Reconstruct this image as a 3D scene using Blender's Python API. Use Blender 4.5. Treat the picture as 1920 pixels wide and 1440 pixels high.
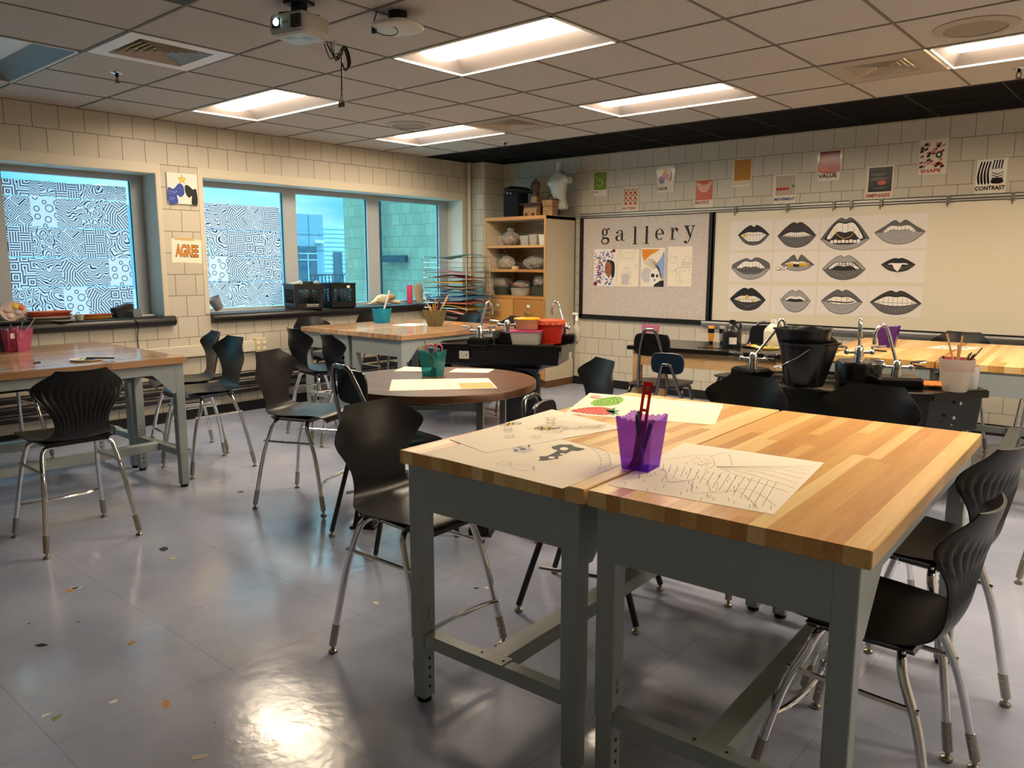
import bpy, bmesh, math, random
from mathutils import Vector, Matrix
from mathutils.geometry import tessellate_polygon
PI = math.pi
random.seed(7)
SC = bpy.context.scene
COL = SC.collection
for o in list(bpy.data.objects): bpy.data.objects.remove(o)

# ---------------- camera, sky, exposure ----------------
cam_d = bpy.data.cameras.new('camera'); cam = bpy.data.objects.new('camera', cam_d); COL.objects.link(cam)
YAW, PITCH, ROLL = math.radians(40.9699), math.radians(8.8003), math.radians(0.06476)
fw = Vector((-math.sin(YAW)*math.cos(PITCH), math.cos(YAW)*math.cos(PITCH), -math.sin(PITCH)))
rt = Vector((math.cos(YAW), math.sin(YAW), 0)); up = rt.cross(fw)
r2 = rt*math.cos(ROLL)+up*math.sin(ROLL); u2 = up*math.cos(ROLL)-rt*math.sin(ROLL)
m = Matrix((r2, u2, -fw)).transposed().to_4x4(); m.translation = Vector((7.354, -2.112, 1.5235))
cam.matrix_world = m
cam_d.sensor_fit = 'HORIZONTAL'; cam_d.sensor_width = 36.0; cam_d.lens = 1453.93/1920*36.0
cam_d.clip_start = 0.05; cam_d.clip_end = 200
SC.camera = cam
SC.view_settings.view_transform = 'Standard'; SC.view_settings.look = 'None'
SC.view_settings.gamma = 1.0; SC.view_settings.use_curve_mapping = False
SC.view_settings.exposure = EXPOSURE = 0.72

w = bpy.data.worlds.new('sky'); SC.world = w; w.use_nodes = True
nt = w.node_tree; nt.nodes.clear()
def nd(nt, t, **k):
    n = nt.nodes.new(t)
    for a, b in k.items():
        if a.startswith('i_'):
            key = a[2:]
            key = int(key) if key.isdigit() else key.replace('_', ' ')
            n.inputs[key].default_value = b
        else: setattr(n, a, b)
    return n
def ramp(nt, stops, interp='LINEAR'):
    r = nt.nodes.new('ShaderNodeValToRGB'); r.color_ramp.interpolation = interp
    e = r.color_ramp.elements
    while len(e) < len(stops): e.new(0.5)
    for i, (p, c) in enumerate(stops):
        e[i].position = p; e[i].color = (*c, 1) if len(c) == 3 else c
    return r
tc = nd(nt, 'ShaderNodeTexCoord'); mp = nd(nt, 'ShaderNodeMapping'); mp.inputs['Scale'].default_value = (1.4, 1.4, 5)
no = nd(nt, 'ShaderNodeTexNoise', i_Scale=2.2, i_Detail=5.0)
rp = ramp(nt, [(0.46, (0.25, 0.56, 0.66)), (0.64, (0.80, 0.90, 0.97))])
bg = nd(nt, 'ShaderNodeBackground'); SKY = 1.0
sz_ = nd(nt, 'ShaderNodeSeparateXYZ'); nt.links.new(tc.outputs['Generated'], sz_.inputs[0])      # overcast: brighter overhead
sq_ = nd(nt, 'ShaderNodeMath', operation='MULTIPLY'); nt.links.new(sz_.outputs[2], sq_.inputs[0]); nt.links.new(sz_.outputs[2], sq_.inputs[1])
st_ = nd(nt, 'ShaderNodeMath', operation='MULTIPLY_ADD'); nt.links.new(sq_.outputs[0], st_.inputs[0]); st_.inputs[1].default_value = 10.0; st_.inputs[2].default_value = SKY; nt.links.new(st_.outputs[0], bg.inputs['Strength'])
ou = nd(nt, 'ShaderNodeOutputWorld')
nt.links.new(tc.outputs['Generated'], mp.inputs[0]); nt.links.new(mp.outputs[0], no.inputs['Vector'])
nt.links.new(no.outputs['Fac'], rp.inputs[0]); nt.links.new(rp.outputs[0], bg.inputs['Color']); nt.links.new(bg.outputs[0], ou.inputs[0])
LAMP = 26.0      # radiance of the troffer lenses

CEIL = 2.836; GY = 5.907        # ceiling height, gallery wall plane; the window wall is x = 0

# ---------------- materials ----------------
MATS = {}
def lin(c):
    if isinstance(c, str):
        c = [int(c[i:i+2], 16)/255 for i in (0, 2, 4)]
        return tuple(((x+0.055)/1.055)**2.4 if x > 0.04045 else x/12.92 for x in c)
    return tuple(c)
def mat(name, col=(.5,.5,.5), rough=.5, metal=0.0, spec=.5, emit=None, es=0, alpha=1, trans=0, ior=1.45, coat=0, noise=None):
    if name in MATS: return MATS[name]
    m_ = bpy.data.materials.new(name); m_.use_nodes = True
    p = m_.node_tree.nodes['Principled BSDF']; c = lin(col)
    p.inputs['Base Color'].default_value = (*c, 1); p.inputs['Roughness'].default_value = rough
    p.inputs['Metallic'].default_value = metal; p.inputs['Specular IOR Level'].default_value = spec
    p.inputs['Alpha'].default_value = alpha; p.inputs['Transmission Weight'].default_value = trans; p.inputs['IOR'].default_value = ior
    p.inputs['Coat Weight'].default_value = coat
    if emit: p.inputs['Emission Color'].default_value = (*lin(emit), 1); p.inputs['Emission Strength'].default_value = es
    if noise:   # (scale, amount, roughness amount): mottled wear
        n3 = m_.node_tree; t = nd(n3, 'ShaderNodeTexCoord'); q = nd(n3, 'ShaderNodeTexNoise', i_Scale=noise[0], i_Detail=4.0)
        a = noise[1]; rr = ramp(n3, [(0.3, tuple(x*(1-a) for x in c)), (0.7, tuple(min(1, x*(1+a)) for x in c))])
        n3.links.new(t.outputs['Object'], q.inputs['Vector']); n3.links.new(q.outputs['Fac'], rr.inputs[0]); n3.links.new(rr.outputs[0], p.inputs['Base Color'])
    MATS[name] = m_; return m_
def tinted(name, col, density=.55, rough=.12):   # thin translucent plastic: see-through tint plus gloss
    if name in MATS: return MATS[name]
    m_ = bpy.data.materials.new(name); m_.use_nodes = True; n3 = m_.node_tree; n3.nodes.clear()
    tr = nd(n3, 'ShaderNodeBsdfTransparent'); tr.inputs[0].default_value = (*[x**.32 for x in lin(col)], 1)     # each wall is crossed several times
    di = nd(n3, 'ShaderNodeBsdfPrincipled'); di.inputs['Base Color'].default_value = (*lin(col), 1); di.inputs['Roughness'].default_value = rough
    mx = nd(n3, 'ShaderNodeMixShader', i_Fac=density); o = nd(n3, 'ShaderNodeOutputMaterial')
    n3.links.new(tr.outputs[0], mx.inputs[1]); n3.links.new(di.outputs[0], mx.inputs[2]); n3.links.new(mx.outputs[0], o.inputs[0])
    MATS[name] = m_; return m_
def nodes_of(name):
    m_ = bpy.data.materials.new(name); m_.use_nodes = True; MATS[name] = m_
    return m_, m_.node_tree, m_.node_tree.nodes['Principled BSDF']
def math_(n3, op, a, b=None, c=None):
    x = n3.nodes.new('ShaderNodeMath'); x.operation = op
    for i, v in enumerate((a, b, c)):
        if v is None: continue
        if isinstance(v, (int, float)): x.inputs[i].default_value = v
        else: n3.links.new(v, x.inputs[i])
    return x.outputs[0]

def block_mat(name, axis, c1, c2, cm, size=.2032, off=0.0, soot=True):
    m_, n3, p = nodes_of(name); L = n3.links
    g = nd(n3, 'ShaderNodeNewGeometry'); s = nd(n3, 'ShaderNodeSeparateXYZ'); L.new(g.outputs['Position'], s.inputs[0])
    cb = nd(n3, 'ShaderNodeCombineXYZ'); L.new(math_(n3, 'ADD', s.outputs[axis], 20*size+off), cb.inputs[0]); L.new(math_(n3, 'ADD', s.outputs[2], 0.0), cb.inputs[1])
    # slightly wobbly joints
    no = nd(n3, 'ShaderNodeTexNoise', i_Scale=9.0, i_Detail=2.0); L.new(g.outputs['Position'], no.inputs['Vector'])
    wob = nd(n3, 'ShaderNodeVectorMath', operation='SCALE'); wob.inputs['Scale'].default_value = 0.006; L.new(no.outputs['Color'], wob.inputs[0])
    ad = nd(n3, 'ShaderNodeVectorMath', operation='ADD'); L.new(cb.outputs[0], ad.inputs[0]); L.new(wob.outputs[0], ad.inputs[1])
    b = nd(n3, 'ShaderNodeTexBrick'); b.offset = 0.5; b.inputs['Scale'].default_value = 1.0
    b.inputs['Brick Width'].default_value = size; b.inputs['Row Height'].default_value = size
    b.inputs['Mortar Size'].default_value = 0.0032; b.inputs['Mortar Smooth'].default_value = 0.35; b.inputs['Bias'].default_value = 0
    b.inputs['Color1'].default_value = (*lin(c1), 1); b.inputs['Color2'].default_value = (*lin(c2), 1); b.inputs['Mortar'].default_value = (*lin(cm), 1)
    L.new(ad.outputs[0], b.inputs['Vector']); L.new(b.outputs['Color'], p.inputs['Base Color'])
    n2 = nd(n3, 'ShaderNodeTexNoise', i_Scale=90.0, i_Detail=6.0); L.new(g.outputs['Position'], n2.inputs['Vector'])
    hgt = math_(n3, 'SUBTRACT', math_(n3, 'MULTIPLY', n2.outputs['Fac'], 0.22), b.outputs['Fac'])
    bp = nd(n3, 'ShaderNodeBump'); bp.inputs['Strength'].default_value = .6; bp.inputs['Distance'].default_value = .006
    L.new(hgt, bp.inputs['Height']); L.new(bp.outputs[0], p.inputs['Normal']); p.inputs['Roughness'].default_value = .42
    p.inputs['Specular IOR Level'].default_value = .35
    return m_
M_BLK_W = block_mat('painted block window wall', 1, 'c4bdac', 'beb6a5', '6c6558', off=.09)
M_BLK_G = block_mat('painted block gallery wall', 0, 'c6c0b0', 'c0baaa', '827b6e', off=.1)
M_BLK_OUT = block_mat('pale exterior block', 0, '8f8f7c', '7f806e', '545a52', size=.2032)

def ceiling_mat(name, base, line, x0, y0, pitch=.6694, speck=True):
    m_, n3, p = nodes_of(name); L = n3.links
    g = nd(n3, 'ShaderNodeNewGeometry'); n1 = nd(n3, 'ShaderNodeTexNoise', i_Scale=160.0, i_Detail=3.0); L.new(g.outputs['Position'], n1.inputs['Vector'])
    c = lin(base); rr = ramp(n3, [(0.30, tuple(x*.55 for x in c)), (0.42, c), (0.7, tuple(min(1, x*1.08) for x in c))])
    L.new(n1.outputs['Fac'], rr.inputs[0]); L.new(rr.outputs[0], p.inputs['Base Color'])
    bp = nd(n3, 'ShaderNodeBump'); bp.inputs['Strength'].default_value = .5; bp.inputs['Distance'].default_value = .003
    L.new(n1.outputs['Fac'], bp.inputs['Height']); L.new(bp.outputs[0], p.inputs['Normal'])
    p.inputs['Roughness'].default_value = .95; p.inputs['Specular IOR Level'].default_value = .1
    return m_
M_TILE = ceiling_mat('mineral fibre ceiling tile', 'bdb7ae', '8a8278', 0, 0)
M_TBLK = ceiling_mat('black painted ceiling tile', '151312', '8a8278', 0, 0)
M_GRID = mat('ceiling grid', 'a59a8b', .5); M_GRIDB = mat('black ceiling grid', '0e0d0d', .45)

def floor_mat():
    m_, n3, p = nodes_of('waxed vinyl floor tile'); L = n3.links
    g = nd(n3, 'ShaderNodeNewGeometry')
    n1 = nd(n3, 'ShaderNodeTexNoise', i_Scale=2.2, i_Detail=7.0, i_Roughness=.65); L.new(g.outputs['Position'], n1.inputs['Vector'])
    rr = ramp(n3, [(0.25, lin('979fb8')), (0.5, lin('a2abc2')), (0.78, lin('b2b8c8'))]); L.new(n1.outputs['Fac'], rr.inputs[0])
    # scuffs, paint drips and worn patches
    n2 = nd(n3, 'ShaderNodeTexNoise', i_Scale=22.0, i_Detail=3.0, i_Roughness=.55); L.new(g.outputs['Position'], n2.inputs['Vector'])
    r2_ = ramp(n3, [(0.66, (0, 0, 0)), (0.70, (1, 1, 1))]); L.new(n2.outputs['Fac'], r2_.inputs[0])
    mx = nd(n3, 'ShaderNodeMix', data_type='RGBA'); L.new(math_(n3, 'MULTIPLY', r2_.outputs[0], .45), mx.inputs[0]); L.new(rr.outputs[0], mx.inputs[6]); mx.inputs[7].default_value = (*lin('bcae97'), 1)
    v = nd(n3, 'ShaderNodeTexVoronoi', i_Scale=6.0); L.new(g.outputs['Position'], v.inputs['Vector'])
    dk = ramp(n3, [(0.028, (1, 1, 1)), (0.05, (0, 0, 0))]); L.new(v.outputs['Distance'], dk.inputs[0])
    mx2 = nd(n3, 'ShaderNodeMix', data_type='RGBA'); L.new(math_(n3, 'MULTIPLY', dk.outputs[0], .8), mx2.inputs[0]); L.new(mx.outputs[2], mx2.inputs[6]); mx2.inputs[7].default_value = (*lin('2d2b2c'), 1)
    # faint tile seams
    b = nd(n3, 'ShaderNodeTexBrick'); b.offset = 0; b.inputs['Scale'].default_value = 1.0; b.inputs['Brick Width'].default_value = .6096; b.inputs['Row Height'].default_value = .6096
    b.inputs['Mortar Size'].default_value = .0016; b.inputs['Mortar Smooth'].default_value = .3
    rot = nd(n3, 'ShaderNodeMapping'); rot.inputs['Location'].default_value = (30, 30, 0); L.new(g.outputs['Position'], rot.inputs[0]); L.new(rot.outputs[0], b.inputs['Vector'])
    mx3 = nd(n3, 'ShaderNodeMix', data_type='RGBA'); L.new(math_(n3, 'MULTIPLY', b.outputs['Fac'], .45), mx3.inputs[0]); L.new(mx2.outputs[2], mx3.inputs[6]); mx3.inputs[7].default_value = (*lin('5f5e66'), 1)
    L.new(mx3.outputs[2], p.inputs['Base Color'])
    n4 = nd(n3, 'ShaderNodeTexNoise', i_Scale=3.2, i_Detail=6.0); L.new(g.outputs['Position'], n4.inputs['Vector'])
    r4 = ramp(n3, [(0.3, (.11,)*3), (0.7, (.22,)*3)]); L.new(n4.outputs['Fac'], r4.inputs[0]); L.new(r4.outputs[0], p.inputs['Roughness'])
    n5 = nd(n3, 'ShaderNodeTexNoise', i_Scale=14.0, i_Detail=3.0); L.new(g.outputs['Position'], n5.inputs['Vector'])
    bp = nd(n3, 'ShaderNodeBump'); bp.inputs['Strength'].default_value = .12; bp.inputs['Distance'].default_value = .01; L.new(n5.outputs['Fac'], bp.inputs['Height']); L.new(bp.outputs[0], p.inputs['Normal'])
    p.inputs['Specular IOR Level'].default_value = .55
    return m_
M_FLOOR = floor_mat()

def butcher(name, c_lo, c_mid, c_hi, strip=.044, rough=.3, gloss=.5, axis=1, dark=1.0):
    """laminated wood strips that run along the object's local y"""
    m_, n3, p = nodes_of(name); L = n3.links
    t = nd(n3, 'ShaderNodeTexCoord'); s = nd(n3, 'ShaderNodeSeparateXYZ'); L.new(t.outputs['Object'], s.inputs[0])
    a, l = (s.outputs[0], s.outputs[1]) if axis == 1 else (s.outputs[1], s.outputs[0])
    oi = nd(n3, 'ShaderNodeObjectInfo')
    i1 = math_(n3, 'FLOOR', math_(n3, 'DIVIDE', a, strip))
    w1 = nd(n3, 'ShaderNodeTexWhiteNoise', noise_dimensions='2D')
    cb = nd(n3, 'ShaderNodeCombineXYZ'); L.new(i1, cb.inputs[0]); L.new(oi.outputs['Random'], cb.inputs[1]); L.new(cb.outputs[0], w1.inputs['Vector'])
    # staves butt-join at staggered lengths
    i2 = math_(n3, 'FLOOR', math_(n3, 'ADD', math_(n3, 'DIVIDE', l, 2.1), math_(n3, 'MULTIPLY', w1.outputs['Value'], 7.0)))
    cb2 = nd(n3, 'ShaderNodeCombineXYZ'); L.new(i1, cb2.inputs[0]); L.new(i2, cb2.inputs[1]); L.new(oi.outputs['Random'], cb2.inputs[2])
    w2 = nd(n3, 'ShaderNodeTexWhiteNoise', noise_dimensions='3D'); L.new(cb2.outputs[0], w2.inputs['Vector'])
    mp = nd(n3, 'ShaderNodeMapping'); mp.inputs['Scale'].default_value = (70, 4, 70) if axis == 1 else (4, 70, 70)
    ad = nd(n3, 'ShaderNodeVectorMath', operation='ADD'); L.new(t.outputs['Object'], ad.inputs[0]); L.new(w2.outputs['Color'], ad.inputs[1]); L.new(ad.outputs[0], mp.inputs[0])
    gr = nd(n3, 'ShaderNodeTexNoise', i_Scale=1.0, i_Detail=5.0, i_Roughness=.6, i_Distortion=.6); L.new(mp.outputs[0], gr.inputs['Vector'])
    f = math_(n3, 'ADD', math_(n3, 'MULTIPLY', w2.outputs['Value'], .62), math_(n3, 'MULTIPLY', gr.outputs['Fac'], .46))
    rr = ramp(n3, [(0.16, lin(c_lo)), (0.5, lin(c_mid)), (0.86, lin(c_hi))]); L.new(f, rr.inputs[0])
    L.new(rr.outputs[0], p.inputs['Base Color']); p.inputs['Roughness'].default_value = rough; p.inputs['Specular IOR Level'].default_value = gloss
    bp = nd(n3, 'ShaderNodeBump'); bp.inputs['Strength'].default_value = .15; bp.inputs['Distance'].default_value = .001; L.new(gr.outputs['Fac'], bp.inputs['Height']); L.new(bp.outputs[0], p.inputs['Normal'])
    return m_
M_BUTCH = butcher('maple butcher block', 'bd8344', 'd9ac63', 'eccf90')
M_BUTCH_G = butcher('glossy worn butcher block', 'a07a58', 'bb946d', 'd2b18a', rough=.14, gloss=.7)
M_ROUND = butcher('dark walnut laminate', '3f2618', '5d3b28', '734d36', strip=.09, rough=.33, axis=0)
M_OAK = butcher('oak veneer', 'a2703a', 'b98648', 'c99757', strip=.5, rough=.4)
M_PINE = butcher('pale pine', 'b08a5c', 'c9a373', 'd6b384', strip=.3, rough=.5)

# drawn line patterns on the window papers
def paper_pattern(kind):
    m_ = bpy.data.materials.new('patterned paper '+kind); m_.use_nodes = True; MATS['pp'+kind] = m_
    n3 = m_.node_tree; n3.nodes.clear(); L = n3.links
    t = nd(n3, 'ShaderNodeTexCoord'); oi = nd(n3, 'ShaderNodeObjectInfo')
    s = nd(n3, 'ShaderNodeSeparateXYZ'); L.new(t.outputs['Object'], s.inputs[0])
    cb = nd(n3, 'ShaderNodeCombineXYZ'); L.new(s.outputs[1], cb.inputs[0]); L.new(s.outputs[2], cb.inputs[1])
    L.new(math_(n3, 'MULTIPLY', oi.outputs['Random'], 37.0), cb.inputs[2]); V = cb.outputs[0]
    def band(x, k, wd):    # thin dark line at every integer of x*k
        f = math_(n3, 'FRACT', math_(n3, 'MULTIPLY', x, k)); return math_(n3, 'LESS_THAN', math_(n3, 'ABSOLUTE', math_(n3, 'SUBTRACT', f, .5)), wd)
    if kind == 'bubbles':
        v = nd(n3, 'ShaderNodeTexVoronoi', voronoi_dimensions='2D', i_Scale=13.0, i_Randomness=.7)
        off = nd(n3, 'ShaderNodeVectorMath', operation='ADD'); L.new(V, off.inputs[0]); L.new(oi.outputs['Location'], off.inputs[1]); L.new(V, v.inputs['Vector'])
        sz = nd(n3, 'ShaderNodeSeparateColor'); L.new(v.outputs['Color'], sz.inputs[0])
        rad = math_(n3, 'ADD', math_(n3, 'MULTIPLY', sz.outputs[0], .26), .16)
        d = math_(n3, 'ABSOLUTE', math_(n3, 'SUBTRACT', v.outputs['Distance'], rad)); line = math_(n3, 'LESS_THAN', d, .04)
    elif kind == 'diamonds':
        v = nd(n3, 'ShaderNodeTexVoronoi', voronoi_dimensions='2D', distance='MANHATTAN', i_Scale=11.0, i_Randomness=.9); L.new(V, v.inputs['Vector'])
        line = band(v.outputs['Distance'], 4.4, .17)
    elif kind == 'squares':
        v = nd(n3, 'ShaderNodeTexVoronoi', voronoi_dimensions='2D', distance='CHEBYCHEV', i_Scale=9.0, i_Randomness=1.0); L.new(V, v.inputs['Vector'])
        line = band(v.outputs['Distance'], 5.0, .17)
    elif kind == 'stripes':
        v = nd(n3, 'ShaderNodeTexVoronoi', voronoi_dimensions='2D', i_Scale=11.0); L.new(V, v.inputs['Vector'])
        sz = nd(n3, 'ShaderNodeSeparateColor'); L.new(v.outputs['Color'], sz.inputs[0])
        an = math_(n3, 'MULTIPLY', sz.outputs[0], 6.28)
        u = math_(n3, 'ADD', math_(n3, 'MULTIPLY', s.outputs[1], math_(n3, 'COSINE', an)), math_(n3, 'MULTIPLY', s.outputs[2], math_(n3, 'SINE', an)))
        line = band(u, 46.0, .17)
    elif kind == 'basket':
        a = math_(n3, 'MODULO', math_(n3, 'ADD', math_(n3, 'FLOOR', math_(n3, 'DIVIDE', math_(n3, 'ADD', s.outputs[1], 3.0), 0.0833)), math_(n3, 'FLOOR', math_(n3, 'DIVIDE', math_(n3, 'ADD', s.outputs[2], 3.0), 0.0833))), 2.0)
        h = band(s.outputs[1], 48.0, .18); vv = band(s.outputs[2], 48.0, .18)
        line = math_(n3, 'ADD', math_(n3, 'MULTIPLY', h, a), math_(n3, 'MULTIPLY', vv, math_(n3, 'SUBTRACT', 1.0, a)))
    else:      # warped distance fields keep every drawn line the same weight
        nz = nd(n3, 'ShaderNodeTexNoise', i_Scale={'contour': 9.0, 'waves': 12.0, 'ripples': 16.0}[kind], i_Detail=1.0); L.new(V, nz.inputs['Vector'])
        wv = nd(n3, 'ShaderNodeVectorMath', operation='SCALE'); wv.inputs['Scale'].default_value = {'contour': .10, 'waves': .09, 'ripples': .07}[kind]; L.new(nz.outputs['Color'], wv.inputs[0])
        pv = nd(n3, 'ShaderNodeVectorMath', operation='ADD'); L.new(V, pv.inputs[0]); L.new(wv.outputs[0], pv.inputs[1])
        if kind == 'waves':
            sp = nd(n3, 'ShaderNodeSeparateXYZ'); L.new(pv.outputs[0], sp.inputs[0])
            line = band(math_(n3, 'ADD', sp.outputs[1], math_(n3, 'MULTIPLY', math_(n3, 'SINE', math_(n3, 'MULTIPLY', sp.outputs[0], 34.0)), .022)), 52.0, .17)
        else:
            v = nd(n3, 'ShaderNodeTexVoronoi', voronoi_dimensions='2D', i_Scale=5.5 if kind == 'contour' else 11.0, i_Randomness=.8); L.new(pv.outputs[0], v.inputs['Vector'])
            line = band(v.outputs['Distance'], 8.0 if kind == 'contour' else 5.0, .16)
    cm = nd(n3, 'ShaderNodeMix', data_type='RGBA'); L.new(line, cm.inputs[0]); cm.inputs[6].default_value = (.80, .82, .90, 1); cm.inputs[7].default_value = (.03, .035, .05, 1)
    tm = nd(n3, 'ShaderNodeMix', data_type='RGBA'); L.new(line, tm.inputs[0]); tm.inputs[6].default_value = (.95, .85, .88, 1); tm.inputs[7].default_value = (.06, .07, .1, 1)
    d = nd(n3, 'ShaderNodeBsdfDiffuse'); tl = nd(n3, 'ShaderNodeBsdfTranslucent'); mx = nd(n3, 'ShaderNodeMixShader', i_Fac=.62); o = nd(n3, 'ShaderNodeOutputMaterial')
    L.new(cm.outputs[2], d.inputs[0]); L.new(tm.outputs[2], tl.inputs[0]); L.new(d.outputs[0], mx.inputs[1]); L.new(tl.outputs[0], mx.inputs[2]); L.new(mx.outputs[0], o.inputs[0])
    return m_
PP = {k: paper_pattern(k) for k in ('bubbles', 'diamonds', 'squares', 'stripes', 'basket', 'contour', 'waves', 'ripples')}

M_CHROME = mat('polished chrome', 'e2e2e4', .12, 1.0)
M_PLAST = mat('charcoal chair plastic', '141414', .34, spec=.45)
M_BPLAST = mat('black plastic', '0c0c0d', .3, spec=.5)
M_GREY = mat('grey painted steel', '99a3a4', .38, .0, spec=.5)
M_BOLT = mat('zinc bolt', '4a4a48', .4, .7)
M_RUB = mat('black rubber', '0d0d0d', .7)
M_BLKFR = mat('matte black frame', '0b0b0c', .5)
M_SILL = mat('black epoxy sill', '1c1a19', .32, noise=(30, .15))
M_ALU = mat('grey window frame', 'a9b0b3', .45)
M_CREAM = mat('cream paint', 'cbc4b0', .45)
M_WHITE = mat('white enamel', 'e4e4e0', .4)
M_PAPER = mat('cream drawing paper', 'ece3cf', .75)
M_WPAPER = mat('white paper', 'e9e6e2', .7)
M_PENCIL = mat('pencil line', '96918a', .8); M_INK = mat('black ink', '17161a', .6)
M_GRAPH = mat('graphite shading', '5d5b5c', .7); M_GRAPHD = mat('dark graphite', '333132', .65); M_GRAPHL = mat('light graphite', '9a9898', .7)
M_GOLD = mat('gold marker', 'd2a92b', .45)

# ---------------- mesh helpers ----------------
class MB:
    def __init__(s): s.v = []; s.f = []; s.mi = []; s.sm = []
    def add(s, vs, fs, mi=0, smooth=False):
        n = len(s.v); s.v += [tuple(v) for v in vs]
        for f in fs: s.f.append(tuple(i+n for i in f)); s.mi.append(mi); s.sm.append(smooth)
        return s
    def box(s, x0, x1, y0, y1, z0, z1, mi=0, M=None):
        vs = [(x, y, z) for z in (z0, z1) for y in (y0, y1) for x in (x0, x1)]
        if M is not None: vs = [M @ Vector(v) for v in vs]
        return s.add(vs, [(0,2,3,1),(4,5,7,6),(0,1,5,4),(2,6,7,3),(0,4,6,2),(1,3,7,5)], mi)
    def cbox(s, x0, x1, y0, y1, z0, z1, b=.004, mi=0, M=None):   # box with chamfered edges
        b = min(b, (x1-x0)/2.2, (y1-y0)/2.2, (z1-z0)/2.2)
        o = []
        for z, k in ((z0, b), (z0+b, 0), (z1-b, 0), (z1, b)):
            X0, X1, Y0, Y1 = x0+k, x1-k, y0+k, y1-k; c = b
            o.append([(X0+c, Y0, z), (X1-c, Y0, z), (X1, Y0+c, z), (X1, Y1-c, z), (X1-c, Y1, z), (X0+c, Y1, z), (X0, Y1-c, z), (X0, Y0+c, z)])
        return s.loft(o, mi, caps=True, M=M)
    def loft(s, rings, mi=0, caps=True, smooth=False, closed=True, M=None):
        n = len(rings[0]); vs = [v for r in rings for v in r]
        if M is not None: vs = [M @ Vector(v) for v in vs]
        fs = []
        for i in range(len(rings)-1):
            for j in range(n if closed else n-1):
                a = i*n+j; b = i*n+(j+1) % n; fs.append((a, b, b+n, a+n))
        if caps and closed:
            fs.append(tuple(range(n-1, -1, -1))); fs.append(tuple((len(rings)-1)*n+j for j in range(n)))
        return s.add(vs, fs, mi, smooth)
    def prism(s, poly, z0, z1, mi=0, M=None, top_scale=None):
        r0 = [(x, y, z0) for x, y in poly]; r1 = [(x, y, z1) for x, y in poly]
        return s.loft([r0, r1], mi, True, M=M)
    def lathe(s, prof, c=(0,0,0), n=20, mi=0, smooth=True, caps=True, M=None):
        rings = [[(c[0]+r*math.cos(2*PI*j/n), c[1]+r*math.sin(2*PI*j/n), c[2]+z) for j in range(n)] for r, z in prof]
        return s.loft(rings, mi, caps, smooth, M=M)
    def tube(s, pts, r, n=8, mi=0, closed=False, caps=True, flat=1.0):
        pts = [Vector(p) for p in pts]; rings = []; N = len(pts); ref = None
        rr = r if isinstance(r, (list, tuple)) else [r]*N
        for i, p in enumerate(pts):
            if closed: t = (pts[(i+1) % N]-pts[i-1]).normalized()
            else: t = (pts[min(i+1, N-1)]-pts[max(i-1, 0)]).normalized()
            if ref is None:
                ref = Vector((0, 0, 1)) if abs(t.z) < .9 else Vector((1, 0, 0))
            u = ref-t*ref.dot(t)
            u = u.normalized() if u.length > 1e-6 else t.orthogonal().normalized()
            ref = u; v = t.cross(u)
            rings.append([p+(u*math.cos(2*PI*j/n)+v*math.sin(2*PI*j/n)*flat)*rr[i] for j in range(n)])
        if closed: rings.append(rings[0])
        return s.loft(rings, mi, caps and not closed, True)
    def sphere(s, c, r, n=12, mi=0, sq=(1,1,1)):
        m_ = n//2; prof = [(max(1e-4, r*math.sin(PI*i/m_)), -r*math.cos(PI*i/m_)) for i in range(m_+1)]
        rings = [[(c[0]+sq[0]*a*math.cos(2*PI*j/n), c[1]+sq[1]*a*math.sin(2*PI*j/n), c[2]+sq[2]*z) for j in range(n)] for a, z in prof]
        return s.loft(rings, mi, True, True)
    def build(s, name, mats, parent=None, loc=None, rotz=0, weld=False):
        me = bpy.data.meshes.new(name)
        me.from_pydata(s.v, [], s.f); me.update()
        if not isinstance(mats, (list, tuple)): mats = [mats]
        for q in mats: me.materials.append(q)
        me.polygons.foreach_set('material_index', s.mi); me.polygons.foreach_set('use_smooth', s.sm)
        bm = bmesh.new(); bm.from_mesh(me)
        if weld: bmesh.ops.remove_doubles(bm, verts=bm.verts, dist=1e-5)
        bmesh.ops.recalc_face_normals(bm, faces=bm.faces)
        for e in bm.edges:
            if len(e.link_faces) == 2 and e.calc_face_angle(0) > math.radians(38): e.smooth = False
        bm.to_mesh(me); bm.free()
        o = bpy.data.objects.new(name, me); COL.objects.link(o)
        if parent is not None: o.parent = parent
        if loc is not None: o.location = loc; o.rotation_euler = (0, 0, rotz)
        return o
def tag(o, label, cat=None, group=None, kind=None):
    if label: o['label'] = label
    if cat: o['category'] = cat
    if group: o['group'] = group
    if kind: o['kind'] = kind
    return o
def thing(name, label, cat, loc=(0,0,0), rotz=0, group=None):
    o = bpy.data.objects.new(name, None); COL.objects.link(o); o.empty_display_size = .05
    o.location = loc; o.rotation_euler = (0, 0, rotz); return tag(o, label, cat, group)
KIDS = {}
def dup(root, loc, rotz, label, group=None, sub=None):
    def cp(o, par):
        c = o.copy(); COL.objects.link(c)
        if par is not None: c.parent = par
        for ch in [x for x in bpy.data.objects if x.parent == o]: cp(ch, c)
        return c
    r = cp(root, None); r.location = loc; r.rotation_euler = (0, 0, rotz); r['label'] = label
    if group: r['group'] = group
    return r
def struct(name, mb, mats, parent=None):
    o = mb.build(name, mats, parent)
    if parent is None: o['kind'] = 'structure'
    return o
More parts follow.
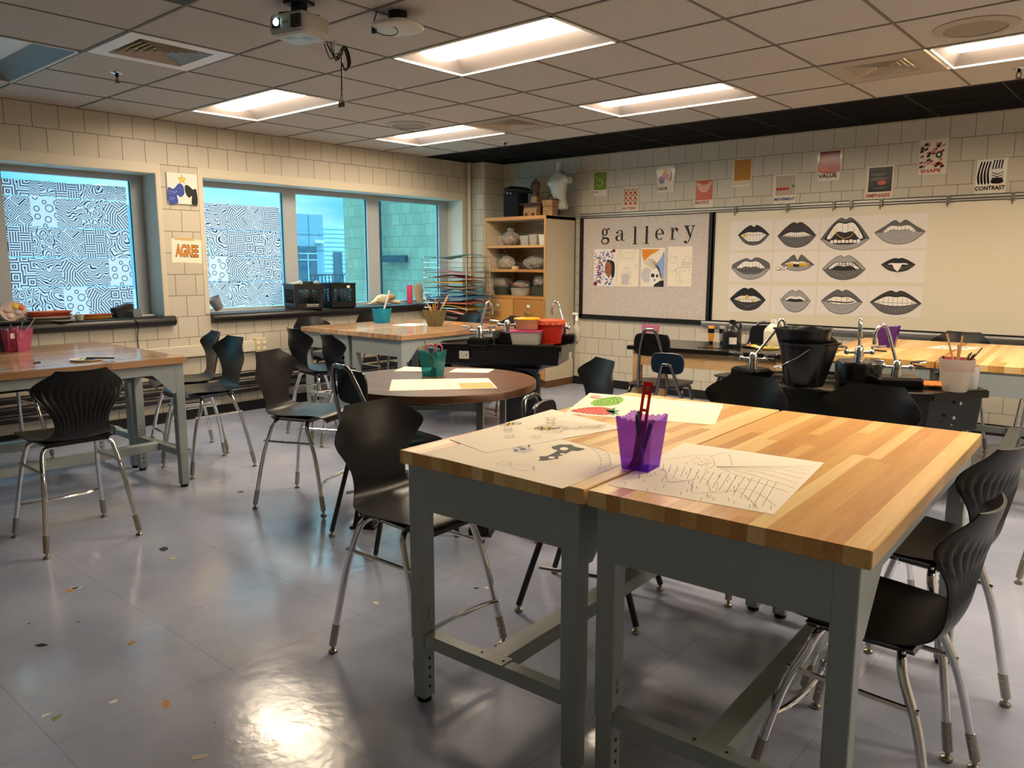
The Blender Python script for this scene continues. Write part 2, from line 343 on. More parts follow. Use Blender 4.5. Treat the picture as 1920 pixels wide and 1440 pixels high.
def cr(pts, n=6, closed=False):      # catmull-rom smoothing in any dimension
    N = len(pts); out = []
    rng = range(N if closed else N-1)
    for i in rng:
        p0 = pts[(i-1) % N] if closed or i > 0 else pts[0]; p1 = pts[i]; p2 = pts[(i+1) % N]
        p3 = pts[(i+2) % N] if closed or i+2 < N else pts[-1]
        for k in range(n):
            t = k/n
            out.append(tuple(.5*((2*b)+(-a+c)*t+(2*a-5*b+4*c-d)*t*t+(-a+3*b-3*c+d)*t**3) for a, b, c, d in zip(p0, p1, p2, p3)))
    if not closed: out.append(tuple(pts[-1]))
    return out
def rotM(deg, o=(0,0,0)): return Matrix.Translation(o) @ Matrix.Rotation(math.radians(deg), 4, 'Z')

class Art:
    """marks laid on a flat surface: P0 = lower left corner, U and V = its full sides, N = outward normal"""
    def __init__(s, parent, P0, U, V, N, off=.0009):
        s.p = parent; s.P0 = Vector(P0); s.U = Vector(U); s.V = Vector(V); s.N = Vector(N).normalized(); s.off = off; s.k = 0
        s.asp = s.U.length/s.V.length
    def pt(s, u, v, o): return s.P0+s.U*u+s.V*v+s.N*o
    def nxt(s): s.k += 1; return s.off+s.k*.00025
    def fills(s, name, polys, m_, label=None):
        mb = MB(); o = s.nxt()
        for pl in polys:
            for t in tessellate_polygon([[Vector((u, v, 0)) for u, v in pl]]):
                mb.add([s.pt(*pl[i], o) for i in t], [(0, 1, 2)])
        r = mb.build(name, m_, s.p)
        if label: r['label'] = label
        return r
    def strokes(s, name, lines, wd, m_, label=None, closed=False):
        mb = MB(); o = s.nxt(); L = s.U.length
        for ln in lines:
            P = [Vector((u*s.U.length, v*s.V.length)) for u, v in ln]
            if closed: P = P+[P[0], P[1]]
            a = []; 
            for i, p in enumerate(P):
                t = (P[min(i+1, len(P)-1)]-P[max(i-1, 0)])
                t = t.normalized() if t.length > 1e-9 else Vector((1, 0))
                n = Vector((-t.y, t.x))*wd/2; a.append((p+n, p-n))
            vs = []
            for x, y in a:
                for q in (x, y): vs.append(s.pt(q.x/s.U.length, q.y/s.V.length, o))
            mb.add(vs, [(2*i, 2*i+1, 2*i+3, 2*i+2) for i in range(len(a)-1)])
        r = mb.build(name, m_, s.p)
        if label: r['label'] = label
        return r
def text_geo(body, bold=0.0):
    c = bpy.data.curves.new('t', 'FONT'); c.body = body; c.size = 1; c.offset = bold; c.resolution_u = 3
    o = bpy.data.objects.new('t', c); COL.objects.link(o)
    me = bpy.data.meshes.new_from_object(o.evaluated_get(bpy.context.evaluated_depsgraph_get()))
    vs = [tuple(v.co) for v in me.vertices]; fs = [tuple(p.vertices) for p in me.polygons]
    bpy.data.objects.remove(o); bpy.data.curves.remove(c); bpy.data.meshes.remove(me)
    x0 = min(v[0] for v in vs); x1 = max(v[0] for v in vs); y0 = min(v[1] for v in vs); y1 = max(v[1] for v in vs)
    return [((v[0]-x0)/(x1-x0), (v[1]-y0)/(y1-y0)) for v in vs], fs
def art_text(a, name, body, u0, u1, v0, v1, m_, bold=0.0, rot=0):
    vs, fs = text_geo(body, bold); o = a.nxt(); mb = MB()
    if rot == 90: f = lambda x, y: (u0+(1-y)*(u1-u0), v0+x*(v1-v0))
    else: f = lambda x, y: (u0+x*(u1-u0), v0+y*(v1-v0))
    mb.add([a.pt(*f(x, y), o) for x, y in vs], fs); return mb.build(name, m_, a.p)
def ell(cx, cy, rx, ry, n=20, a0=0): return [(cx+rx*math.cos(a0+2*PI*i/n), cy+ry*math.sin(a0+2*PI*i/n)) for i in range(n)]
def rect(u0, v0, u1, v1): return [(u0, v0), (u1, v0), (u1, v1), (u0, v1)]
# ---------------- room shell ----------------
XR, YB = 10.8, -4.7
struct('floor', MB().box(-.35, XR, YB, GY+.3, -.1, 0), M_FLOOR)
W1 = (-2.35, 1.307); W2 = (1.762, 5.352); WZ0, WZ1 = .965, 2.352
wb = MB()
wb.box(-.35, 0, YB, GY+.3, 0, WZ0); wb.box(-.35, 0, YB, GY+.3, WZ1, CEIL+.25)
for a, b in ((YB, W1[0]), (W1[1], W2[0]), (W2[1], GY+.3)): wb.box(-.35, 0, a, b, WZ0, WZ1)
struct('wall_window', wb, M_BLK_W)
struct('wall_gallery', MB().box(0, XR, GY, GY+.3, 0, CEIL+.25), M_BLK_G)
struct('wall_right', MB().box(XR, XR+.2, YB, GY+.3, 0, CEIL+.25), M_CREAM)
struct('wall_back', MB().box(-.35, XR+.2, YB-.2, YB, 0, CEIL+.25), M_CREAM)
# boxed chase with rounded block corner beside the bookcase
r = .05; prof = [(0, GY), (0, 5.5)]+[(.244-r+r*math.sin(a*PI/12), 5.5+r-r*math.cos(a*PI/12)) for a in range(7)]+[(.244, GY)]
mb = MB(); mb.loft([[(x, y, 0) for x, y in prof], [(x, y, CEIL) for x, y in prof]], smooth=False, closed=True)
struct('wall_chase', mb, M_BLK_G)
# painted lintels and jamb strips round the window openings
n = 0
tr = MB()
tr.box(0, .006, W1[0]-.05, W1[1]+.045, WZ1, 2.438); tr.box(0, .006, W2[0]-.045, W2[1]+.045, WZ1, 2.438)
for y in (W1[1], W2[0]-.045): tr.box(0, .006, y, y+.045, 1.03, WZ1)
tr.box(0, .006, W2[1], W2[1]+.045, 1.03, WZ1)
struct('trim_1', tr, M_CREAM)
rv = MB()
for a, b in (W1, W2):
    rv.box(-.35, .001, a, a+.004, WZ0, WZ1); rv.box(-.35, .001, b-.004, b, WZ0, WZ1); rv.box(-.35, .001, a, b, WZ1-.004, WZ1)
struct('trim_2', rv, mat('cream reveal in window light', 'cfcbbf', .5))  # cream paint; window light is put into this cooler, lighter tone
struct('baseboard_window', MB().box(0, .012, YB, 5.49, 0, .1), M_RUB)
struct('baseboard_gallery', MB().box(.25, XR, GY-.012, GY, 0, .1), M_RUB)
struct('trim_3', MB().lathe([(.026, 0), (.026, CEIL)], (.03, 5.455, 0), 14), M_CREAM)   # riser pipe in the corner

# windows: aluminium frames, glass, sills
M_GLASS = bpy.data.materials.new('tinted window glass'); M_GLASS.use_nodes = True
n3 = M_GLASS.node_tree; n3.nodes.clear()
a_ = nd(n3, 'ShaderNodeBsdfTransparent'); a_.inputs[0].default_value = (.66, .92, .97, 1)
g_ = nd(n3, 'ShaderNodeBsdfGlossy'); g_.inputs['Roughness'].default_value = .02; g_.inputs['Color'].default_value = (.8, .9, .95, 1)
x_ = nd(n3, 'ShaderNodeMixShader', i_Fac=.05); o_ = nd(n3, 'ShaderNodeOutputMaterial')
n3.links.new(a_.outputs[0], x_.inputs[1]); n3.links.new(g_.outputs[0], x_.inputs[2]); n3.links.new(x_.outputs[0], o_.inputs[0])
def window(n, y0, y1, panes):
    fr = MB(); X0, X1 = -.345, -.27
    fr.box(X0, X1, y0, y1, 2.292, WZ1); fr.box(X0, X1, y0, y1, 1.031, 1.062)
    edges = [y0]+[v for p in panes for v in p]+[y1]
    for i in range(0, len(edges), 2): fr.box(X0+.002, X1-.003 if 0 < i < len(edges)-2 else X1-.004, edges[i], edges[i+1], 1.062, 2.292)
    w_ = struct('window_%d' % n, fr, M_ALU)
    for a, b in panes:
        MB().box(-.318, -.312, a-.01, b+.01, 1.05, 2.3).build('glass', M_GLASS, w_)
        g = MB()
        for c in (a, b-.006): g.box(-.313, -.3, c, c+.006, 1.06, 2.292)
        g.build('gasket', M_BLKFR, w_)
    return w_
window(1, *W1, [(-2.2, -1.12), (-1.02, .02), (.13, 1.195)])
window(2, *W2, [(1.83, 2.83), (2.99, 3.99), (4.17, 5.19)])
for k, (a, b) in enumerate(((W1[0]-.08, 1.392), (1.768, W2[1]+.05))):
    s_ = MB(); nose = [(.015+.04*math.sin(t*PI/8), 1.0-.035+.035-.047*math.cos(t*PI/8)+.0) for t in range(9)]
    prof = [(-.27, 1.03), (-.27, .985), (0.0, .985), (0.0, .935)]+[(.02+.047*math.sin(t*PI/10), .9825-.0475*math.cos(t*PI/10)) for t in range(11)]
    s_.loft([[(x, a, z) for x, z in prof], [(x, b, z) for x, z in prof]], 0, True, False)
    struct('trim_%d' % (4+k), s_, M_SILL)

# heating pipes and surface raceway under the windows
for k, z in enumerate((.235, .315, .40)):
    tag(MB().tube([(.075, -3.6, z), (.075, 4.9, z)], .032, 12).build('heating_pipe', M_SILL), 'black heating pipe run along the base of the window wall, %s of three' % ('lowest', 'middle', 'topmost')[k], 'pipe', 'heating pipes under the windows')
rw = tag(MB().cbox(.001, .045, -3.5, 2.22, .62, .73, .005).build('cable_raceway', M_CREAM), 'cream surface cable raceway along window wall ending at the double outlet', 'raceway')
ot = thing('wall_outlet', 'ivory four-socket wall outlet at the end of the cream raceway', 'outlet', (0, 2.285, .68))
MB().cbox(0, .05, -.068, .068, -.072, .072, .006).build('cover_plate', mat('ivory plate', 'c8bb98', .4), ot)
mo = MB()
for dy in (-.034, .034):
    for dz in (-.03, .03): mo.cbox(.05, .054, dy-.02, dy+.02, dz-.018, dz+.018, .004)
mo.build('socket', mat('outlet face', 'e8dfc4', .4), ot)
tag(MB().tube(cr([(.066, 1.0, 1.02), (.075, 1.02, .96), (.02, 1.03, .85), (.015, 1.04, .7), (.05, 1.05, .6), (.04, .98, .5)], 6), .004, 6).build('power_cord', M_BPLAST), 'thin black cord hanging down the block wall from the left window sill', 'cord')

# ---------------- ceiling ----------------
GX0, GXP, GY0, GYP = .648-2*.6655, .6655, -.015, .672
gx = lambda k: GX0+k*GXP
gy = lambda j: GY0+j*GYP
BLK = gy(7)-.01
LIGHTS = [(k, j) for j in (5, 2, -1, -4) for k in (2, 6, 10, 14) if (k, j) != (6, -1)]
VENTS = [(4, 0), (9, 5), (4, 5)]
xs = [0]+[gx(k) for k in range(2, 18) if 0.05 < gx(k) < XR]+[XR]; ys = [YB]+[gy(j) for j in range(-6, 7)]+[BLK]
def inlight(x, y):
    for k, j in LIGHTS:
        if gx(k) < x < gx(k+2) and gy(j) < y < gy(j+1): return True
    for k, j in VENTS:
        if gx(k) < x < gx(k+1) and gy(j) < y < gy(j+1): return True
    return False
ce = MB(); bars = MB()
for i in range(len(xs)-1):
    for j in range(len(ys)-1):
        cx_, cy_ = (xs[i]+xs[i+1])/2, (ys[j]+ys[j+1])/2
        if not inlight(cx_, cy_): ce.box(xs[i], xs[i+1], ys[j], ys[j+1], CEIL, CEIL+.02)
struct('ceiling', ce, M_TILE)
bx, by = [0], [BLK]
bc = MB().box(0, XR, BLK, GY, CEIL, CEIL+.02); struct('ceiling_black_strip', bc, M_TBLK)
struct('ceiling_deck', MB().box(-.35, XR+.2, YB-.2, GY+.3, CEIL+.25, CEIL+.35), M_CREAM)
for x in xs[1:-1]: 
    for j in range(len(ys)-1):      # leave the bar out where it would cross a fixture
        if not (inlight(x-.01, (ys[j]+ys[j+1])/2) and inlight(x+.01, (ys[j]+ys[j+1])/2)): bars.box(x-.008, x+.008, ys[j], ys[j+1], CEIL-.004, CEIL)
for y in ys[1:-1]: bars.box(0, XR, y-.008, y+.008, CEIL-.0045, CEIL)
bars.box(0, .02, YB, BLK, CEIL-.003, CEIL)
struct('trim_6', bars, mat('dark ceiling tee', '6f665a', .6))  # tee bars in one even dark brown
bb = MB()
for x in [gx(k)+.2 for k in range(2, 17)]: bb.box(x-.006, x+.006, BLK, GY, CEIL-.004, CEIL)
bb.box(0, XR, 5.35-.006, 5.35+.006, CEIL-.0045, CEIL); bb.box(0, XR, BLK-.012, BLK+.004, CEIL-.006, CEIL)
struct('trim_7', bb, M_GRIDB)
struct('trim_8', MB().box(.25, XR, GY-.015, GY, CEIL-.012, CEIL), mat('pale wall angle', 'a79c8a', .5))

M_LENS = mat('lit lamp lens', 'ffffff', .4, emit=(1.0, .80, .58), es=LAMP); M_LENS0 = mat('unlit lamp lens', 'dfe3e4', .35)
M_WING = mat('white reflector wing', '77716f', .45)
names = {(6, 2): 'recessed ceiling light, biggest lit one right of the access point', (2, 2): 'recessed ceiling light, lit, left of the hanging projector cables', (2, 5): 'recessed ceiling light, lit, beside the round speaker in the middle distance',
         (6, 5): 'recessed ceiling light, lit, nearest the black ceiling strip in the middle', (10, 5): 'recessed ceiling light, lit, cut by the right picture edge', (2, -1): 'unlit recessed ceiling light at the left picture edge', (6, -1): 'unlit recessed ceiling light just showing at the top left picture edge'}
for (k, j) in LIGHTS:
    lit = j >= 2
    x0, x1, y0, y1 = gx(k)+.012, gx(k+2)-.012, gy(j)+.012, gy(j+1)-.012
    t = thing('ceiling_light', names.get((k, j), ('lit' if lit else 'unlit')+' recessed ceiling light out of the picture'), 'ceiling light', ((x0+x1)/2, (y0+y1)/2, CEIL), 0, 'recessed ceiling troffers')
    hx, hy = (x1-x0)/2, (y1-y0)/2
    f = MB(); 
    for a, b, c, d in ((-hx, hx, -hy, -hy+.014), (-hx, hx, hy-.014, hy), (-hx, -hx+.014, -hy, hy), (hx-.014, hx, -hy, hy)): f.box(a, b, c, d, -.008, .004)
    f.build('frame', M_WHITE, t)
    wgs = MB(); ix, iy, d = hx-.09, .17, .085
    o_ = [(-hx+.01, -hy+.01, 0), (hx-.01, -hy+.01, 0), (hx-.01, hy-.01, 0), (-hx+.01, hy-.01, 0)]; i_ = [(-ix, -iy, d), (ix, -iy, d), (ix, iy, d), (-ix, iy, d)]
    wgs.add(o_+i_, [(0, 1, 5, 4), (1, 2, 6, 5), (2, 3, 7, 6), (3, 0, 4, 7)]); wgs.build('reflector', M_WING, t)
    ln = MB(); n_ = 8   # bowed lens
    ln.loft([[(x, iy*math.cos(PI*q/n_), d-.055*math.sin(PI*q/n_)) for q in range(n_+1)]+[(x, 0, d+.02)] for x in (-ix, ix)], 0, True, True)
    ln.build('lens', M_LENS if lit else M_LENS0, t)
for q, (k, j) in enumerate(VENTS):
    x0, x1, y0, y1 = gx(k)+.01, gx(k+1)-.01, gy(j)+.01, gy(j+1)-.01
    t = thing('ceiling_vent', ('square louvred ceiling vent with blue daylight on its rim, left of projector', 'square louvred ceiling vent beside the light at the right', 'square louvred ceiling vent touching the light before the black strip')[q], 'vent', ((x0+x1)/2, (y0+y1)/2, CEIL), 0, 'square ceiling air vents')
    h = (x1-x0)/2; fr = MB(); s0 = h-.09 if q != 1 else h-.13
    mv = M_WHITE if q == 0 else M_GRID
    for a, b, c, d in ((-h, h, -h, -s0), (-h, h, s0, h), (-h, -s0, -s0, s0), (s0, h, -s0, s0)): fr.box(a, b, c, d, -.006, .01)
    fr.build('face_plate', mv, t)
    MB().box(-s0, s0, -s0, s0, .10, .11).build('duct', M_BLKFR, t)
    sl = MB(); N = 6
    for i in range(N):
        a = s0*(1-i/N); b = a-s0/N*.5
        z0, z1 = -.004, .022
        for (ax, ay) in ((1, 0), (0, 1), (-1, 0), (0, -1)):
            P = lambda r_, s2, z: (ax*r_-ay*s2*r_, ay*r_+ax*s2*r_, z)
            sl.add([P(b, -1, z1), P(b, 1, z1), P(a, 1, z0), P(a, -1, z0), P(b, -1, z1+.004), P(b, 1, z1+.004), P(a, 1, z0+.006), P(a, -1, z0+.006)], [(0, 1, 2, 3), (4, 7, 6, 5), (3, 2, 6, 7), (0, 4, 5, 1)])
    sl.build('louver', mat('vent louver', 'b5a898', .5), t)
for q, (x, y, lb) in enumerate([(6.30, 3.05, 'large round ceiling speaker above the right light'), (1.55, 3.06, 'small-looking round ceiling speaker beside the far left light')]):
    t = thing('ceiling_speaker', lb, 'speaker', (x, y, CEIL), 0, 'flush ceiling speakers')
    MB().lathe([(.215, .0), (.215, -.006), (.16, -.014), (.155, -.004), (.155, .0)], n=40).build('rim', M_GRID, t)
    MB().lathe([(.155, -.002), (.155, -.008), (.001, -.012)], n=40).build('grille', mat('speaker grille', '8e8373', .6), t)
for x, y, lb in [(1.56, .36, 'small chrome sprinkler head near the left vent'), (1.56, 4.44, 'small sprinkler head by the black ceiling strip on the left'), (6.33, 4.30, 'small sprinkler head near the right picture edge')]:
    t = thing('sprinkler_head', lb, 'sprinkler', (x, y, CEIL), 0, 'ceiling sprinklers')
    MB().lathe([(.04, 0), (.036, -.008), (.014, -.012), (.012, 0)], n=20).build('escutcheon', M_CHROME, t)
    b = MB(); b.lathe([(.011, -.01), (.011, -.028), (.004, -.03)], n=10)
    for s_ in (-1, 1): b.tube([(s_*.01, 0, -.026), (s_*.016, 0, -.045), (s_*.004, 0, -.062)], .003, 6)
    b.lathe([(.004, -.06), (.019, -.064), (.019, -.067), (.001, -.067)], n=12)
    b.build('head', mat('dark bronze', '2b241f', .4, .8), t)
tag(MB().box(gx(6)+.01, gx(8)-.01, gy(-1)+.01, gy(0)-.01, CEIL-.006, CEIL).build('unlit_light_stand_in', mat('violet shade of unlit light', '1a1626', .6)), 'flat dark violet stand-in for an unlit ceiling light at the top picture edge', 'stand-in panel')  # stand-in sheet; dark inside of an unlit light is put in its colour

# ---------------- outside ----------------
def outside():
    g = MB().box(-60, -.36, -30, 40, -.6, -.5); tag(struct('ground', g, mat('pavement', '8b9296', .8)), None)
    wg = thing('block_wing', 'pale green-grey block wing of the building outside the window', 'building', (-4, 7.6, 0))
    MB().box(-1.53, 3.65, 0, .3, -.5, 3.25).build('wall', M_BLK_OUT, wg)
    # ladder on the wing wall
    ld = thing('wall_ladder', 'dark steel ladder fixed to the block wing outside', 'ladder', (-4.55, 7.6, 0))
    lr = MB(); lr.box(-.1, -.02, -.16, -.1, .2, 3.6); lr.build('rail', mat('dark steel', '2a3440', .5), ld)
    lr = MB(); lr.box(.26, .3, -.16, -.1, .2, 3.6); lr.build('rail', MATS['dark steel'], ld)
    for i in range(10): MB().box(-.06, .28, -.14, -.11, .35+i*.33, .39+i*.33).build('rung', MATS['dark steel'], ld)
    tag(MB().box(-.62, .02, -.12, -.05, 1.55, 1.68).build('wall_bracket', MATS['dark steel'], loc=(-3.6, 7.6, 0)), 'dark horizontal bracket on the block wing outside', 'bracket')
    b = thing('grey_building', 'blue-grey panelled building with windows across the way', 'building', (-12, 10.8, 0))
    MG = mat('blue grey panel', '7f93a3', .6)
    bm_ = MB(); bm_.box(-6, 0, -4.5, .93, -.5, 2.93); bm_.build('wall', MG, b)
    ln = MB()
    for z in (2.35, 1.9, .95): ln.box(.0, .012, -4.5, .93, z, z+.012)
    for y in (-.6, .42): ln.box(.0, .012, y, y+.012, 1.2, 2.9)
    ln.build('panel_joint', mat('panel joint', '566673', .6), b)
    for y0 in (.06, -2.4):
        f = MB().box(0, .03, y0-.03, y0+.6, 1.0, 2.02).build('window', mat('dark glazing', '3c5569', .15, spec=.8), b)
        q = MB(); q.box(.03, .045, y0-.02, y0+.6, 1.62, 1.65); q.box(.03, .045, y0-.02, y0+.6, 1.8, 1.83); q.box(.03, .045, y0+.27, y0+.3, 1.0, 1.8); q.build('muntin', mat('pale muntin', '9fb3c0', .5), f)
    lm = MB(); lm.box(.0, .12, .62, .72, 2.12, 2.2); lm.box(0, .12, .76, .86, 2.12, 2.2); lm.build('floodlight', M_WHITE, b)
    c = thing('sided_building', 'pale clapboard building seen between grey building and block wing', 'building', (-14, 12.9, 0))
    mb_ = MB()
    for i in range(22): mb_.add([(0, -.6, -.3+i*.14), (0, 1.9, -.3+i*.14), (-.03, 1.9, -.16+i*.14), (-.03, -.6, -.16+i*.14)], [(0, 1, 2, 3)])
    mb_.box(-3, -.04, -.6, 1.9, -.5, 2.75); mb_.build('wall', mat('clapboard', 'a9bccb', .6), c)
    MB().box(0, .04, .62, .95, -.2, 1.9).build('door', MATS['dark glazing'], c)
    p = tag(MB().box(-.4, 0, -6, .9, -.5, 1.0).build('parapet', mat('pinkish stucco', 'd9cfcb', .7), loc=(-8.5, 8.75-.45, 0)), 'pale stucco parapet wall outside below the grey building', 'wall')
    tag(MB().box(-.2, .3, -.5, 1.2, -.5, .40).build('retaining_wall', mat('grey stucco', '8e9aa3', .7), loc=(-9.5, 9.8, 0)), 'low grey retaining wall outside under the dark railing', 'wall')
    f = thing('railing', 'dark metal railing outside beside the block wing', 'railing', (-9.5, 9.8, 0))
    tb = MB(); tb.box(0, .04, -.3, 1.0, 1.22, 1.26); tb.box(0, .04, -.3, 1.0, .42, .46); tb.build('rail', MATS['dark steel'], f)
    for i in range(12): MB().box(.01, .03, -.3+i*.11, -.28+i*.11, .42, 1.22).build('baluster', MATS['dark steel'], f)
outside()

# papers taped over the glass
kinds = list(PP)
def win_paper(y0, z0, wd, ht, kind, label, tilt, grp):
    me = MB(); N = 5
    rows = []
    for i in range(N):
        for_z = z0+ht*i/(N-1)
        rows.append([(.0, 0, 0)]*0)
    f = MB().box(-.0004, .0004, -wd/2, wd/2, -ht/2, ht/2)
    o = f.build('pattern_drawing', PP[kind], loc=(-.305, y0+wd/2, z0+ht/2)); o.rotation_euler = (math.radians(tilt), 0, 0)
    tag(o, label, 'drawing', grp)
rowsn = ['bottom row', 'second row from the bottom', 'third row from the bottom', 'fourth row from the bottom', 'short top row']
coln = ['first', 'second', 'third', 'fourth', 'fifth']
rowsn = ['bottom row', 'second row up', 'third row up', 'fourth row up', 'short top row']
desc = dict(bubbles='bubbles', diamonds='nested diamonds', squares='nested squares', stripes='slanted stripe patches', basket='basket weave strokes', contour='broad looping contours', waves='swirling waves', ripples='tight ripples')
G1 = ['ripples contour bubbles stripes squares', 'squares waves stripes waves bubbles', 'basket ripples diamonds basket contour', 'diamonds bubbles waves ripples stripes', 'squares waves basket contour diamonds']
pw, ph = .204, .262
for r_ in range(5):
    for c_ in range(5):
        k = G1[r_].split()[c_]; h = ph-.006 if r_ < 4 else .13
        win_paper(.135+c_*.205, 1.055+r_*ph+random.uniform(-.003, .003), pw, h, k, 'drawing of %s on left window, %s, %s from left' % (desc[k], rowsn[r_], coln[c_]), random.uniform(-.7, .7), 'pattern drawings taped to the left window')
for r_ in range(4):
    for c_ in range(3):
        k = kinds[(r_*3+c_*5) % 8]
        win_paper(-.62+c_*.205, 1.055+r_*ph, pw, ph-.006, k, 'drawing of %s left of the mullion, %s, column %s' % (desc[k], rowsn[r_], coln[c_]), 0, 'pattern drawings taped to the left window')
G2 = ['diamonds contour diamonds waves', 'bubbles stripes ripples squares', 'contour basket squares contour', 'waves stripes diamonds basket']
for r_ in range(4):
    for c_ in range(4):
        k = G2[r_].split()[c_]
        win_paper(1.945+c_*.213, 1.07+r_*.268, .209, .262, k, 'drawing of %s on middle window, %s, %s from left' % (desc[k], rowsn[r_], coln[c_]), random.uniform(-.6, .6), 'pattern drawings taped to the middle window')
    k = 'waves ripples stripes contour'.split()[r_]
    win_paper(1.835, 1.07+r_*.268, .105, .262, k, 'narrow drawing of %s at middle window left edge, %s' % (desc[k], rowsn[r_]), 0, 'pattern drawings taped to the middle window')
# ---------------- gallery wall ----------------
def wallart(name, x0, x1, z0, z1, m_, label, cat, group=None, y=GY, tilt=0, th=.0012):
    t = thing(name, label, cat, ((x0+x1)/2, y, (z0+z1)/2), 0, group); t.rotation_euler = (0, math.radians(tilt), 0)
    w_, h_ = x1-x0, z1-z0
    MB().box(-w_/2, w_/2, -th, 0, -h_/2, h_/2).build('paper', m_, t)
    return t, Art(t, (-w_/2, -th, -h_/2), (w_, 0, 0), (0, 0, h_), (0, -1, 0))
# bulletin board
bbd = thing('bulletin_board', 'grey fabric bulletin board in black frame with gallery letters', 'bulletin board', (2.44, GY, 1.48))
f = MB()
for a, b, c, d in ((-.905, -.855, -.62, .62), (.845, .905, -.62, .62), (-.905, .905, -.635, -.58), (-.905, .905, .605, .63)): f.box(a, b, -.03, 0, c, d)
f.build('frame', M_BLKFR, bbd)
mf, n3, p = nodes_of('woven grey board fabric')
t_ = nd(n3, 'ShaderNodeTexCoord'); q1 = nd(n3, 'ShaderNodeTexNoise', i_Scale=140.0, i_Detail=2.0); r1_ = ramp(n3, [(.35, lin('b4aba3')), (.65, lin('d3cbc4'))])
n3.links.new(t_.outputs['Object'], q1.inputs['Vector']); n3.links.new(q1.outputs['Fac'], r1_.inputs[0]); n3.links.new(r1_.outputs[0], p.inputs['Base Color']); p.inputs['Roughness'].default_value = .9
MB().box(-.86, .85, -.018, 0, -.6, .61).build('fabric_panel', mf, bbd)
BY = GY-.018
# letters g a l l e r y as cut serif letterforms: outlines in a unit box, thick and thin strokes
def ring(cx, cy, rx, ry, tx, ty, n=22): return (ell(cx, cy, rx, ry, n), ell(cx, cy, rx-tx, ry-ty, n))
def letter(ch, x0, x1, z0, z1, k):
    w_, h_ = x1-x0, z1-z0; mb = MB(); T = .003
    def poly(pl):
        tri = tessellate_polygon([[Vector((u, v, 0)) for u, v in pl]]); n_ = len(pl)
        vs = [(u*w_, -T, v*h_) for u, v in pl]+[(u*w_, 0, v*h_) for u, v in pl]
        mb.add(vs, [tuple(t) for t in tri]+[tuple(i+n_ for i in reversed(t)) for t in tri]+[(i, (i+1) % n_, (i+1) % n_+n_, i+n_) for i in range(n_)])
    def annulus(o_, i_):
        n_ = len(o_)
        for i in range(n_): poly([o_[i], o_[(i+1) % n_], i_[(i+1) % n_], i_[i]])
    def stroke(pts, ws):
        P = [Vector(p) for p in pts]; a = []
        asp = w_/h_
        for i, p_ in enumerate(P):
            t = P[min(i+1, len(P)-1)]-P[max(i-1, 0)]; t = Vector((t.x*asp, t.y)).normalized(); n_ = Vector((-t.y/asp, t.x))*ws[min(i, len(ws)-1)]/2
            a.append((tuple(p_+n_), tuple(p_-n_)))
        for i in range(len(a)-1): poly([a[i][0], a[i][1], a[i+1][1], a[i+1][0]])
    if ch == 'l':
        poly([(.3, .04), (.7, .04), (.7, 1), (.6, 1), (.3, .955)]); poly([(0, 0), (1, 0), (1, .04), (0, .04)]); poly([(0, .955), (.35, .955), (.62, 1), (0, .97)])
    elif ch == 'a':
        poly([(.62, .1), (.82, .1), (.82, .75), (.62, .75)]); pts = cr([(.2, .76), (.3, .9), (.5, .97), (.68, .92), (.74, .72)], 4); stroke(pts, [.05]*6+[.07]*6+[.14]*9)
        mb2 = ell(.19, .77, .13, .1, 12); poly(mb2); annulus(ell(.34, .26, .34, .26, 20), ell(.42, .27, .2, .21, 20)); stroke([(.62, .6), (.5, .58), (.36, .5)], [.05, .05, .05]); stroke(cr([(.72, .12), (.82, .02), (.93, .03), (1, .14)], 4), [.1]*3+[.05]*10)
    elif ch == 'e':
        o_, i_ = ring(.5, .5, .5, .5, .22, .06, 40); [poly([o_[i], o_[i+1], i_[i+1], i_[i]]) for i in list(range(0, 35))]; poly([(.2, .49), (.99, .49), (.99, .56), (.2, .56)])
        mb.v = mb.v; 
    elif ch == 'r':
        poly([(.2, .05), (.42, .05), (.42, .95), (.2, .93)]); poly([(0, 0), (.66, 0), (.66, .05), (0, .05)]); poly([(0, .92), (.3, .92), (.42, 1), (0, .96)]); stroke(cr([(.42, .6), (.52, .84), (.7, .95), (.85, .93)], 4), [.05]*5+[.1]*10); poly(ell(.85, .82, .15, .13, 14))
    elif ch == 'g':
        annulus(ell(.42, .74, .36, .22, 22), ell(.42, .74, .17, .17, 22)); annulus(ell(.48, .19, .48, .2, 22), ell(.46, .19, .32, .145, 22))
        stroke(cr([(.3, .55), (.12, .47), (.2, .40), (.5, .385), (.8, .35), (.92, .26)], 4), [.04]*8+[.09]*14); stroke(cr([(.66, .86), (.78, .95), (.9, .96)], 4), [.04]*10); poly(ell(.9, .91, .1, .05, 12))
    elif ch == 'y':
        poly([(.08, .95), (.34, .95), (.66, .40), (.56, .28)]); stroke([(.84, .95), (.56, .3), (.42, .1), (.3, .03), (.2, .05)], [.05, .05, .05, .05, .04]); poly(ell(.14, .08, .13, .075, 14)); poly([(0, .95), (.46, .95), (.46, 1), (0, 1)]); poly([(.64, .95), (1, .95), (1, 1), (.64, 1)])
    o = mb.build('cut_letter', M_INK, loc=(x0, BY, z0))
    tag(o, 'black cut-out serif letter %s%s, of the word gallery' % (ch, ', the %s of the two' % k if k else ''), 'letter', 'letters spelling gallery')
for ch, a, b, c, d, k in [('g', 1.850, 1.973, 1.761, 1.959, ''), ('a', 2.057, 2.186, 1.796, 1.927, ''), ('l', 2.299, 2.367, 1.755, 1.963, 'left'), ('l', 2.456, 2.528, 1.757, 1.964, 'right'), ('e', 2.605, 2.720, 1.80, 1.927, ''), ('r', 2.795, 2.903, 1.80, 1.935, ''), ('y', 2.978, 3.112, 1.755, 1.953, '')]:
    letter(ch, a, b, c, d, k)
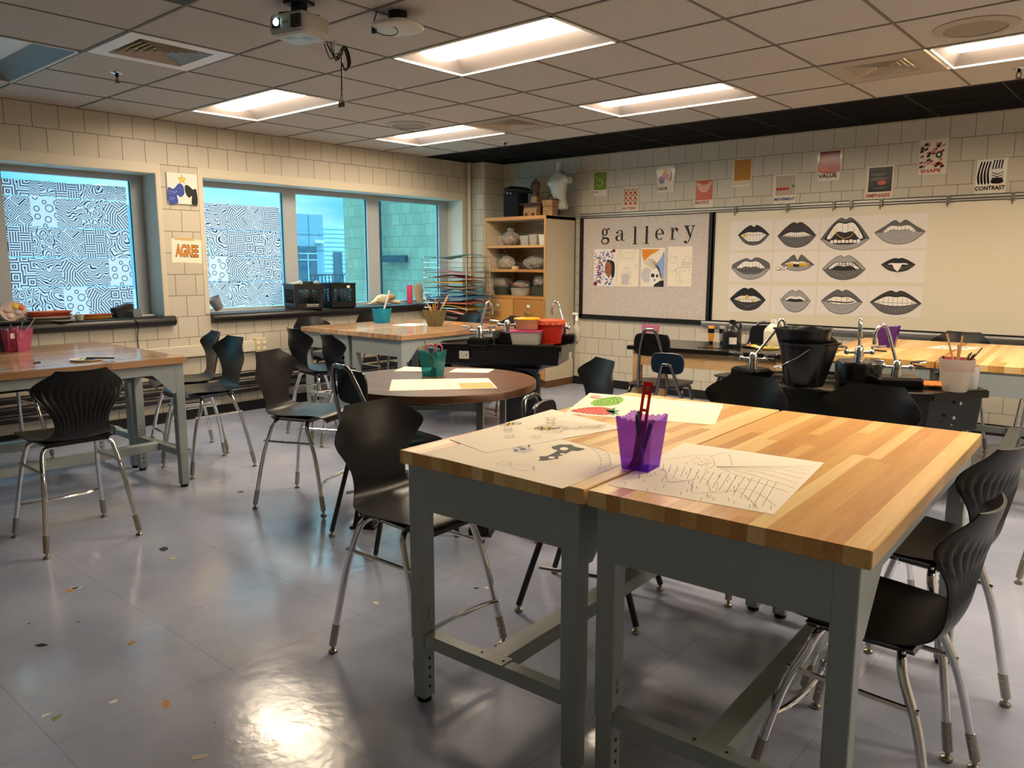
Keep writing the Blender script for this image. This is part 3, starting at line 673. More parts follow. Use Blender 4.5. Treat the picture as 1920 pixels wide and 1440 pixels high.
M_BLUEM = mat('blue marker', '3b4fae', .6); M_REDM = mat('dark red marker', '7d1630', .6); M_SKIN = mat('brown pencil skin', '9a5f41', .7); M_ORANGE = mat('orange marker', 'e08a1e', .6)
M_LBLUE = mat('light blue pencil', '8ea3d4', .7); M_LGREY = mat('pale grey pencil', 'c5c3c4', .8)
t, a = wallart('name_drawing', 1.752, 2.06, 1.256, 1.705, M_WPAPER, 'blue speckled name drawing with a face in profile, first artwork on the board', 'artwork', 'artworks under the gallery letters', BY)
random.seed(3)
a.fills('blue_flecks', [[(u, v), (u+.04+.03*random.random(), v+.01), (u+.05, v+.035), (u+.01, v+.04)] for u, v in [(random.uniform(.02, .9), random.uniform(.02, .92)) for _ in range(150)] if not (.5 < u and .2 < v < .65)], M_BLUEM)
a.fills('hair', [cr([(.6, .68), (.78, .70), (.97, .62), (.98, .3), (.86, .22), (.8, .4), (.68, .5)], 5, True)], M_INK)
a.fills('face', [cr([(.56, .62), (.66, .66), (.8, .62), (.84, .42), (.74, .22), (.64, .28), (.55, .35), (.52, .48)], 5, True)], M_SKIN)
a.strokes('features', [[(.6, .5), (.68, .5)], [(.6, .38), (.68, .36)], [(.58, .46), (.56, .42)]], .004, M_INK)
a.fills('red_corner', [ell(.08, .06, .09, .06, 12), ell(.93, .95, .08, .05, 12)], M_REDM)
art_text(a, 'lettering', 'LaNiya', .14, .38, .12, .8, M_REDM, .01, 90)
t, a = wallart('pencil_scene_drawing', 2.06, 2.394, 1.258, 1.70, M_PAPER, 'faint pencil drawing of a seated figure and small frames, second artwork on the board', 'artwork', 'artworks under the gallery letters', BY)
a.strokes('sketch_lines', [rect(.35, .75, .72, .9)+[(.35, .75)], rect(.18, .86, .26, .96)+[(.18, .86)], rect(.2, .72, .28, .82)+[(.2, .72)], rect(.8, .88, .9, .98)+[(.8, .88)], rect(.75, .72, .84, .82)+[(.75, .72)], rect(.3, .05, .68, .38)+[(.3, .05)], ell(.5, .25, .12, .1)+[(.62, .25)], ell(.52, .45, .06, .05), cr([(.35, .45), (.5, .53), (.66, .42), (.64, .2)], 5), [(.12, .95), (.1, .5), (.08, .1)], [(.9, .6), (.86, .5), (.94, .46), (.9, .6)]], .0028, M_PENCIL)
a.fills('pencil_shading', [rect(.31, .06, .6, .34)], M_LGREY)
t, a = wallart('skull_drawing', 2.424, 2.741, 1.262, 1.71, M_PAPER, 'drawing of a skull with spiky orange and blue hair, third artwork on the board', 'artwork', 'artworks under the gallery letters', BY)
a.fills('orange_hair', [[(.03, .97), (.8, .96), (.4, .82), (.12, .66), (.05, .8)]], M_ORANGE)
a.fills('blue_hair', [cr([(.98, .9), (.85, .75), (.7, .62), (.62, .5), (.78, .45), (.95, .2), (.99, .3)], 4, True)], M_LBLUE)
a.fills('grey_haze', [ell(.25, .3, .22, .2)], M_LGREY)
a.strokes('hair_lines', [cr([(.1+.05*i, .62-.02*i), (.35+.05*i, .72-.03*i), (.6+.04*i, .66-.06*i), (.8, .45-.02*i)], 4) for i in range(9)], .0035, M_GRAPHD)
a.fills('skull', [cr([(.4, .32), (.52, .42), (.72, .4), (.8, .26), (.72, .14), (.66, .04), (.5, .03), (.42, .14)], 5, True)], M_WPAPER)
a.fills('eye_socket', [ell(.52, .29, .08, .055), ell(.7, .28, .05, .045), ell(.6, .17, .03, .03)], M_GRAPHD)
a.fills('black_shoulder', [[(.55, 0), (.6, .06), (.85, .16), (.99, .17), (.99, 0)]], M_INK)
t, a = wallart('doodle_drawing', 2.782, 3.088, 1.273, 1.722, M_PAPER, 'pencil drawing of a microphone and music notes, fourth artwork on the board', 'artwork', 'artworks under the gallery letters', BY)
a.strokes('sketch_lines', [ell(.45, .4, .1, .07)+[(.55, .4)], [(.38, .34), (.4, .06), (.5, .06), (.52, .34)], rect(.08, .6, .4, .74)+[(.08, .6)], rect(.68, .6, .96, .72)+[(.68, .6)], [(.52, .47), (.97, .47)], [(.52, .6), (.97, .6)], [(.1, .3), (.1, .4), (.2, .4), (.2, .3)], [(.56, .06), (.58, .14), (.64, .13)]]+[[(.55+.05*i, .47), (.6+.05*i, .6)] for i in range(8)], .0028, M_PENCIL)
a.fills('specks', [ell(random.uniform(.05, .95), random.uniform(.05, .97), .014, .008, 6) for _ in range(40)], M_GRAPH)

# whiteboard
wbd = thing('whiteboard', 'long cream whiteboard covered with rows of mouth drawings', 'whiteboard', (3.36, GY, .91))
MB().box(0, 4.9, -.022, 0, 0, 1.178).build('writing_surface', mat('glossy cream whiteboard', 'd6cfba', .22, spec=.5), wbd)
f = MB()
f.box(-.035, 0, -.03, 0, -.03, 1.2); f.box(4.9, 4.93, -.03, 0, -.03, 1.2); f.box(-.035, 4.93, -.03, 0, -.03, 0)
f.build('frame', M_BLKFR, wbd)
MR = mat('anodised rail', 'b9b5ad', .35, .6)
ty = MB(); ty.loft([[(x, -.02, -.02), (x, -.095, -.012), (x, -.1, -.03), (x, -.09, -.058), (x, -.02, -.062)] for x in (-.09, 4.93)])
ty.build('pen_tray', mat('grey aluminium tray', '8d8d8b', .35, .7), wbd)
rl = thing('display_rail', 'long metal map rail with black cork line above both boards', 'rail', (1.54, GY, 2.087))
MB().box(0, 6.8, -.035, 0, .0, .05).build('rail_body', MR, rl)
rb = MB(); rb.box(0, 6.8, -.037, -.03, .012, .022); rb.box(0, 6.8, -.037, -.03, -.006, .0); rb.box(0, 6.8, -.037, -.03, .042, .05); rb.build('cork_strip', M_BLKFR, rl)
for q, x in enumerate((3.594, 4.159, 4.621, 4.787, 5.058, 5.628, 6.125)):
    c = MB(); c.box(-.014, .014, -.055, -.036, -.035, .035); c.tube([(0, -.055, -.03), (0, -.075, -.045), (0, -.065, -.06), (0, -.05, -.05)], .004, 6)
    tag(c.build('rail_hook', mat('dull steel', '77716a', .4, .8), loc=(x, GY, 2.10)), 'small steel hook on the map rail, %s from the left' % ('first', 'second', 'third', 'fourth', 'fifth', 'sixth', 'seventh')[q], 'hook', 'hooks on the map rail')

# the twelve mouths
LY = GY-.022
M_SHEET = mat('grey-white sketch paper', 'd9d3cc', .75); M_TOOTH = mat('paper white teeth', 'e8e3da', .7)
def lips(x0, x1, z0, z1, label, c=(.5, .5), w_=.8, top=.85, dip=.78, bot=.12, ot=.62, ob=.38, iw=.72, up=M_GRAPHD, lo=M_GRAPH, teeth=7, two=True, extra=None, mouth=None, blunt=False, sharp=0.0):
    t, a = wallart('mouth_drawing', x0, x1, z0, z1, M_SHEET, label, 'drawing', 'mouth drawings on the whiteboard', LY)
    cx, cy = c; L_, R_ = cx-w_/2, cx+w_/2
    if blunt: T = cr([(L_, cy-.05), (L_+.03, cy+.14), (cx-.14*w_, top), (cx, dip), (cx+.16*w_, top+.03), (R_-.04, cy+.2), (R_, cy)], 6)
    else: T = cr([(L_, cy), (cx-.3*w_, cy+(top-cy)*(.62-sharp)), (cx-.11*w_, top), (cx, dip), (cx+.11*w_, top), (cx+.3*w_, cy+(top-cy)*(.62-sharp)), (R_, cy)], 6)
    B = cr([(R_, cy), (cx+.3*w_, cy+(bot-cy)*.72), (cx+.1*w_, bot), (cx-.1*w_, bot), (cx-.3*w_, cy+(bot-cy)*.72), (L_, cy)], 6)
    iL, iR = cx-w_*iw/2, cx+w_*iw/2
    OT = cr([(iL, cy), (cx-.2*w_, ot-.02), (cx, ot-.03), (cx+.2*w_, ot-.02), (iR, cy)], 6); OB = cr([(iR, cy), (cx+.2*w_, ob+.02), (cx, ob), (cx-.2*w_, ob+.02), (iL, cy)], 6)
    a.fills('lower_lip', [[(L_, cy)]+[p for p in reversed(B)][1:-1]+[(R_, cy)]], lo)
    a.fills('upper_lip', [T+[(R_-.01, cy-.01), (L_+.01, cy-.01)]], up)
    a.fills('mouth_opening', [OT+OB[1:-1]], mouth or M_INK)
    if teeth:
        if two: tp = [(u, v if i < len(OT) else max(v, ob)) for i, (u, v) in enumerate([(cx+(u-cx)*.95, cy+(v-cy)*.86) for u, v in OT+OB[1:-1]])]; a.fills('teeth', [tp], M_TOOTH); rows = (ob, ot)
        else: tp = [(cx+(u-cx)*.9, cy+(v-cy)*.9+.01) for u, v in OT]; lo2 = [(u, max(cy, v-(ot-ob)*.38)) for u, v in reversed(tp)]; a.fills('teeth', [tp[1:-1]+lo2[1:-1]], M_TOOTH)
        iw2 = (iR-iL)*.92; lns = []
        for i in range(1, teeth):
            u = cx-iw2/2+iw2*i/teeth; k = 1-((u-cx)/(iw2/2))**2
            lns.append([(u, cy+(ot-cy)*k*.85), (u, cy-(cy-ob)*k*(.85 if two else 0))])
        if two: lns.append([(cx-iw2*.47, cy+.01), (cx, cy-.01), (cx+iw2*.47, cy+.01)])
        a.strokes('tooth_lines', lns, .003, M_GRAPHD)
    a.strokes('outline', [T, B], .0045, M_INK)
    # pencil hatching across the lips
    hs = []
    for i in range(13):
        u = L_+w_*(.12+.76*i/12); k = 1-abs(u-cx)/(w_/2)
        hs.append([(u, cy-(cy-bot)*k*.55-.02), (u+.01, cy-(cy-bot)*k*.8)])
    a.strokes('hatching', hs, .003, M_GRAPHL if lo is not M_GRAPHL else M_GRAPH)
    if extra: extra(a)
    return t
def gold_tooth(u, v, s=.05):
    return lambda a: a.fills('gold_tooth', [rect(u-s*.5, v-s*.8, u+s*.5, v+s*.8)], M_GOLD)
xs_ = [(3.543, 4.011), (4.031, 4.492), (4.507, 4.99), (4.994, 5.476)]
lips(*xs_[0], 1.671, 1.98, 'mouth drawing, black upper lip, grin with one gold tooth, top left sheet', (.55, .52), .74, .84, .78, .18, .64, .26, .86, M_INK, M_GRAPH, 8, True, gold_tooth(.34, .5, .07))
lips(*xs_[1], 1.672, 1.981, 'mouth drawing, dark full lips and closed white teeth, second on top row', (.5, .45), .86, .88, .85, .08, .6, .4, .8, M_GRAPHD, M_GRAPH, 14)
def grill(a):
    a.strokes('gold_chain', [cr([(.28, .62), (.3, .5), (.42, .36), (.5, .34), (.6, .4), (.66, .52), (.68, .62)], 5), [(.25, .62), (.25, .42)]], .005, M_GOLD)
    a.fills('lower_teeth', [rect(.2+.075*i, .2, .262+.075*i, .28+.02*(i % 2)) for i in range(8)], M_TOOTH)
lips(*xs_[2], 1.668, 1.988, 'wide open mouth drawing with gold chain hanging from teeth, third on top row', (.48, .32), .96, .95, .9, -.0, .84, .15, .86, M_GRAPH, M_GRAPHL, 7, False, grill)
lips(*xs_[3], 1.67, 1.991, 'mouth drawing, pale sharp-cornered lips with clenched teeth, top right sheet', (.5, .48), .92, .82, .74, .14, .68, .42, .7, M_GRAPH, M_GRAPHL, 9, False, None, M_GRAPHL, sharp=.12)
lips(*xs_[0], 1.343, 1.644, 'boxy shaded mouth drawing with two bare rows of teeth, first of middle row', (.52, .46), .9, .8, .74, .08, .72, .25, .86, M_GRAPH, M_GRAPHL, 9, False, lambda a: a.strokes('lower_teeth', [cr([(.2+.08*i, .32), (.24+.08*i, .42), (.28+.08*i, .32)], 4) for i in range(7)], .004, M_INK), M_GRAPH, True)
def cig(a):
    a.fills('rolled_paper', [[(.1, .36), (.3, .50), (.34, .44), (.22, .34), (.2, .36)], ell(.13, .42, .06, .05)], M_TOOTH); a.strokes('rolled_paper_edge', [ell(.13, .42, .06, .05)+[(.19, .42)], [(.18, .38), (.3, .50)], [(.2, .35), (.34, .44)]], .004, M_GRAPHD)
    a.fills('gold_tooth', [rect(.34+.065*i, .5, .395+.065*i, .62) for i in (0, 1, 4, 5, 6)], M_GOLD)
lips(*xs_[1], 1.35, 1.654, 'mouth drawing with gold teeth and a rolled paper in the corner', (.55, .56), .74, .88, .7, .36, .68, .48, .9, M_GRAPH, M_GRAPHL, 9, False, cig, None, sharp=.1)
def brv(a):
    a.strokes('tooth_letters', [rect(.36+.062*i, .54+.012*math.sin(i), .405+.062*i, .64)+[(.36+.062*i, .54)] for i in range(7)], .005, M_INK)
lips(*xs_[2], 1.352, 1.653, 'mouth drawing, dark lips slightly open with boxed upper teeth, third of middle row', (.5, .42), .86, .85, .8, .08, .66, .36, .82, M_GRAPHL, M_GRAPH, 9, False, brv)
def fang(a):
    a.fills('fang', [[(.4, .6), (.46, .42), (.52, .34), (.56, .44), (.6, .6)]], M_TOOTH); a.strokes('drip', [[(.52, .34), (.52, .26)]], .003, M_GRAPHD)
lips(*xs_[3], 1.355, 1.653, 'small black mouth drawing with long white tongue-like tooth, right of middle row', (.52, .56), .62, .76, .74, .34, .62, .5, .7, M_INK, M_GRAPHD, 4, False, fang)
lips(*xs_[0], 1.011, 1.30, 'mouth drawing, black peaked upper lip and several gold teeth, bottom left sheet', (.48, .48), .86, .9, .86, .08, .64, .36, .8, M_INK, M_GRAPHD, 9, True, lambda a: a.fills('gold_tooth', [rect(.42, .5, .5, .64), rect(.58, .38, .63, .46), rect(.25, .42, .29, .48)], M_GOLD))
lips(*xs_[1], 1.01, 1.30, 'narrow pale grey mouth drawing, lips slightly parted, second on bottom row', (.55, .5), .68, .86, .78, .1, .66, .44, .84, M_GRAPHL, M_GRAPHL, 9, False)
lips(*xs_[2], 1.02, 1.308, 'mouth drawing with jewel on one tooth and dark gap, third on bottom row', (.5, .48), .82, .88, .82, .06, .68, .36, .82, M_GRAPH, M_GRAPHL, 6, True, lambda a: (a.strokes('jewel', [ell(.62, .58, .03, .04)+[(.65, .58)]], .005, M_GOLD), a.strokes('gap_line', [cr([(.2, .47), (.4, .46), (.6, .44), (.75, .5)], 4)], .01, M_INK)))
lips(*xs_[3], 1.03, 1.318, 'mouth drawing, widest smile with black upper lip, bottom right sheet', (.52, .46), .94, .85, .8, .08, .7, .34, .9, M_GRAPHD, M_GRAPH, 9, True)

# element-of-art posters in plastic sleeves
M_SLEEVE = mat('glossy sleeved white sheet', 'e3dccb', .12, spec=.8)
def G(c, n=None): return mat(n or 'poster '+c, c, .15, spec=.8)
def poster(x0, x1, z0, z1, label, word, wc, panel, draw=None, wv=(.08, .2), wu=(.08, .9)):
    t, a = wallart('poster', x0, x1, z0, z1, M_SLEEVE, label, 'poster', 'small posters above the map rail')
    if panel: a.fills('colour_panel', [rect(*panel[0])], panel[1])
    if draw: draw(a)
    if word: art_text(a, 'title', word, wu[0], wu[1], wv[0], wv[1], wc, .03)
    w_, h_ = x1-x0, z1-z0     # puffy sleeve edge
    for s_ in (-1, 1): MB().box(s_*w_/2-.006, s_*w_/2+.006, -.005, -.0005, -h_/2, h_/2).build('sleeve_edge', mat('clear vinyl edge', 'cfc8ba', .08, spec=1), t)
K_ = mat('poster black', '15120f', .15, spec=.8); RD = G('a3282f'); 
poster(1.706, 1.915, 2.343, 2.633, 'green poster titled LINE with white bird outline', 'LINE', G('4d6b1e'), ((.06, .25, .94, .97), G('6d8c1f')), lambda a: a.strokes('white_bird', [cr([(.2, .8), (.4, .62), (.5, .7), (.62, .55), (.7, .62), (.6, .45), (.4, .42), (.25, .5)], 5)], .004, M_WHITE), (.13, .2), (.08, .38))
def pat(a):
    a.fills('red_motif', [ell(.22+.28*i, .36+.2*j, .08, .05, 10) for i in range(3) for j in range(3)], RD); a.fills('black_motif', [[(.1+.28*i, .42+.2*j), (.18+.28*i, .48+.2*j), (.12+.28*i, .5+.2*j)] for i in range(3) for j in range(3)]+[[(.34+.28*i, .42+.2*j), (.26+.28*i, .48+.2*j), (.32+.28*i, .5+.2*j)] for i in range(3) for j in range(3)], K_)
poster(2.131, 2.362, 2.126, 2.428, 'poster titled PATTERN with red and black folk motifs', 'PATTERN', RD, ((.06, .26, .94, .97), G('d9b99a')), pat, (.12, .22), (.06, .82))
def colr(a):
    for i, c in enumerate(('c23a3a', 'd98a2a', 'd9c23a', '7a2a4a', '3a4a7a', 'b03055')): a.fills('colour_splash', [ell(.4+.18*math.cos(i), .6+.16*math.sin(i*1.3), .16, .13, 14)], G(c))
    a.fills('head_shadow', [cr([(.7, .85), (.85, .7), (.84, .5), (.7, .4), (.78, .6)], 4, True)], K_)
poster(2.601, 2.822, 2.333, 2.631, 'shiny poster of a rainbow coloured head, titled COLOR', 'COLOR', K_, None, colr, (.1, .2), (.05, .62))
poster(3.085, 3.309, 2.139, 2.447, 'pink and orange poster titled BALANCE', 'BALANCE', RD, ((.05, .28, .95, .97), G('c4604a')), lambda a: a.fills('pale_swirl', [cr([(.1, .9), (.5, .8), (.9, .92), (.7, .6), (.4, .55), (.15, .7)], 4, True)], G('e0a89a')), (.14, .25), (.05, .78))
poster(3.520, 3.738, 2.341, 2.629, 'golden orange poster with glare, third highest on wall', None, K_, ((.1, .22, .95, .97), G('b8812a')), lambda a: a.fills('pale_lower_band', [rect(.1, .06, .95, .2)], G('d6c6a2')))
def mov(a):
    a.fills('red_balls', [ell(.2+.14*i, .52, .07, .05, 14) for i in range(4)], G('b5382f')); a.strokes('strings', [[(.2+.14*i, .57), (.2+.14*i, .95)] for i in range(5)], .003, G('9a9488'))
    a.fills('dark_ball', [ell(.86, .6, .05, .04, 12)], G('55534e'))
poster(3.979, 4.226, 2.133, 2.435, 'cream poster titled MOVEMENT with row of red balls', 'MOVEMENT', G('3a5a80'), ((.1, .3, .95, .96), G('b5aa95')), mov, (.13, .23), (.08, .95))
def val(a):
    for i, c in enumerate(('8f1f24', 'a83a2c', 'c0562f')): a.fills('red_wave', [cr([(.08, .7-.16*i), (.35, .8-.18*i), (.6, .62-.14*i), (.95, .74-.2*i), (.95, .3), (.08, .3)], 4, True)], G(c))
poster(4.425, 4.651, 2.341, 2.634, 'red and orange wavy poster titled VALUE', 'VALUE', K_, ((.08, .28, .95, .97), G('7a1220')), val, (.1, .24), (.05, .85))
poster(4.894, 5.147, 2.132, 2.447, 'black poster titled EMPHASIS in red with one red shape', 'EMPHASIS', G('b5382f'), ((.1, .24, .93, .96), K_), lambda a: (a.fills('grey_ripples', [ell(.45, .75, .3, .05, 14), ell(.5, .62, .34, .05, 14), ell(.5, .35, .3, .04, 14)], G('4a4a4c')), a.fills('red_shape', [ell(.58, .5, .16, .07, 14)], G('c24a3a'))), (.08, .19), (.06, .9))
def shp(a):
    random.seed(5)
    for c in ('b5382f', 'c98a86', '15120f'): a.fills('shape', [[(u, v), (u+.12, v+.03), (u+.1, v+.1), (u-.02, v+.06)] for u, v in [(random.uniform(.05, .8), random.uniform(.15, .85)) for _ in range(12)]], G(c))
    a.fills('curl', [ell(.7, .55, .12, .1, 12)], K_); a.fills('curl_inner', [ell(.7, .55, .06, .05, 12)], M_SLEEVE)
poster(5.345, 5.585, 2.337, 2.646, 'cluttered red and black shapes poster titled SHAPE, highest on wall', 'SHAPE', G('b5382f'), None, shp, (.05, .16), (.1, .8))
def zeb(a):
    a.fills('zebra_stripe', [cr([(.1+.1*i, .3), (.06+.1*i, .5), (.1+.09*i, .72), (.16+.09*i, .92), (.2+.09*i, .9), (.15+.09*i, .7), (.13+.1*i, .5), (.16+.1*i, .3)], 3, True) for i in range(4)]+[[(.55+.08*i, .95), (.5+.09*i, .7), (.54+.09*i, .7), (.6+.08*i, .95)] for i in range(4)]+[[(.5, .62-.07*i), (.68, .56-.07*i), (.88, .62-.07*i), (.88, .6-.07*i), (.68, .53-.07*i), (.5, .6-.07*i)] for i in range(4)], K_)
    a.fills('muzzle', [cr([(.52, .3), (.55, .44), (.82, .44), (.86, .3)], 4, True)], K_)
poster(5.816, 6.064, 2.135, 2.437, 'black and white zebra poster titled CONTRAST', 'CONTRAST', K_, ((.04, .27, .96, .96), M_WPAPER), zeb, (.11, .23), (.03, .95))

# on the pier between the windows: plane x = 0, horizontal runs along +y
def pierart(name, y0, y1, z0, z1, m_, label, cat, tilt=0, th=.002):
    t = thing(name, label, cat, (0.0, (y0+y1)/2, (z0+z1)/2)); t.rotation_euler = (math.radians(tilt), 0, 0); w_, h_ = y1-y0, z1-z0
    MB().box(0, th, -w_/2, w_/2, -h_/2, h_/2).build('paper', m_, t)
    return t, Art(t, (th, -w_/2, -h_/2), (0, w_, 0), (0, 0, h_), (1, 0, 0))
t, a = pierart('star_painting', 1.405, 1.70, 2.085, 2.37, mat('canvas', 'dfdcd2', .7), 'square painting of blue and black shapes under a yellow star', 'painting', 0, .015)
st = [( .5+(.15 if i % 2 == 0 else .06)*math.sin(i*PI/5), .80+(.15 if i % 2 == 0 else .06)*math.cos(i*PI/5)) for i in range(10)]
a.fills('star', [st], mat('yellow paint', 'd9c22a', .6)); a.strokes('star_outline', [st+[st[0]]], .003, M_INK)
a.fills('blue_shape', [cr([(.02, .02), (.02, .5), (.2, .48), (.38, .66), (.52, .6), (.55, .35), (.42, .22), (.3, .28), (.32, .02)], 4, True)], mat('blue paint', '31479a', .6))
a.fills('black_shape', [cr([(.98, .02), (.96, .5), (.84, .5), (.7, .62), (.58, .6), (.6, .35), (.7, .22), (.8, .28), (.78, .02)], 4, True)], M_INK)
a.strokes('flecks', [[(u, v), (u+.02, v+.03)] for u, v in [(random.uniform(.05, .3), random.uniform(.05, .4)) for _ in range(12)]], .003, M_WHITE)
t, a = pierart('agree_sign', 1.415, 1.715, 1.53, 1.755, M_PAPER, 'hand-lettered orange AGREE sign taped to the pier between windows', 'sign', -2)
art_text(a, 'letter_outline', 'AGREE', .115, .885, .235, .785, M_INK, .055); art_text(a, 'lettering', 'AGREE', .135, .865, .265, .755, M_ORANGE, .012)
a.fills('masking_tape', [rect(.1, .95, .75, 1.05)], mat('masking tape', 'c9ae74', .6))
# ---------------- work tables ----------------
TH = .905
def make_table(label, loc, rotz, top_mat, group, w_=.757, d=1.525, h=TH):
    t = thing('work_table', label, 'table', loc, rotz, group)
    hx, hy = w_/2, d/2
    MB().cbox(-hx, hx, -hy, hy, h-.045, h, .0025).build('tabletop', top_mat, t)
    z1 = h-.045; lx, ly = hx-.055, hy-.045; a = .03
    for sx in (-1, 1):
        for sy in (-1, 1):
            l = MB(); cx_, cy_ = sx*lx, sy*ly
            l.cbox(cx_-a, cx_+a, cy_-a, cy_+a, .235, z1, .003); l.cbox(cx_-a+.003, cx_+a-.003, cy_-a+.003, cy_+a-.003, .018, .24, .003)
            lg = l.build('leg', M_GREY, t)
            MB().lathe([(.024, 0), (.026, .008), (.022, .02)], (cx_, cy_, 0), 14).build('foot', M_RUB, lg)
            hs = MB()
            for q in range(4): hs.lathe([(.006, 0), (.006, .0008)], n=8, smooth=False, M=Matrix.Translation((cx_-sx*(a-.0025), cy_, .06+.035*q)) @ Matrix.Rotation(-sx*PI/2, 4, 'Y'))
            hs.build('adjustment_hole', M_RUB, lg)
            bs = MB()
            for q in (.32, .345): bs.lathe([(.009, 0), (.009, .004), (.006, .006)], n=10, M=Matrix.Translation((cx_-sx*a, cy_, q)) @ Matrix.Rotation(-sx*PI/2, 4, 'Y'))
            bs.build('bolt', M_GREY, lg)
    for sy in (-1, 1):
        ap = MB(); y = sy*(ly+a-.006); ap.box(-lx+a-.002, lx-a+.002, y-.006, y+.006, z1-.15, z1)
        ap.box(-lx+a, lx-a, min(y, y-sy*.03), max(y, y-sy*.03), z1-.152, z1-.148)
        ap.build('end_apron', M_GREY, t)
    for sx in (-1, 1):
        sd = MB(); x = sx*(lx+a-.006)
        prof = [(-ly+a-.002, z1), (-ly+a-.002, z1-.2), (-ly+a+.02, z1-.2), (-ly+a+.15, z1-.065), (ly-a-.15, z1-.065), (ly-a-.02, z1-.2), (ly-a+.002, z1-.2), (ly-a+.002, z1)]
        sd.loft([[(x-.005, y, z) for y, z in prof], [(x+.005, y, z) for y, z in prof]], smooth=False)
        sd.build('side_apron', M_GREY, t)
    for sy in (-1, 1): MB().cbox(-lx+a-.001, lx-a+.001, sy*ly-.025, sy*ly+.025, .215, .262, .003).build('end_stretcher', M_GREY, t)
    s_ = MB(); s_.cbox(-.038, .038, -ly+.02, ly-.02, .21, .266, .003); s_.box(-.06, .06, -ly-.027, -ly+.03, .2625, .2655); s_.box(-.06, .06, ly-.03, ly+.027, .2625, .2655)
    st_ = s_.build('long_stretcher', M_GREY, t)
    sc = MB()
    for x in (-.045, .045):
        for y in (-ly, ly): sc.lathe([(.004, 0), (.004, .0015)], (x, y, .2655), 8, smooth=False)
    sc.build('screw', M_RUB, st_)
    return t
def pair(A, B, h, mats, labels, group, gap=.008, w_=.757, d=1.525):
    """two tables side by side; A = front left corner, B = front right corner of the pair"""
    A = Vector(A); B = Vector(B); u = (B-A).normalized(); v = Vector((-u.y, u.x)); ang = math.atan2(u.y, u.x)
    w_ = ((B-A).length-gap)/2; r_ = []
    for i in (0, 1):
        c = A+u*(w_/2+i*(w_+gap))+v*d/2
        r_.append(make_table(labels[i], (c.x, c.y, 0), ang, mats[i], group, w_, d, h))
    return r_
# near tables (a slightly turned pair)
pair((5.400, -.440), (6.890, -.378), TH, (M_BUTCH, M_BUTCH), ('near maple work table, the left one of the closest pair, under the animal drawings', 'near maple work table, the right one of the closest pair, largest in view'), 'maple work tables', .012, d=1.525)
pair((.760, -1.150), (2.284, -1.150), TH, (M_BUTCH_G, M_BUTCH_G), ('glossy work table against the left window side, behind its twin', 'glossy work table at the left picture edge with paint palette on it'), 'maple work tables', d=1.525)
pair((.695, 2.345), (2.204, 2.352), TH, (M_BUTCH_G, M_BUTCH_G), ('work table by the middle window, left of its pair, beside the milk crates', 'work table by the middle window, right of its pair, holding two pencil cups'), 'maple work tables', d=1.51)
pair((5.405, 3.365), (6.915, 3.475), TH, (M_BUTCH, M_BUTCH), ('far right maple work table under the whiteboard, left of its pair', 'far right maple work table under the whiteboard, cut by right edge'), 'maple work tables', d=1.51)

# black-topped lab table on pine legs
lt = thing('lab_table', 'black-topped lab table on pine legs below the bulletin board', 'table', (4.678, 3.363, 0), math.radians(8))
MB().cbox(-.61, .61, -.315, .315, TH-.032, TH, .003).build('tabletop', mat('black epoxy top', '141414', .25, noise=(25, .2)), lt)
for sx in (-1, 1):
    for sy in (-1, 1): MB().cbox(sx*.54-.03, sx*.54+.03, sy*.26-.03, sy*.26+.03, 0, TH-.032, .003).build('leg', M_PINE, lt)
ap = MB()
for sy in (-1, 1): ap.box(-.51, .51, sy*.27-.011, sy*.27+.011, TH-.032-.115, TH-.032)
for sx in (-1, 1): ap.box(sx*.55-.011, sx*.55+.011, -.23, .23, TH-.032-.115, TH-.032)
ap.build('apron', M_PINE, lt)

# round table on black risers
RZ = .825; RC = (3.945, 1.115)
rtb = thing('round_table', 'round dark walnut table with papers and teal cup, centre of room', 'table', (*RC, 0), math.radians(31))
MB().lathe([(.600, RZ-.045), (.605, RZ-.042), (.605, RZ-.004), (.602, RZ), (.001, RZ)], n=72).build('tabletop', M_ROUND, rtb)
MB().lathe([(.58, RZ-.052), (.58, RZ-.045)], n=48).build('subtop', M_BLKFR, rtb)
for sx in (-1, 1):
    for sy in (-1, 1):
        l = MB(); l.cbox(sx*.345-.019, sx*.345+.019, sy*.345-.019, sy*.345+.019, .11, RZ-.05, .003)
        lg = l.build('leg', mat('dull steel leg', '6d6c68', .35, .6), rtb)
        b = MB(); b.loft([[(sx*.345+q*c*.075, sy*.345+q*s_*.075, 0) for c, s_ in ((-1, -1), (1, -1), (1, 1), (-1, 1))] for q in (1,)]+[[(sx*.345+c*k, sy*.345+s_*k, z) for c, s_ in ((-1, -1), (1, -1), (1, 1), (-1, 1))] for k, z in ((.075, .012), (.06, .014), (.045, .12), (.032, .122), (.032, .145))])
        b.build('riser', M_BPLAST, lg)
apn = MB()
for sy in (-1, 1):
    apn.box(-.33, .33, sy*.345-.008, sy*.345+.008, RZ-.12, RZ-.05); apn.box(sy*.345-.008, sy*.345+.008, -.33, .33, RZ-.12, RZ-.05)
apn.build('apron', M_GREY, rtb)

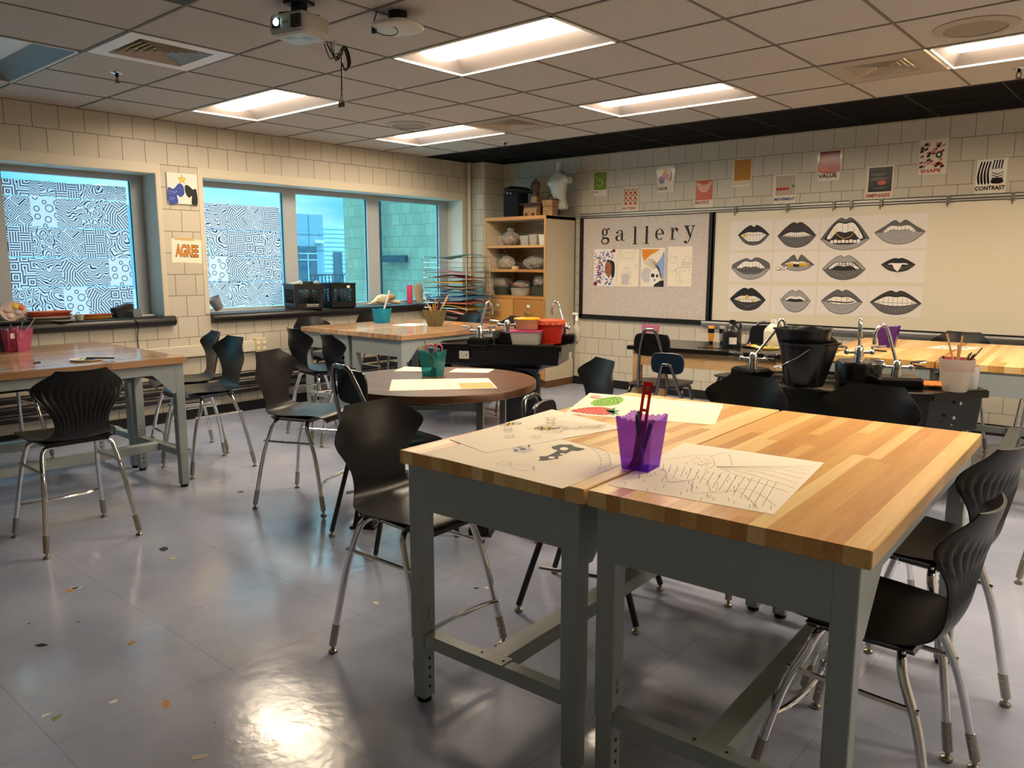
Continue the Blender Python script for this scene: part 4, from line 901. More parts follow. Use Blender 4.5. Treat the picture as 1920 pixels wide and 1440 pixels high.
# ---------------- chairs ----------------
def shell(rib=True, N=26, Mw=53):
    # profile: (y, z, half width), front lip to top of the back
    ctl = [(.235, .560, .155), (.225, .588, .185), (.17, .603, .215), (.06, .598, .226), (-.06, .590, .222), (-.145, .592, .195), (-.195, .612, .158), (-.216, .655, .136), (-.224, .715, .142), (-.232, .770, .172), (-.241, .812, .208), (-.250, .842, .229), (-.259, .872, .225), (-.270, .908, .190), (-.280, .942, .152), (-.287, .972, .124)]
    P = cr(ctl, 4); n = len(P); th = .009
    F, Bk = [], []
    for i, (y, z, hw) in enumerate(P):
        y2, z2, _ = P[min(i+1, n-1)]; y1, z1, _ = P[max(i-1, 0)]
        t = Vector((0, y2-y1, z2-z1)).normalized(); nm = Vector((0, t.z, -t.y))   # points up/forward
        if nm.z < 0 and z < .62: nm = -nm
        k = i/(n-1)
        dish = .018*max(0, 1-abs(k-.3)*3)+.048*math.exp(-((k-.80)/.13)**2)+.02*min(1, max(0, (k-.45)*3))   # seat dish, back wraps round
        rowF, rowB = [], []
        for j in range(Mw):
            s_ = -1+2*j/(Mw-1); x = hw*s_
            wrap = dish*(s_*s_)
            p = Vector((x, y, z))+nm*wrap
            rr = 0
            if rib and .44 < k < .86: rr = .007*(math.sin(s_*PI*6.5)**2)**.7*min(1, (k-.44)*9, (.86-k)*12)
            edge = 1-abs(s_)**6*.5
            rowF.append(p); rowB.append(p-nm*(th*edge+rr*(1 if abs(s_) < .99 else 0)))
        F.append(rowF); Bk.append(rowB)
    mb = MB(); vs = [v for r_ in F for v in r_]+[v for r_ in Bk for v in r_]; o = n*Mw; fs = []
    for i in range(n-1):
        for j in range(Mw-1):
            a = i*Mw+j; fs.append((a, a+1, a+1+Mw, a+Mw)); fs.append((o+a, o+a+Mw, o+a+1+Mw, o+a+1))
    for i in range(n-1):
        a = i*Mw; fs.append((a, a+Mw, o+a+Mw, o+a)); b = a+Mw-1; fs.append((b, o+b, o+b+Mw, b+Mw))
    for j in range(Mw-1):
        fs.append((j, o+j, o+j+1, j+1)); a = (n-1)*Mw+j; fs.append((a, a+1, o+a+1, o+a))
    mb.add(vs, fs, 0, True)
    return mb
def make_chair(label, group, dz=0):
    t = thing('stool_chair', label, 'chair', (0, 0, 0), 0, group)
    mb = shell(); mb.v = [(x, y, z+dz) for x, y, z in mb.v]
    # the shell is one moulding; ridge lines and edge are part of it
    sh = mb.build('seat_shell', M_PLAST, t)
    FX, FY, BY_ = .238, .240, -.245
    for sx in (-1, 1):
        for sy, fy in ((1, FY), (-1, BY_)):
            top = (sx*.165, sy*.115-.01)
            pts = cr([(sx*FX, fy, .03), (sx*(FX*.55+.165*.45), fy*.55+top[1]*.45, .33+dz*.6), (sx*.186, top[1]*.9+fy*.12, .49+dz), (sx*.168, top[1], .542+dz), (sx*.12, top[1]-sy*.012, .561+dz), (sx*.05, top[1]-sy*.02, .566+dz)], 5)
            lg = MB().tube(pts, .0135, 10).build('leg', M_CHROME, t)
            sl = MB(); d = Vector(pts[3])-Vector(pts[0]); q = Vector(pts[0]); d.normalize()
            sl.tube([q, q+d*.09], .0155, 10); sl.lathe([(.017, 0), (.019, .004), (.017, .010), (.007, .014), (.007, .03)], (sx*FX, fy, 0), 14)
            sl.build('glide', mat('worn nickel', 'a39d92', .3, .9), lg)
            bt = MB()
            for zz in (.075, .10): bt.sphere(tuple(q+d*(zz-.03)+Vector((-sx*.012, 0, 0))), .005, 8)
            bt.build('button', M_CHROME, lg)
    for sx in (-1, 1):   # side rails
        k = .43+dz; yf = FY*.42+.105*.58; yb = BY_*.42-.125*.58
        MB().tube([(sx*.198, yf+.01, k), (sx*.198, yb-.01, k)], .0085, 8).build('side_rail', M_CHROME, t)
    y = FY*.84+.105*.2
    MB().tube(cr([(-.218, y, .185), (-.15, y-.022, .185), (0, y-.034, .185), (.15, y-.022, .185), (.218, y, .185)], 5), .0095, 8).build('foot_rail', M_CHROME, t)
    pl = MB(); pl.loft([[(x, y, z) for x, y in ((-.15*k, -.15), (.15*k, -.15), (.17*k, .13), (-.17*k, .13))] for k, z in ((1, .560), (1.05, .572), (1.15, .584))])
    for sx in (-1, 1):
        for y in (-.13, -.02, .10): pl.sphere((sx*.178, y, .574), .006, 8, 1)
    pl.v = [(x, y, z+dz) for x, y, z in pl.v]; pl.build('under_frame', (M_BPLAST, M_CHROME), t)
    return t
CH = make_chair('x', 'black stool chairs'); used = [False]
def chair(x, y, face, label, group='black stool chairs'):
    """face = compass angle of the sitter's gaze, degrees from +x"""
    rz = math.radians(face-90)
    if not used[0]:
        used[0] = True; CH.location = (x, y, 0); CH.rotation_euler = (0, 0, rz); CH['label'] = label; CH['group'] = group; return CH
    return dup(CH, (x, y, 0), rz, label, group)
def chair_back_at(px, py, face, label):   # centre of the top edge of the back
    a = math.radians(face); return chair(px+.27*math.cos(a), py+.27*math.sin(a), face, label)
chair(2.745, -.55, 180, 'black ribbed stool chair seen from behind at the left table front')
chair(1.87, .70, 268, 'black stool chair at the end of left table, nearer of the two side by side')
chair(1.29, .83, 256, 'black stool chair at the end of left table, further of the two, near window wall')
chair(.50, -.25, 5, 'black stool chair behind the left table, mostly hidden by ribbed chair')
chair(3.175, .70, 24, 'black stool chair pulled up to the left side of round table')
chair_back_at(1.53, 1.70, 82, 'ribbed black stool chair at the window table front, left of two')
chair_back_at(2.20, 1.56, 76, 'ribbed black stool chair at the window table front, right of two')
chair_back_at(.42, 2.62, 0, 'black stool chair behind window table, below the milk crates')
chair_back_at(.40, 3.42, 0, 'black stool chair behind window table, by the turquoise cup')
chair_back_at(1.25, 4.25, 262, 'blue-sheened stool chair beyond window table, in front of drying rack')
chair_back_at(2.0, 4.16, 262, 'blue-sheened stool chair beyond window table, in front of oak drawers')
chair_back_at(4.82, 1.64, 240, 'black stool chair beyond the near table, standing alone by its far left corner')
chair(5.165, -.155, 2, 'closest black stool chair at the left side of the near table')
chair_back_at(5.76, 1.56, 262, 'black stool chair at the far side of near table, left of two')
chair_back_at(6.31, 1.66, 262, 'black stool chair at the far side of near table, right of two')
chair(6.73, .72, 170, 'ribbed stool chair at the right of near table, further of two')
low = make_chair('ribbed stool chair at the right of near table, closest to viewer', 'black stool chairs', -.075); low.location = (6.75, .22, 0); low.rotation_euler = (0, 0, math.radians(88))
chair_back_at(5.17, 4.18, 6, 'black stool chair at the left end of far right table')
chair_back_at(5.98, 5.17, 264, 'black stool chair behind far right table under the whiteboard')
chair(6.62, 5.28, 270, 'black stool chair behind far right table at right picture edge')
chair(7.14, 2.38, 262, 'black stool chair in the far right gap, only its seat showing')

# school chairs with tubular backs
M_NAVY = mat('navy chair plastic', '15283c', .35); M_TUBE = mat('dark chrome tube', '77787a', .2, 1.0); M_LEGB = mat('black legs', '1c1d1d', .4)
def school_chair(label, loc, rotz, pad, legm, H=.62, wide=.21, arch=.10, group='tube-backed school chairs', ps=.75, at=.425, pz=.315):
    """back tube rises from the seat and arches over or behind an oval pad"""
    t = thing('school_chair', label, 'chair', loc, rotz, group); S = H
    st_ = cr([(-.2, .19), (0, .215), (.2, .19), (.215, 0), (.185, -.17), (0, -.2), (-.185, -.17), (-.215, 0)], 5, True)
    s_ = MB(); s_.loft([[(x*k, y*k, S+z) for x, y in st_] for k, z in ((.97, -.012), (1, -.006), (1, 0), (.94, .004), (.6, -.006), (.2, -.01))], smooth=True); s_.build('seat', pad, t)
    bt = cr([(-wide, S-.02), (-wide*.97, S+.08), (-(wide*.55+arch*.45), S+at-.16), (-arch, S+at-.035), (-arch*.6, S+at), (0, S+at+.002), (arch*.6, S+at), (arch, S+at-.035), ((wide*.55+arch*.45), S+at-.16), (wide*.97, S+.08), (wide, S-.02)], 4)
    tb = MB(); tb.tube([(x, -.19-.12*max(0, (z-S))/.42, z) for x, z in bt], .0115, 10); tb.build('back_tube', M_TUBE, t)
    b = MB(); o = [(x*ps, z*min(1, ps*1.25)) for x, z in cr([(-.2, 0), (-.18, .075), (-.12, .095), (0, .1), (.12, .095), (.18, .075), (.2, 0), (.18, -.075), (.12, -.095), (0, -.1), (-.12, -.095), (-.18, -.075)], 4, True)]
    b.loft([[(x*k, yy-.27-.0+.03*(1-(x/.2)**2)*-1+.03, S+pz+z*k) for x, z in o] for k, yy in ((.96, .0), (1, .006), (1, .014), (.95, .02))], smooth=True); b.build('back_pad', pad, t)
    for sx in (-1, 1):
        for sy in (-1, 1):
            fy = .26 if sy == 1 else -.27
            l = MB(); l.tube(cr([(sx*.235, fy, .03), (sx*.215, fy*.72, S*.55), (sx*.2, sy*.135, S-.06), (sx*.17, sy*.09, S-.025), (sx*.05, sy*.08, S-.022)], 5), .0135, 10); lg = l.build('leg', legm, t)
            MB().lathe([(.016, 0), (.019, .005), (.017, .012), (.008, .016), (.008, .03)], (sx*.235, fy, 0), 12).build('glide', MATS['worn nickel'], lg)
    r_ = MB()
    for sx in (-1, 1): r_.tube([(sx*.215, .17, S*.42), (sx*.215, -.18, S*.42)], .008, 8)
    r_.tube([(-.222, .21, S*.33), (.222, .21, S*.33)], .008, 8); r_.build('leg_brace', M_TUBE, t)
    return t
school_chair('black school chair with chrome tube back behind closest stool chair, facing round table', (4.10, .63, 0), math.radians(-8), M_BPLAST, M_LEGB, .57, .19)
school_chair('black-legged school chair pushed under the near table, chrome tube top showing', (5.43, .67, 0), math.radians(-72), M_BPLAST, M_LEGB, .50, .19)
school_chair('black school chair with tall tube back in front of lab table', (4.37, 3.05, 0), math.radians(14), M_BPLAST, M_TUBE, .63, .11, .05, ps=.68)
c_ = school_chair('small navy blue school chair in front of the lab table', (4.79, 2.58, 0), math.radians(10), M_NAVY, M_TUBE, .575, .095, .04, ps=.56, at=.30, pz=.31)
school_chair('black school chair behind the lab table, only its curved top showing', (4.62, 4.05, 0), math.radians(172), M_BPLAST, M_TUBE, .60, .2, .13)
# ---------------- bookcase with clay work ----------------
M_LAM = mat('cream laminate', 'cbbfa4', .4)
bc = thing('bookcase', 'tall oak-edged cabinet with open shelves and drawers, in the far corner', 'cabinet', (.95, 5.595, 0))
BX, BY0, BY1 = .505, -.295, .295
b = MB(); b.box(-BX, -BX+.03, BY0+.003, BY1, .09, 2.105); b.box(BX-.03, BX, BY0+.003, BY1, .09, 2.105); b.build('side_panel', M_LAM, bc)
MB().box(-BX, BX, BY1-.012, BY1, .09, 2.1).build('back_panel', M_LAM, bc)
MB().box(-BX, BX, BY0+.003, BY1, 2.062, 2.10).build('top_panel', M_LAM, bc)
e = MB(); e.box(-BX, -BX+.032, BY0, BY0+.004, .09, 2.103); e.box(BX-.032, BX, BY0, BY0+.004, .09, 2.103); e.box(-BX+.032, BX-.032, BY0, BY0+.004, 2.062, 2.103); e.build('edge_band', M_OAK, bc)
for z0, z1 in ((1.723, 1.752), (1.424, 1.457), (1.092, 1.126)): MB().box(-BX+.03, BX-.03, BY0+.01, BY1-.012, z0, z1).build('shelf', M_OAK, bc)
for x0, x1 in ((-BX+.004, -.006), (.006, BX-.004)):
    for z0, z1 in ((.74, 1.086), (.40, .73), (.11, .39)):
        d = MB().cbox(x0, x1, BY0-.018, BY0+.02, z0, z1, .003).build('drawer', M_OAK, bc); xc = (x0+x1)/2
        MB().tube(cr([(xc-.05, BY0-.018, z1-.165), (xc-.045, BY0-.045, z1-.165), (xc, BY0-.05, z1-.17), (xc+.045, BY0-.045, z1-.165), (xc+.05, BY0-.018, z1-.165)], 4), .006, 8).build('handle', MATS['worn nickel'], d)
        h = MB(); h.box(xc-.035, xc+.035, BY0-.022, BY0-.018, z1-.105, z1-.055); h.build('label_holder', MATS['worn nickel'], d)
        MB().box(xc-.028, xc+.028, BY0-.0235, BY0-.022, z1-.098, z1-.062).build('label_card', M_PAPER, d)
MB().box(-BX+.02, BX-.01, BY0+.04, BY1, 0, .09).build('toe_kick', mat('scuffed brown kick', '6d4a2c', .6), bc)

M_CLAYL = mat('dry clay', '9a7a55', .8, noise=(20, .25)); M_CLAYD = mat('dark clay', '4f3829', .75, noise=(20, .25)); M_CLAYG = mat('grey clay', '7d7568', .8, noise=(30, .4))
M_FILM = tinted('clear plastic film', 'c9c8c2', .30, .18); M_TUB = tinted('cloudy plastic tub', 'c8c4b8', .55, .3); M_TUBD = tinted('dark cloudy tub', '4f5a50', .6, .3)
def bag(loc, r, sq, label, seed, knot=True, inner=M_CLAYL, tint=M_FILM, ribs=0):
    random.seed(seed); t = thing('plastic_bag', label, 'bag', loc, 0, 'bagged clay pieces on the cabinet shelves')
    def blob(k, sh, z0):
        mb = MB(); n = 22; m_ = 12; rings = []
        for i in range(m_+1):
            th_ = PI*i/m_; rr = []
            for j in range(n):
                ph_ = 2*PI*j/n; cr_ = 1+sh*(math.sin(5*ph_+seed+3*th_)*.5+math.sin(9*ph_-2*seed+5*th_)*.35+random.uniform(-.4, .4))
                rr.append((k*r*sq[0]*math.sin(th_)*cr_*math.cos(ph_), k*r*sq[1]*math.sin(th_)*cr_*math.sin(ph_), max(.0, z0+k*r*sq[2]*(1-math.cos(th_)*cr_))))
            rings.append(rr)
        return mb.loft(rings, smooth=False)
    blob(.82, .10, .004).build('clay_lump', inner, t)
    f = blob(1, .2, 0)
    if knot:
        z = 2*r*sq[2]*.92
        for a in range(5):
            c, s_ = math.cos(a*1.3+seed), math.sin(a*1.3+seed)
            f.tube(cr([(0, 0, z-.02), (c*.012, s_*.012, z+.02), (c*.05, s_*.04, z+.055+.01*(a % 2))], 3), [.012, .014, .010, .012, .018, .022, .004], 6)
    f.build('plastic_film', tint, t); return t
def tub(loc, w_, d, h, label, rot=0, body=M_TUB, lid=None, fill=None, round_=False, grp='plastic tubs on the cabinet shelves', name='plastic_tub'):
    t = thing(name, label, 'tub', loc, math.radians(rot), grp)
    if round_: out = [(math.cos(a*2*PI/24)/2, math.sin(a*2*PI/24)/2) for a in range(24)]
    else:
        out = []
        for (cx, cy, a0) in ((.38, .38, 0), (-.38, .38, 90), (-.38, -.38, 180), (.38, -.38, 270)):
            for q in range(5): a = math.radians(a0+q*22.5); out.append((cx+.12*math.cos(a), cy+.12*math.sin(a)))
    R = lambda k, z: [(x*w_*k, y*d*k, z) for x, y in out]
    mb = MB(); mb.loft([R(.82, .004), R(.82, 0), R(.84, .002), R(.98, h-.012), R(1.02, h-.008), R(1.02, h), R(.96, h), R(.82, .006)][1:], caps=True, smooth=False); mb.build('tub_body', body, t)
    if fill: MB().loft([R(.78, .008), R(.86, h*.72), R(.5, h*.8), R(.1, h*.77)], smooth=False).build('contents', fill, t)
    if lid: MB().loft([R(.98, h+.0005), R(1.05, h+.001), R(1.06, h+.011), R(.98, h+.016), R(.95, h+.012)], smooth=False).build('lid', lid, t)
    return t
S1, S2, S3 = 1.752, 1.457, 1.126
tub((.535, 5.60, S1), .14, .18, .125, 'cloudy tub on top shelf behind the tied bag'); bag((.72, 5.50, S1), .088, (1.5, 1.1, 1.0), 'tied plastic bag of clay on the top cabinet shelf', 1)
tub((.985, 5.52, S1), .15, .16, .125, 'grey clay tub on top shelf, right of the tied bag', fill=M_CLAYG); tub((1.14, 5.50, S1), .135, .15, .135, 'clear square tub on top shelf, second from right'); tub((1.30, 5.50, S1), .15, .15, .13, 'white tub at the right end of top shelf', body=mat('white tub', 'd5d3c8', .4))
bag((.53, 5.56, S2), .105, (.8, .8, 1.15), 'upright cloudy plastic bag at the left of the middle shelf', 2, False, M_CLAYG); bag((.70, 5.46, S2), .08, (1.5, 1.0, 1.0), 'shiny plastic bag with pale clay piece, middle shelf', 3, False, mat('pale bisque', 'b89c7e', .8))
tag(MB().lathe([(.045, 0), (.047, .035), (.044, .04), (.001, .041)], n=20).build('clay_disc', mat('pale clay disc', 'c4ab88', .8), loc=(.865, 5.42, S2)), 'small round pale clay pot at the middle shelf edge', 'pot')
bag((1.14, 5.50, S2), .085, (2.0, 1.1, .95), 'crumpled plastic bag over flat clay, right of middle shelf', 4, False, M_CLAYG); bag((1.36, 5.60, S2), .10, (.45, .8, 1.2), 'narrow clear bag against the right side of middle shelf', 8, False, M_CLAYG)
tub((.56, 5.52, S3), .25, .22, .10, 'dark lidded oval tub, bottom shelf left, lower of two', body=M_TUBD, lid=mat('grey green lid', '59665c', .4), fill=M_CLAYG, round_=True); tub((.57, 5.52, S3+.117), .23, .2, .085, 'clear lidded tub stacked on dark oval tub, bottom shelf', body=M_TUB, lid=mat('clear lid', 'a5a89c', .3))
tub((.89, 5.50, S3), .30, .22, .095, 'oval tub of scraps in the middle of bottom shelf', body=M_TUB, fill=M_CLAYG, round_=True); bag((.90, 5.50, S3+.075), .075, (1.9, 1.1, .75), 'wrinkled zip bag with red closure on the middle oval tub', 5, False, M_CLAYG)
tag(MB().tube([(.78, 5.40, S3+.17), (.9, 5.385, S3+.135), (1.05, 5.38, S3+.10)], .006, 8).build('zip_closure', mat('red zip', 'a03545', .4)), 'red zip closure strip of the wrinkled bag on bottom shelf', 'strip')
tub((1.26, 5.50, S3), .24, .2, .12, 'cloudy tub of clay at the right of bottom shelf', body=M_TUBD, lid=None, fill=M_CLAYG); bag((1.24, 5.50, S3+.115), .085, (1.45, 1.1, .95), 'white plastic bag of clay on the right tub, bottom shelf', 6, False, mat('pale clay', 'b5ab9b', .8))
# on top of the bookcase
T0 = 2.1035
hb = thing('mortarboard_hat', 'black mortarboard hat on a dark block on top of the cabinet', 'hat', (.70, 5.62, T0))
MB().cbox(-.13, .13, -.11, .11, 0, .335, .02).build('head_block', mat('black felt', '0d0d12', .85), hb)
c = MB(); c.loft([[(x*k, y*k, z) for x, y in ((-.29, .03), (-.02, -.24), (.27, .0), (.0, .22))] for k, z in ((.9, .325), (1, .345), (1.0, .36), (.55, .395), (.2, .40))], M=Matrix.Rotation(.12, 4, 'Y')); c.lathe([(.14, .30), (.15, .34), (.02, .36)], n=20); c.build('cap', mat('black cap cloth', '101014', .7), hb)
c = MB(); c.sphere((.0, 0, .375), .014, 8); c.sphere((-.02, -.14, .31), .012, 8); c.sphere((.03, -.135, .305), .012, 8); c.build('bead', M_SHEET, hb)
cl = thing('clay_house', 'clay tower with a flower-shaped top on a flat clay roof, cabinet top', 'sculpture', (1.07, 5.56, T0))
MB().cbox(-.12, .16, -.09, .09, 0, .15, .008).build('clay_base', M_CLAYD, cl); MB().cbox(-.17, .2, -.11, .11, .15, .166, .004).build('clay_roof', M_CLAYD, cl)
MB().cbox(-.03, .07, -.05, .05, .166, .25, .006).build('clay_chimney', M_CLAYL, cl)
f = MB(); f.cbox(.0, .045, -.03, .03, .25, .33, .006)
for i in range(10): a = i*PI/5; f.sphere((.02+.062*math.cos(a), -.02, .365+.062*math.sin(a)), .021, 8)
f.sphere((.02, -.02, .365), .052, 12, 0, (1, .5, 1)); f.sphere((.02, -.02, .445), .018, 8); f.build('clay_flower', M_CLAYD, cl)
cv = thing('clay_van', 'small tan clay van sculpture at the front of the cabinet top', 'sculpture', (1.13, 5.44, T0))
MB().loft([[(x, y, z) for y, z in ((-.05, .0), (-.055, .05), (-.04, .10), (.05, .12), (.07, .05), (.06, 0))] for x in (-.105, -.09, .07, .10)], smooth=True).build('body', M_CLAYL, cv)
f = MB()
for x in (-.06, .05): f.lathe([(.022, 0), (.022, .012)], (0, 0, 0), 14, M=Matrix.Translation((x, -.052, .022)) @ Matrix.Rotation(PI/2, 4, 'X'))
f.build('wheel', M_CLAYD, cv)
cbx = thing('clay_lantern', 'brown square clay box with arched handle, right on the cabinet top', 'sculpture', (1.36, 5.50, T0))
MB().cbox(-.075, .075, -.06, .06, 0, .11, .005).build('lower_box', M_CLAYL, cbx); MB().cbox(-.078, .078, -.062, .062, .113, .19, .005).build('upper_box', M_CLAYL, cbx)
f = MB(); f.cbox(-.09, .09, -.07, .07, .19, .2, .003); f.tube(cr([(-.03, 0, .2), (-.025, 0, .235), (0, 0, .25), (.025, 0, .235), (.03, 0, .2)], 4), .008, 8); f.build('handle', M_CLAYD, cbx)
# display torso on a short stand
M_TORSO = mat('frosted white torso', 'b9bab3', .35)
ts = thing('torso_form', 'white headless torso display form above the cabinet, before the wall', 'mannequin', (1.365, 5.66, T0), math.radians(-14)); ts.scale = (.92, .92, .95)
body = cr([(.0, .13, .085, .0), (.02, .165, .1, .0), (.08, .15, .095, .0), (.16, .122, .085, 0), (.24, .13, .09, 0), (.31, .152, .10, -.01), (.36, .165, .098, -.01), (.41, .172, .08, 0), (.45, .13, .065, .005), (.475, .07, .055, .01), (.50, .05, .05, .01), (.56, .048, .048, .012), (.60, .052, .05, .015)], 3)
mb = MB(); rings = []
for z, a_, b_, oy in body:
    rg = []
    for j in range(28):
        an = 2*PI*j/28; x = a_*math.cos(an); y = b_*math.sin(an)+oy
        if .27 < z < .40 and math.sin(an) < 0: y -= .035*math.exp(-((abs(x)-.065)/.035)**2)*math.sin(PI*(z-.27)/.13)
        rg.append((x, y, z+.085))
    rings.append(rg)
mb.loft(rings, smooth=True)
for s_ in (-1, 1): mb.loft([[(s_*(x0), .01+ry*math.cos(a), .085+zc+rz*math.sin(a)) for a in [2*PI*j/16 for j in range(16)]] for x0, ry, rz, zc in ((.10, .06, .05, .39), (.16, .06, .055, .385), (.20, .048, .05, .365), (.215, .042, .042, .355), (.212, .02, .02, .355))], smooth=True)
mb.build('torso', M_TORSO, ts)
st = MB(); st.tube([(0, 0, .004), (0, 0, .1)], .008, 8); st.lathe([(.07, 0), (.07, .005), (.01, .008)], n=20); st.tube([(0, -.02, .05), (.05, -.03, .05)], .006, 8); st.build('stand', M_BPLAST, ts)

# ---------------- paper drying rack ----------------
dr = thing('drying_rack', 'wire drying rack stacked full of coloured papers beside the cabinet', 'drying rack', (.42, 4.83, 0), math.radians(5))
RW, RD_ = .33, .23
for sx in (-1, 1):
    for sy in (-1, 1): MB().tube([(sx*RW, sy*RD_, 0), (sx*RW, sy*RD_, 1.62)], .006, 6).build('post', M_CHROME, dr)
NS = 25
for i in range(NS):
    z = .12+i*.0617; s_ = MB()
    s_.tube([(-RW-.02, -RD_-.01, z), (RW+.02, -RD_-.01, z), (RW+.02, RD_+.01, z), (-RW-.02, RD_+.01, z)], .0028, 4, closed=True)
    for q in range(9): x = -RW+.01+q*(2*RW-.02)/8; s_.tube([(x, -RD_-.01, z), (x, RD_+.01, z)], .0016, 4)
    s_.build('wire_shelf', M_CHROME, dr)
cols = ['2f6e62', 'd8d6d0', 'c05a5f', 'c9a43c', 'cfcac8', 'd06a66', '3a6f9c', '7a8f93', 'c8b24a', 'c9827e', 'd7d3d5', 'b06aa0', 'c23f5a', '2e5f95', 'd9d24a', 'a9b9b0', 'd9694a', '5f8f7c', '20302c', '6f7f78', 'b9a9b0', '84a89c', '9b7a80', '4a5f70']
random.seed(11)
M_CP = {c: mat('coloured paper '+c, c, .7) for c in cols}
seq = ['84a89c', '6f7f78', '2f6e62', '20302c', '5f8f7c', 'a9b9b0', 'd9694a', 'd9d24a', '84a89c', '2e5f95', 'c23f5a', 'b06aa0', 'd7d3d5', 'c9827e', 'c8b24a', 'd06a66', '3a6f9c', '7a8f93', 'cfcac8', 'c9a43c', 'c05a5f', '9b7a80', None, None, '2f6e62']
pos_n = ('low down', 'in the middle', 'high up', 'near the top')
for i, c in enumerate(seq):
    if c is None: continue
    z = .12+i*.0617+.006; w_, d_ = random.uniform(.30, .345), random.uniform(.22, .265); N = 9; amp = random.uniform(.010, .026); ph_ = random.uniform(0, 6); ox, oy = random.uniform(-.05, .04), random.uniform(-.03, .03)
    vs = []; fs = []
    for lay in (0, 1):
        for a in range(N):
            for b_ in range(5):
                u, v = -1+2*a/(N-1), -1+2*b_/4
                vs.append((ox+u*w_, oy+v*d_, z+amp*.6+amp*math.sin(u*2.2+ph_+v)-.022*u*u-.01*v*v+.012+(.0025 if lay else 0)))
    o_ = N*5
    for a in range(N-1):
        for b_ in range(4):
            k = a*5+b_; fs.append((k, k+1, k+6, k+5)); fs.append((o_+k, o_+k+5, o_+k+6, o_+k+1))
    for a in range(N-1): k = a*5; fs.append((k, k+5, o_+k+5, o_+k)); k += 4; fs.append((k, o_+k, o_+k+5, k+5))
    for b_ in range(4): k = b_; fs.append((k, o_+k, o_+k+1, k+1)); k += (N-1)*5; fs.append((k, k+1, o_+k+1, o_+k))
    o = MB().add(vs, fs, 0, True).build('drying_paper', M_CP[c], loc=(.42, 4.83, 0), rotz=math.radians(5+random.uniform(-3, 3)))
    cn = {'84a89c': 'sage green', '6f7f78': 'grey green', '2f6e62': 'dark teal', '20302c': 'near-black', '5f8f7c': 'sea green', 'a9b9b0': 'pale green', 'd9694a': 'orange red', 'd9d24a': 'bright yellow', '2e5f95': 'deep blue', 'c23f5a': 'crimson', 'b06aa0': 'violet pink', 'd7d3d5': 'off-white', 'c9827e': 'dusty pink', 'c8b24a': 'mustard', 'd06a66': 'coral', '3a6f9c': 'blue', '7a8f93': 'slate grey', 'cfcac8': 'light grey', 'c9a43c': 'ochre', 'c05a5f': 'brick pink', '9b7a80': 'mauve grey'}[c]
    tag(o, '%s paper sheet drying on the wire rack, shelf %s from the bottom' % (cn, ('first', 'second', 'third', 'fourth', 'fifth', 'sixth', 'seventh', 'eighth', 'ninth', 'tenth', 'eleventh', 'twelfth', 'thirteenth', 'fourteenth', 'fifteenth', 'sixteenth', 'seventeenth', 'eighteenth', 'nineteenth', 'twentieth', 'twenty-first', 'twenty-second', '', '', 'topmost')[i]), 'paper', 'papers on the drying rack')

# ---------------- sink stations ----------------
M_SINK = mat('glossy black sink moulding', '080808', .22, spec=.5)
def faucet(loc, lean, h, spout, label, levers=True, neck=True, rot=0, base_r=.032):
    t = thing('faucet', label, 'faucet', loc, math.radians(rot), 'chrome faucets on the sink stations')
    b = MB(); b.lathe([(base_r, 0), (base_r*.95, .02), (base_r*.8, .085), (base_r*.45, .1), (.001, .102)], n=18); b.build('faucet_body', M_CHROME, t)
    if neck:
        lx, ly = lean; sx, sy = spout
        pts = cr([(0, 0, .06), (lx*.5, ly*.5, h*.5), (lx, ly, h-.055), (lx+sx*.25, ly+sy*.25, h-.008), (lx+sx*.6, ly+sy*.6, h), (lx+sx*.95, ly+sy*.95, h-.035), (lx+sx, ly+sy, h-.085)], 5)
        n_ = MB(); n_.tube(pts, .0095, 10); n_.tube([pts[-1], (pts[-1][0], pts[-1][1], pts[-1][2]-.03)], .013, 10); n_.build('gooseneck', M_CHROME, t)
    if levers:
        for s_ in (-1, 1):
            l = MB(); l.tube([(s_*.02, 0, .055), (s_*.075, 0, .055)], .010, 10); l.sphere((s_*.078, 0, .058), .019, 10); l.tube([(s_*.078, 0, .058), (s_*.078, 0, .092)], .009, 8)
            l.tube([(s_*.08, -.004, .088), (s_*.12, -.012, .092), (s_*.155, -.02, .096)], [.006, .009, .007], 8); l.tube([(s_*.08, -.004, .07), (s_*.15, -.05, .066)], .005, 6)
            l.build('lever', M_CHROME, t)
    return t
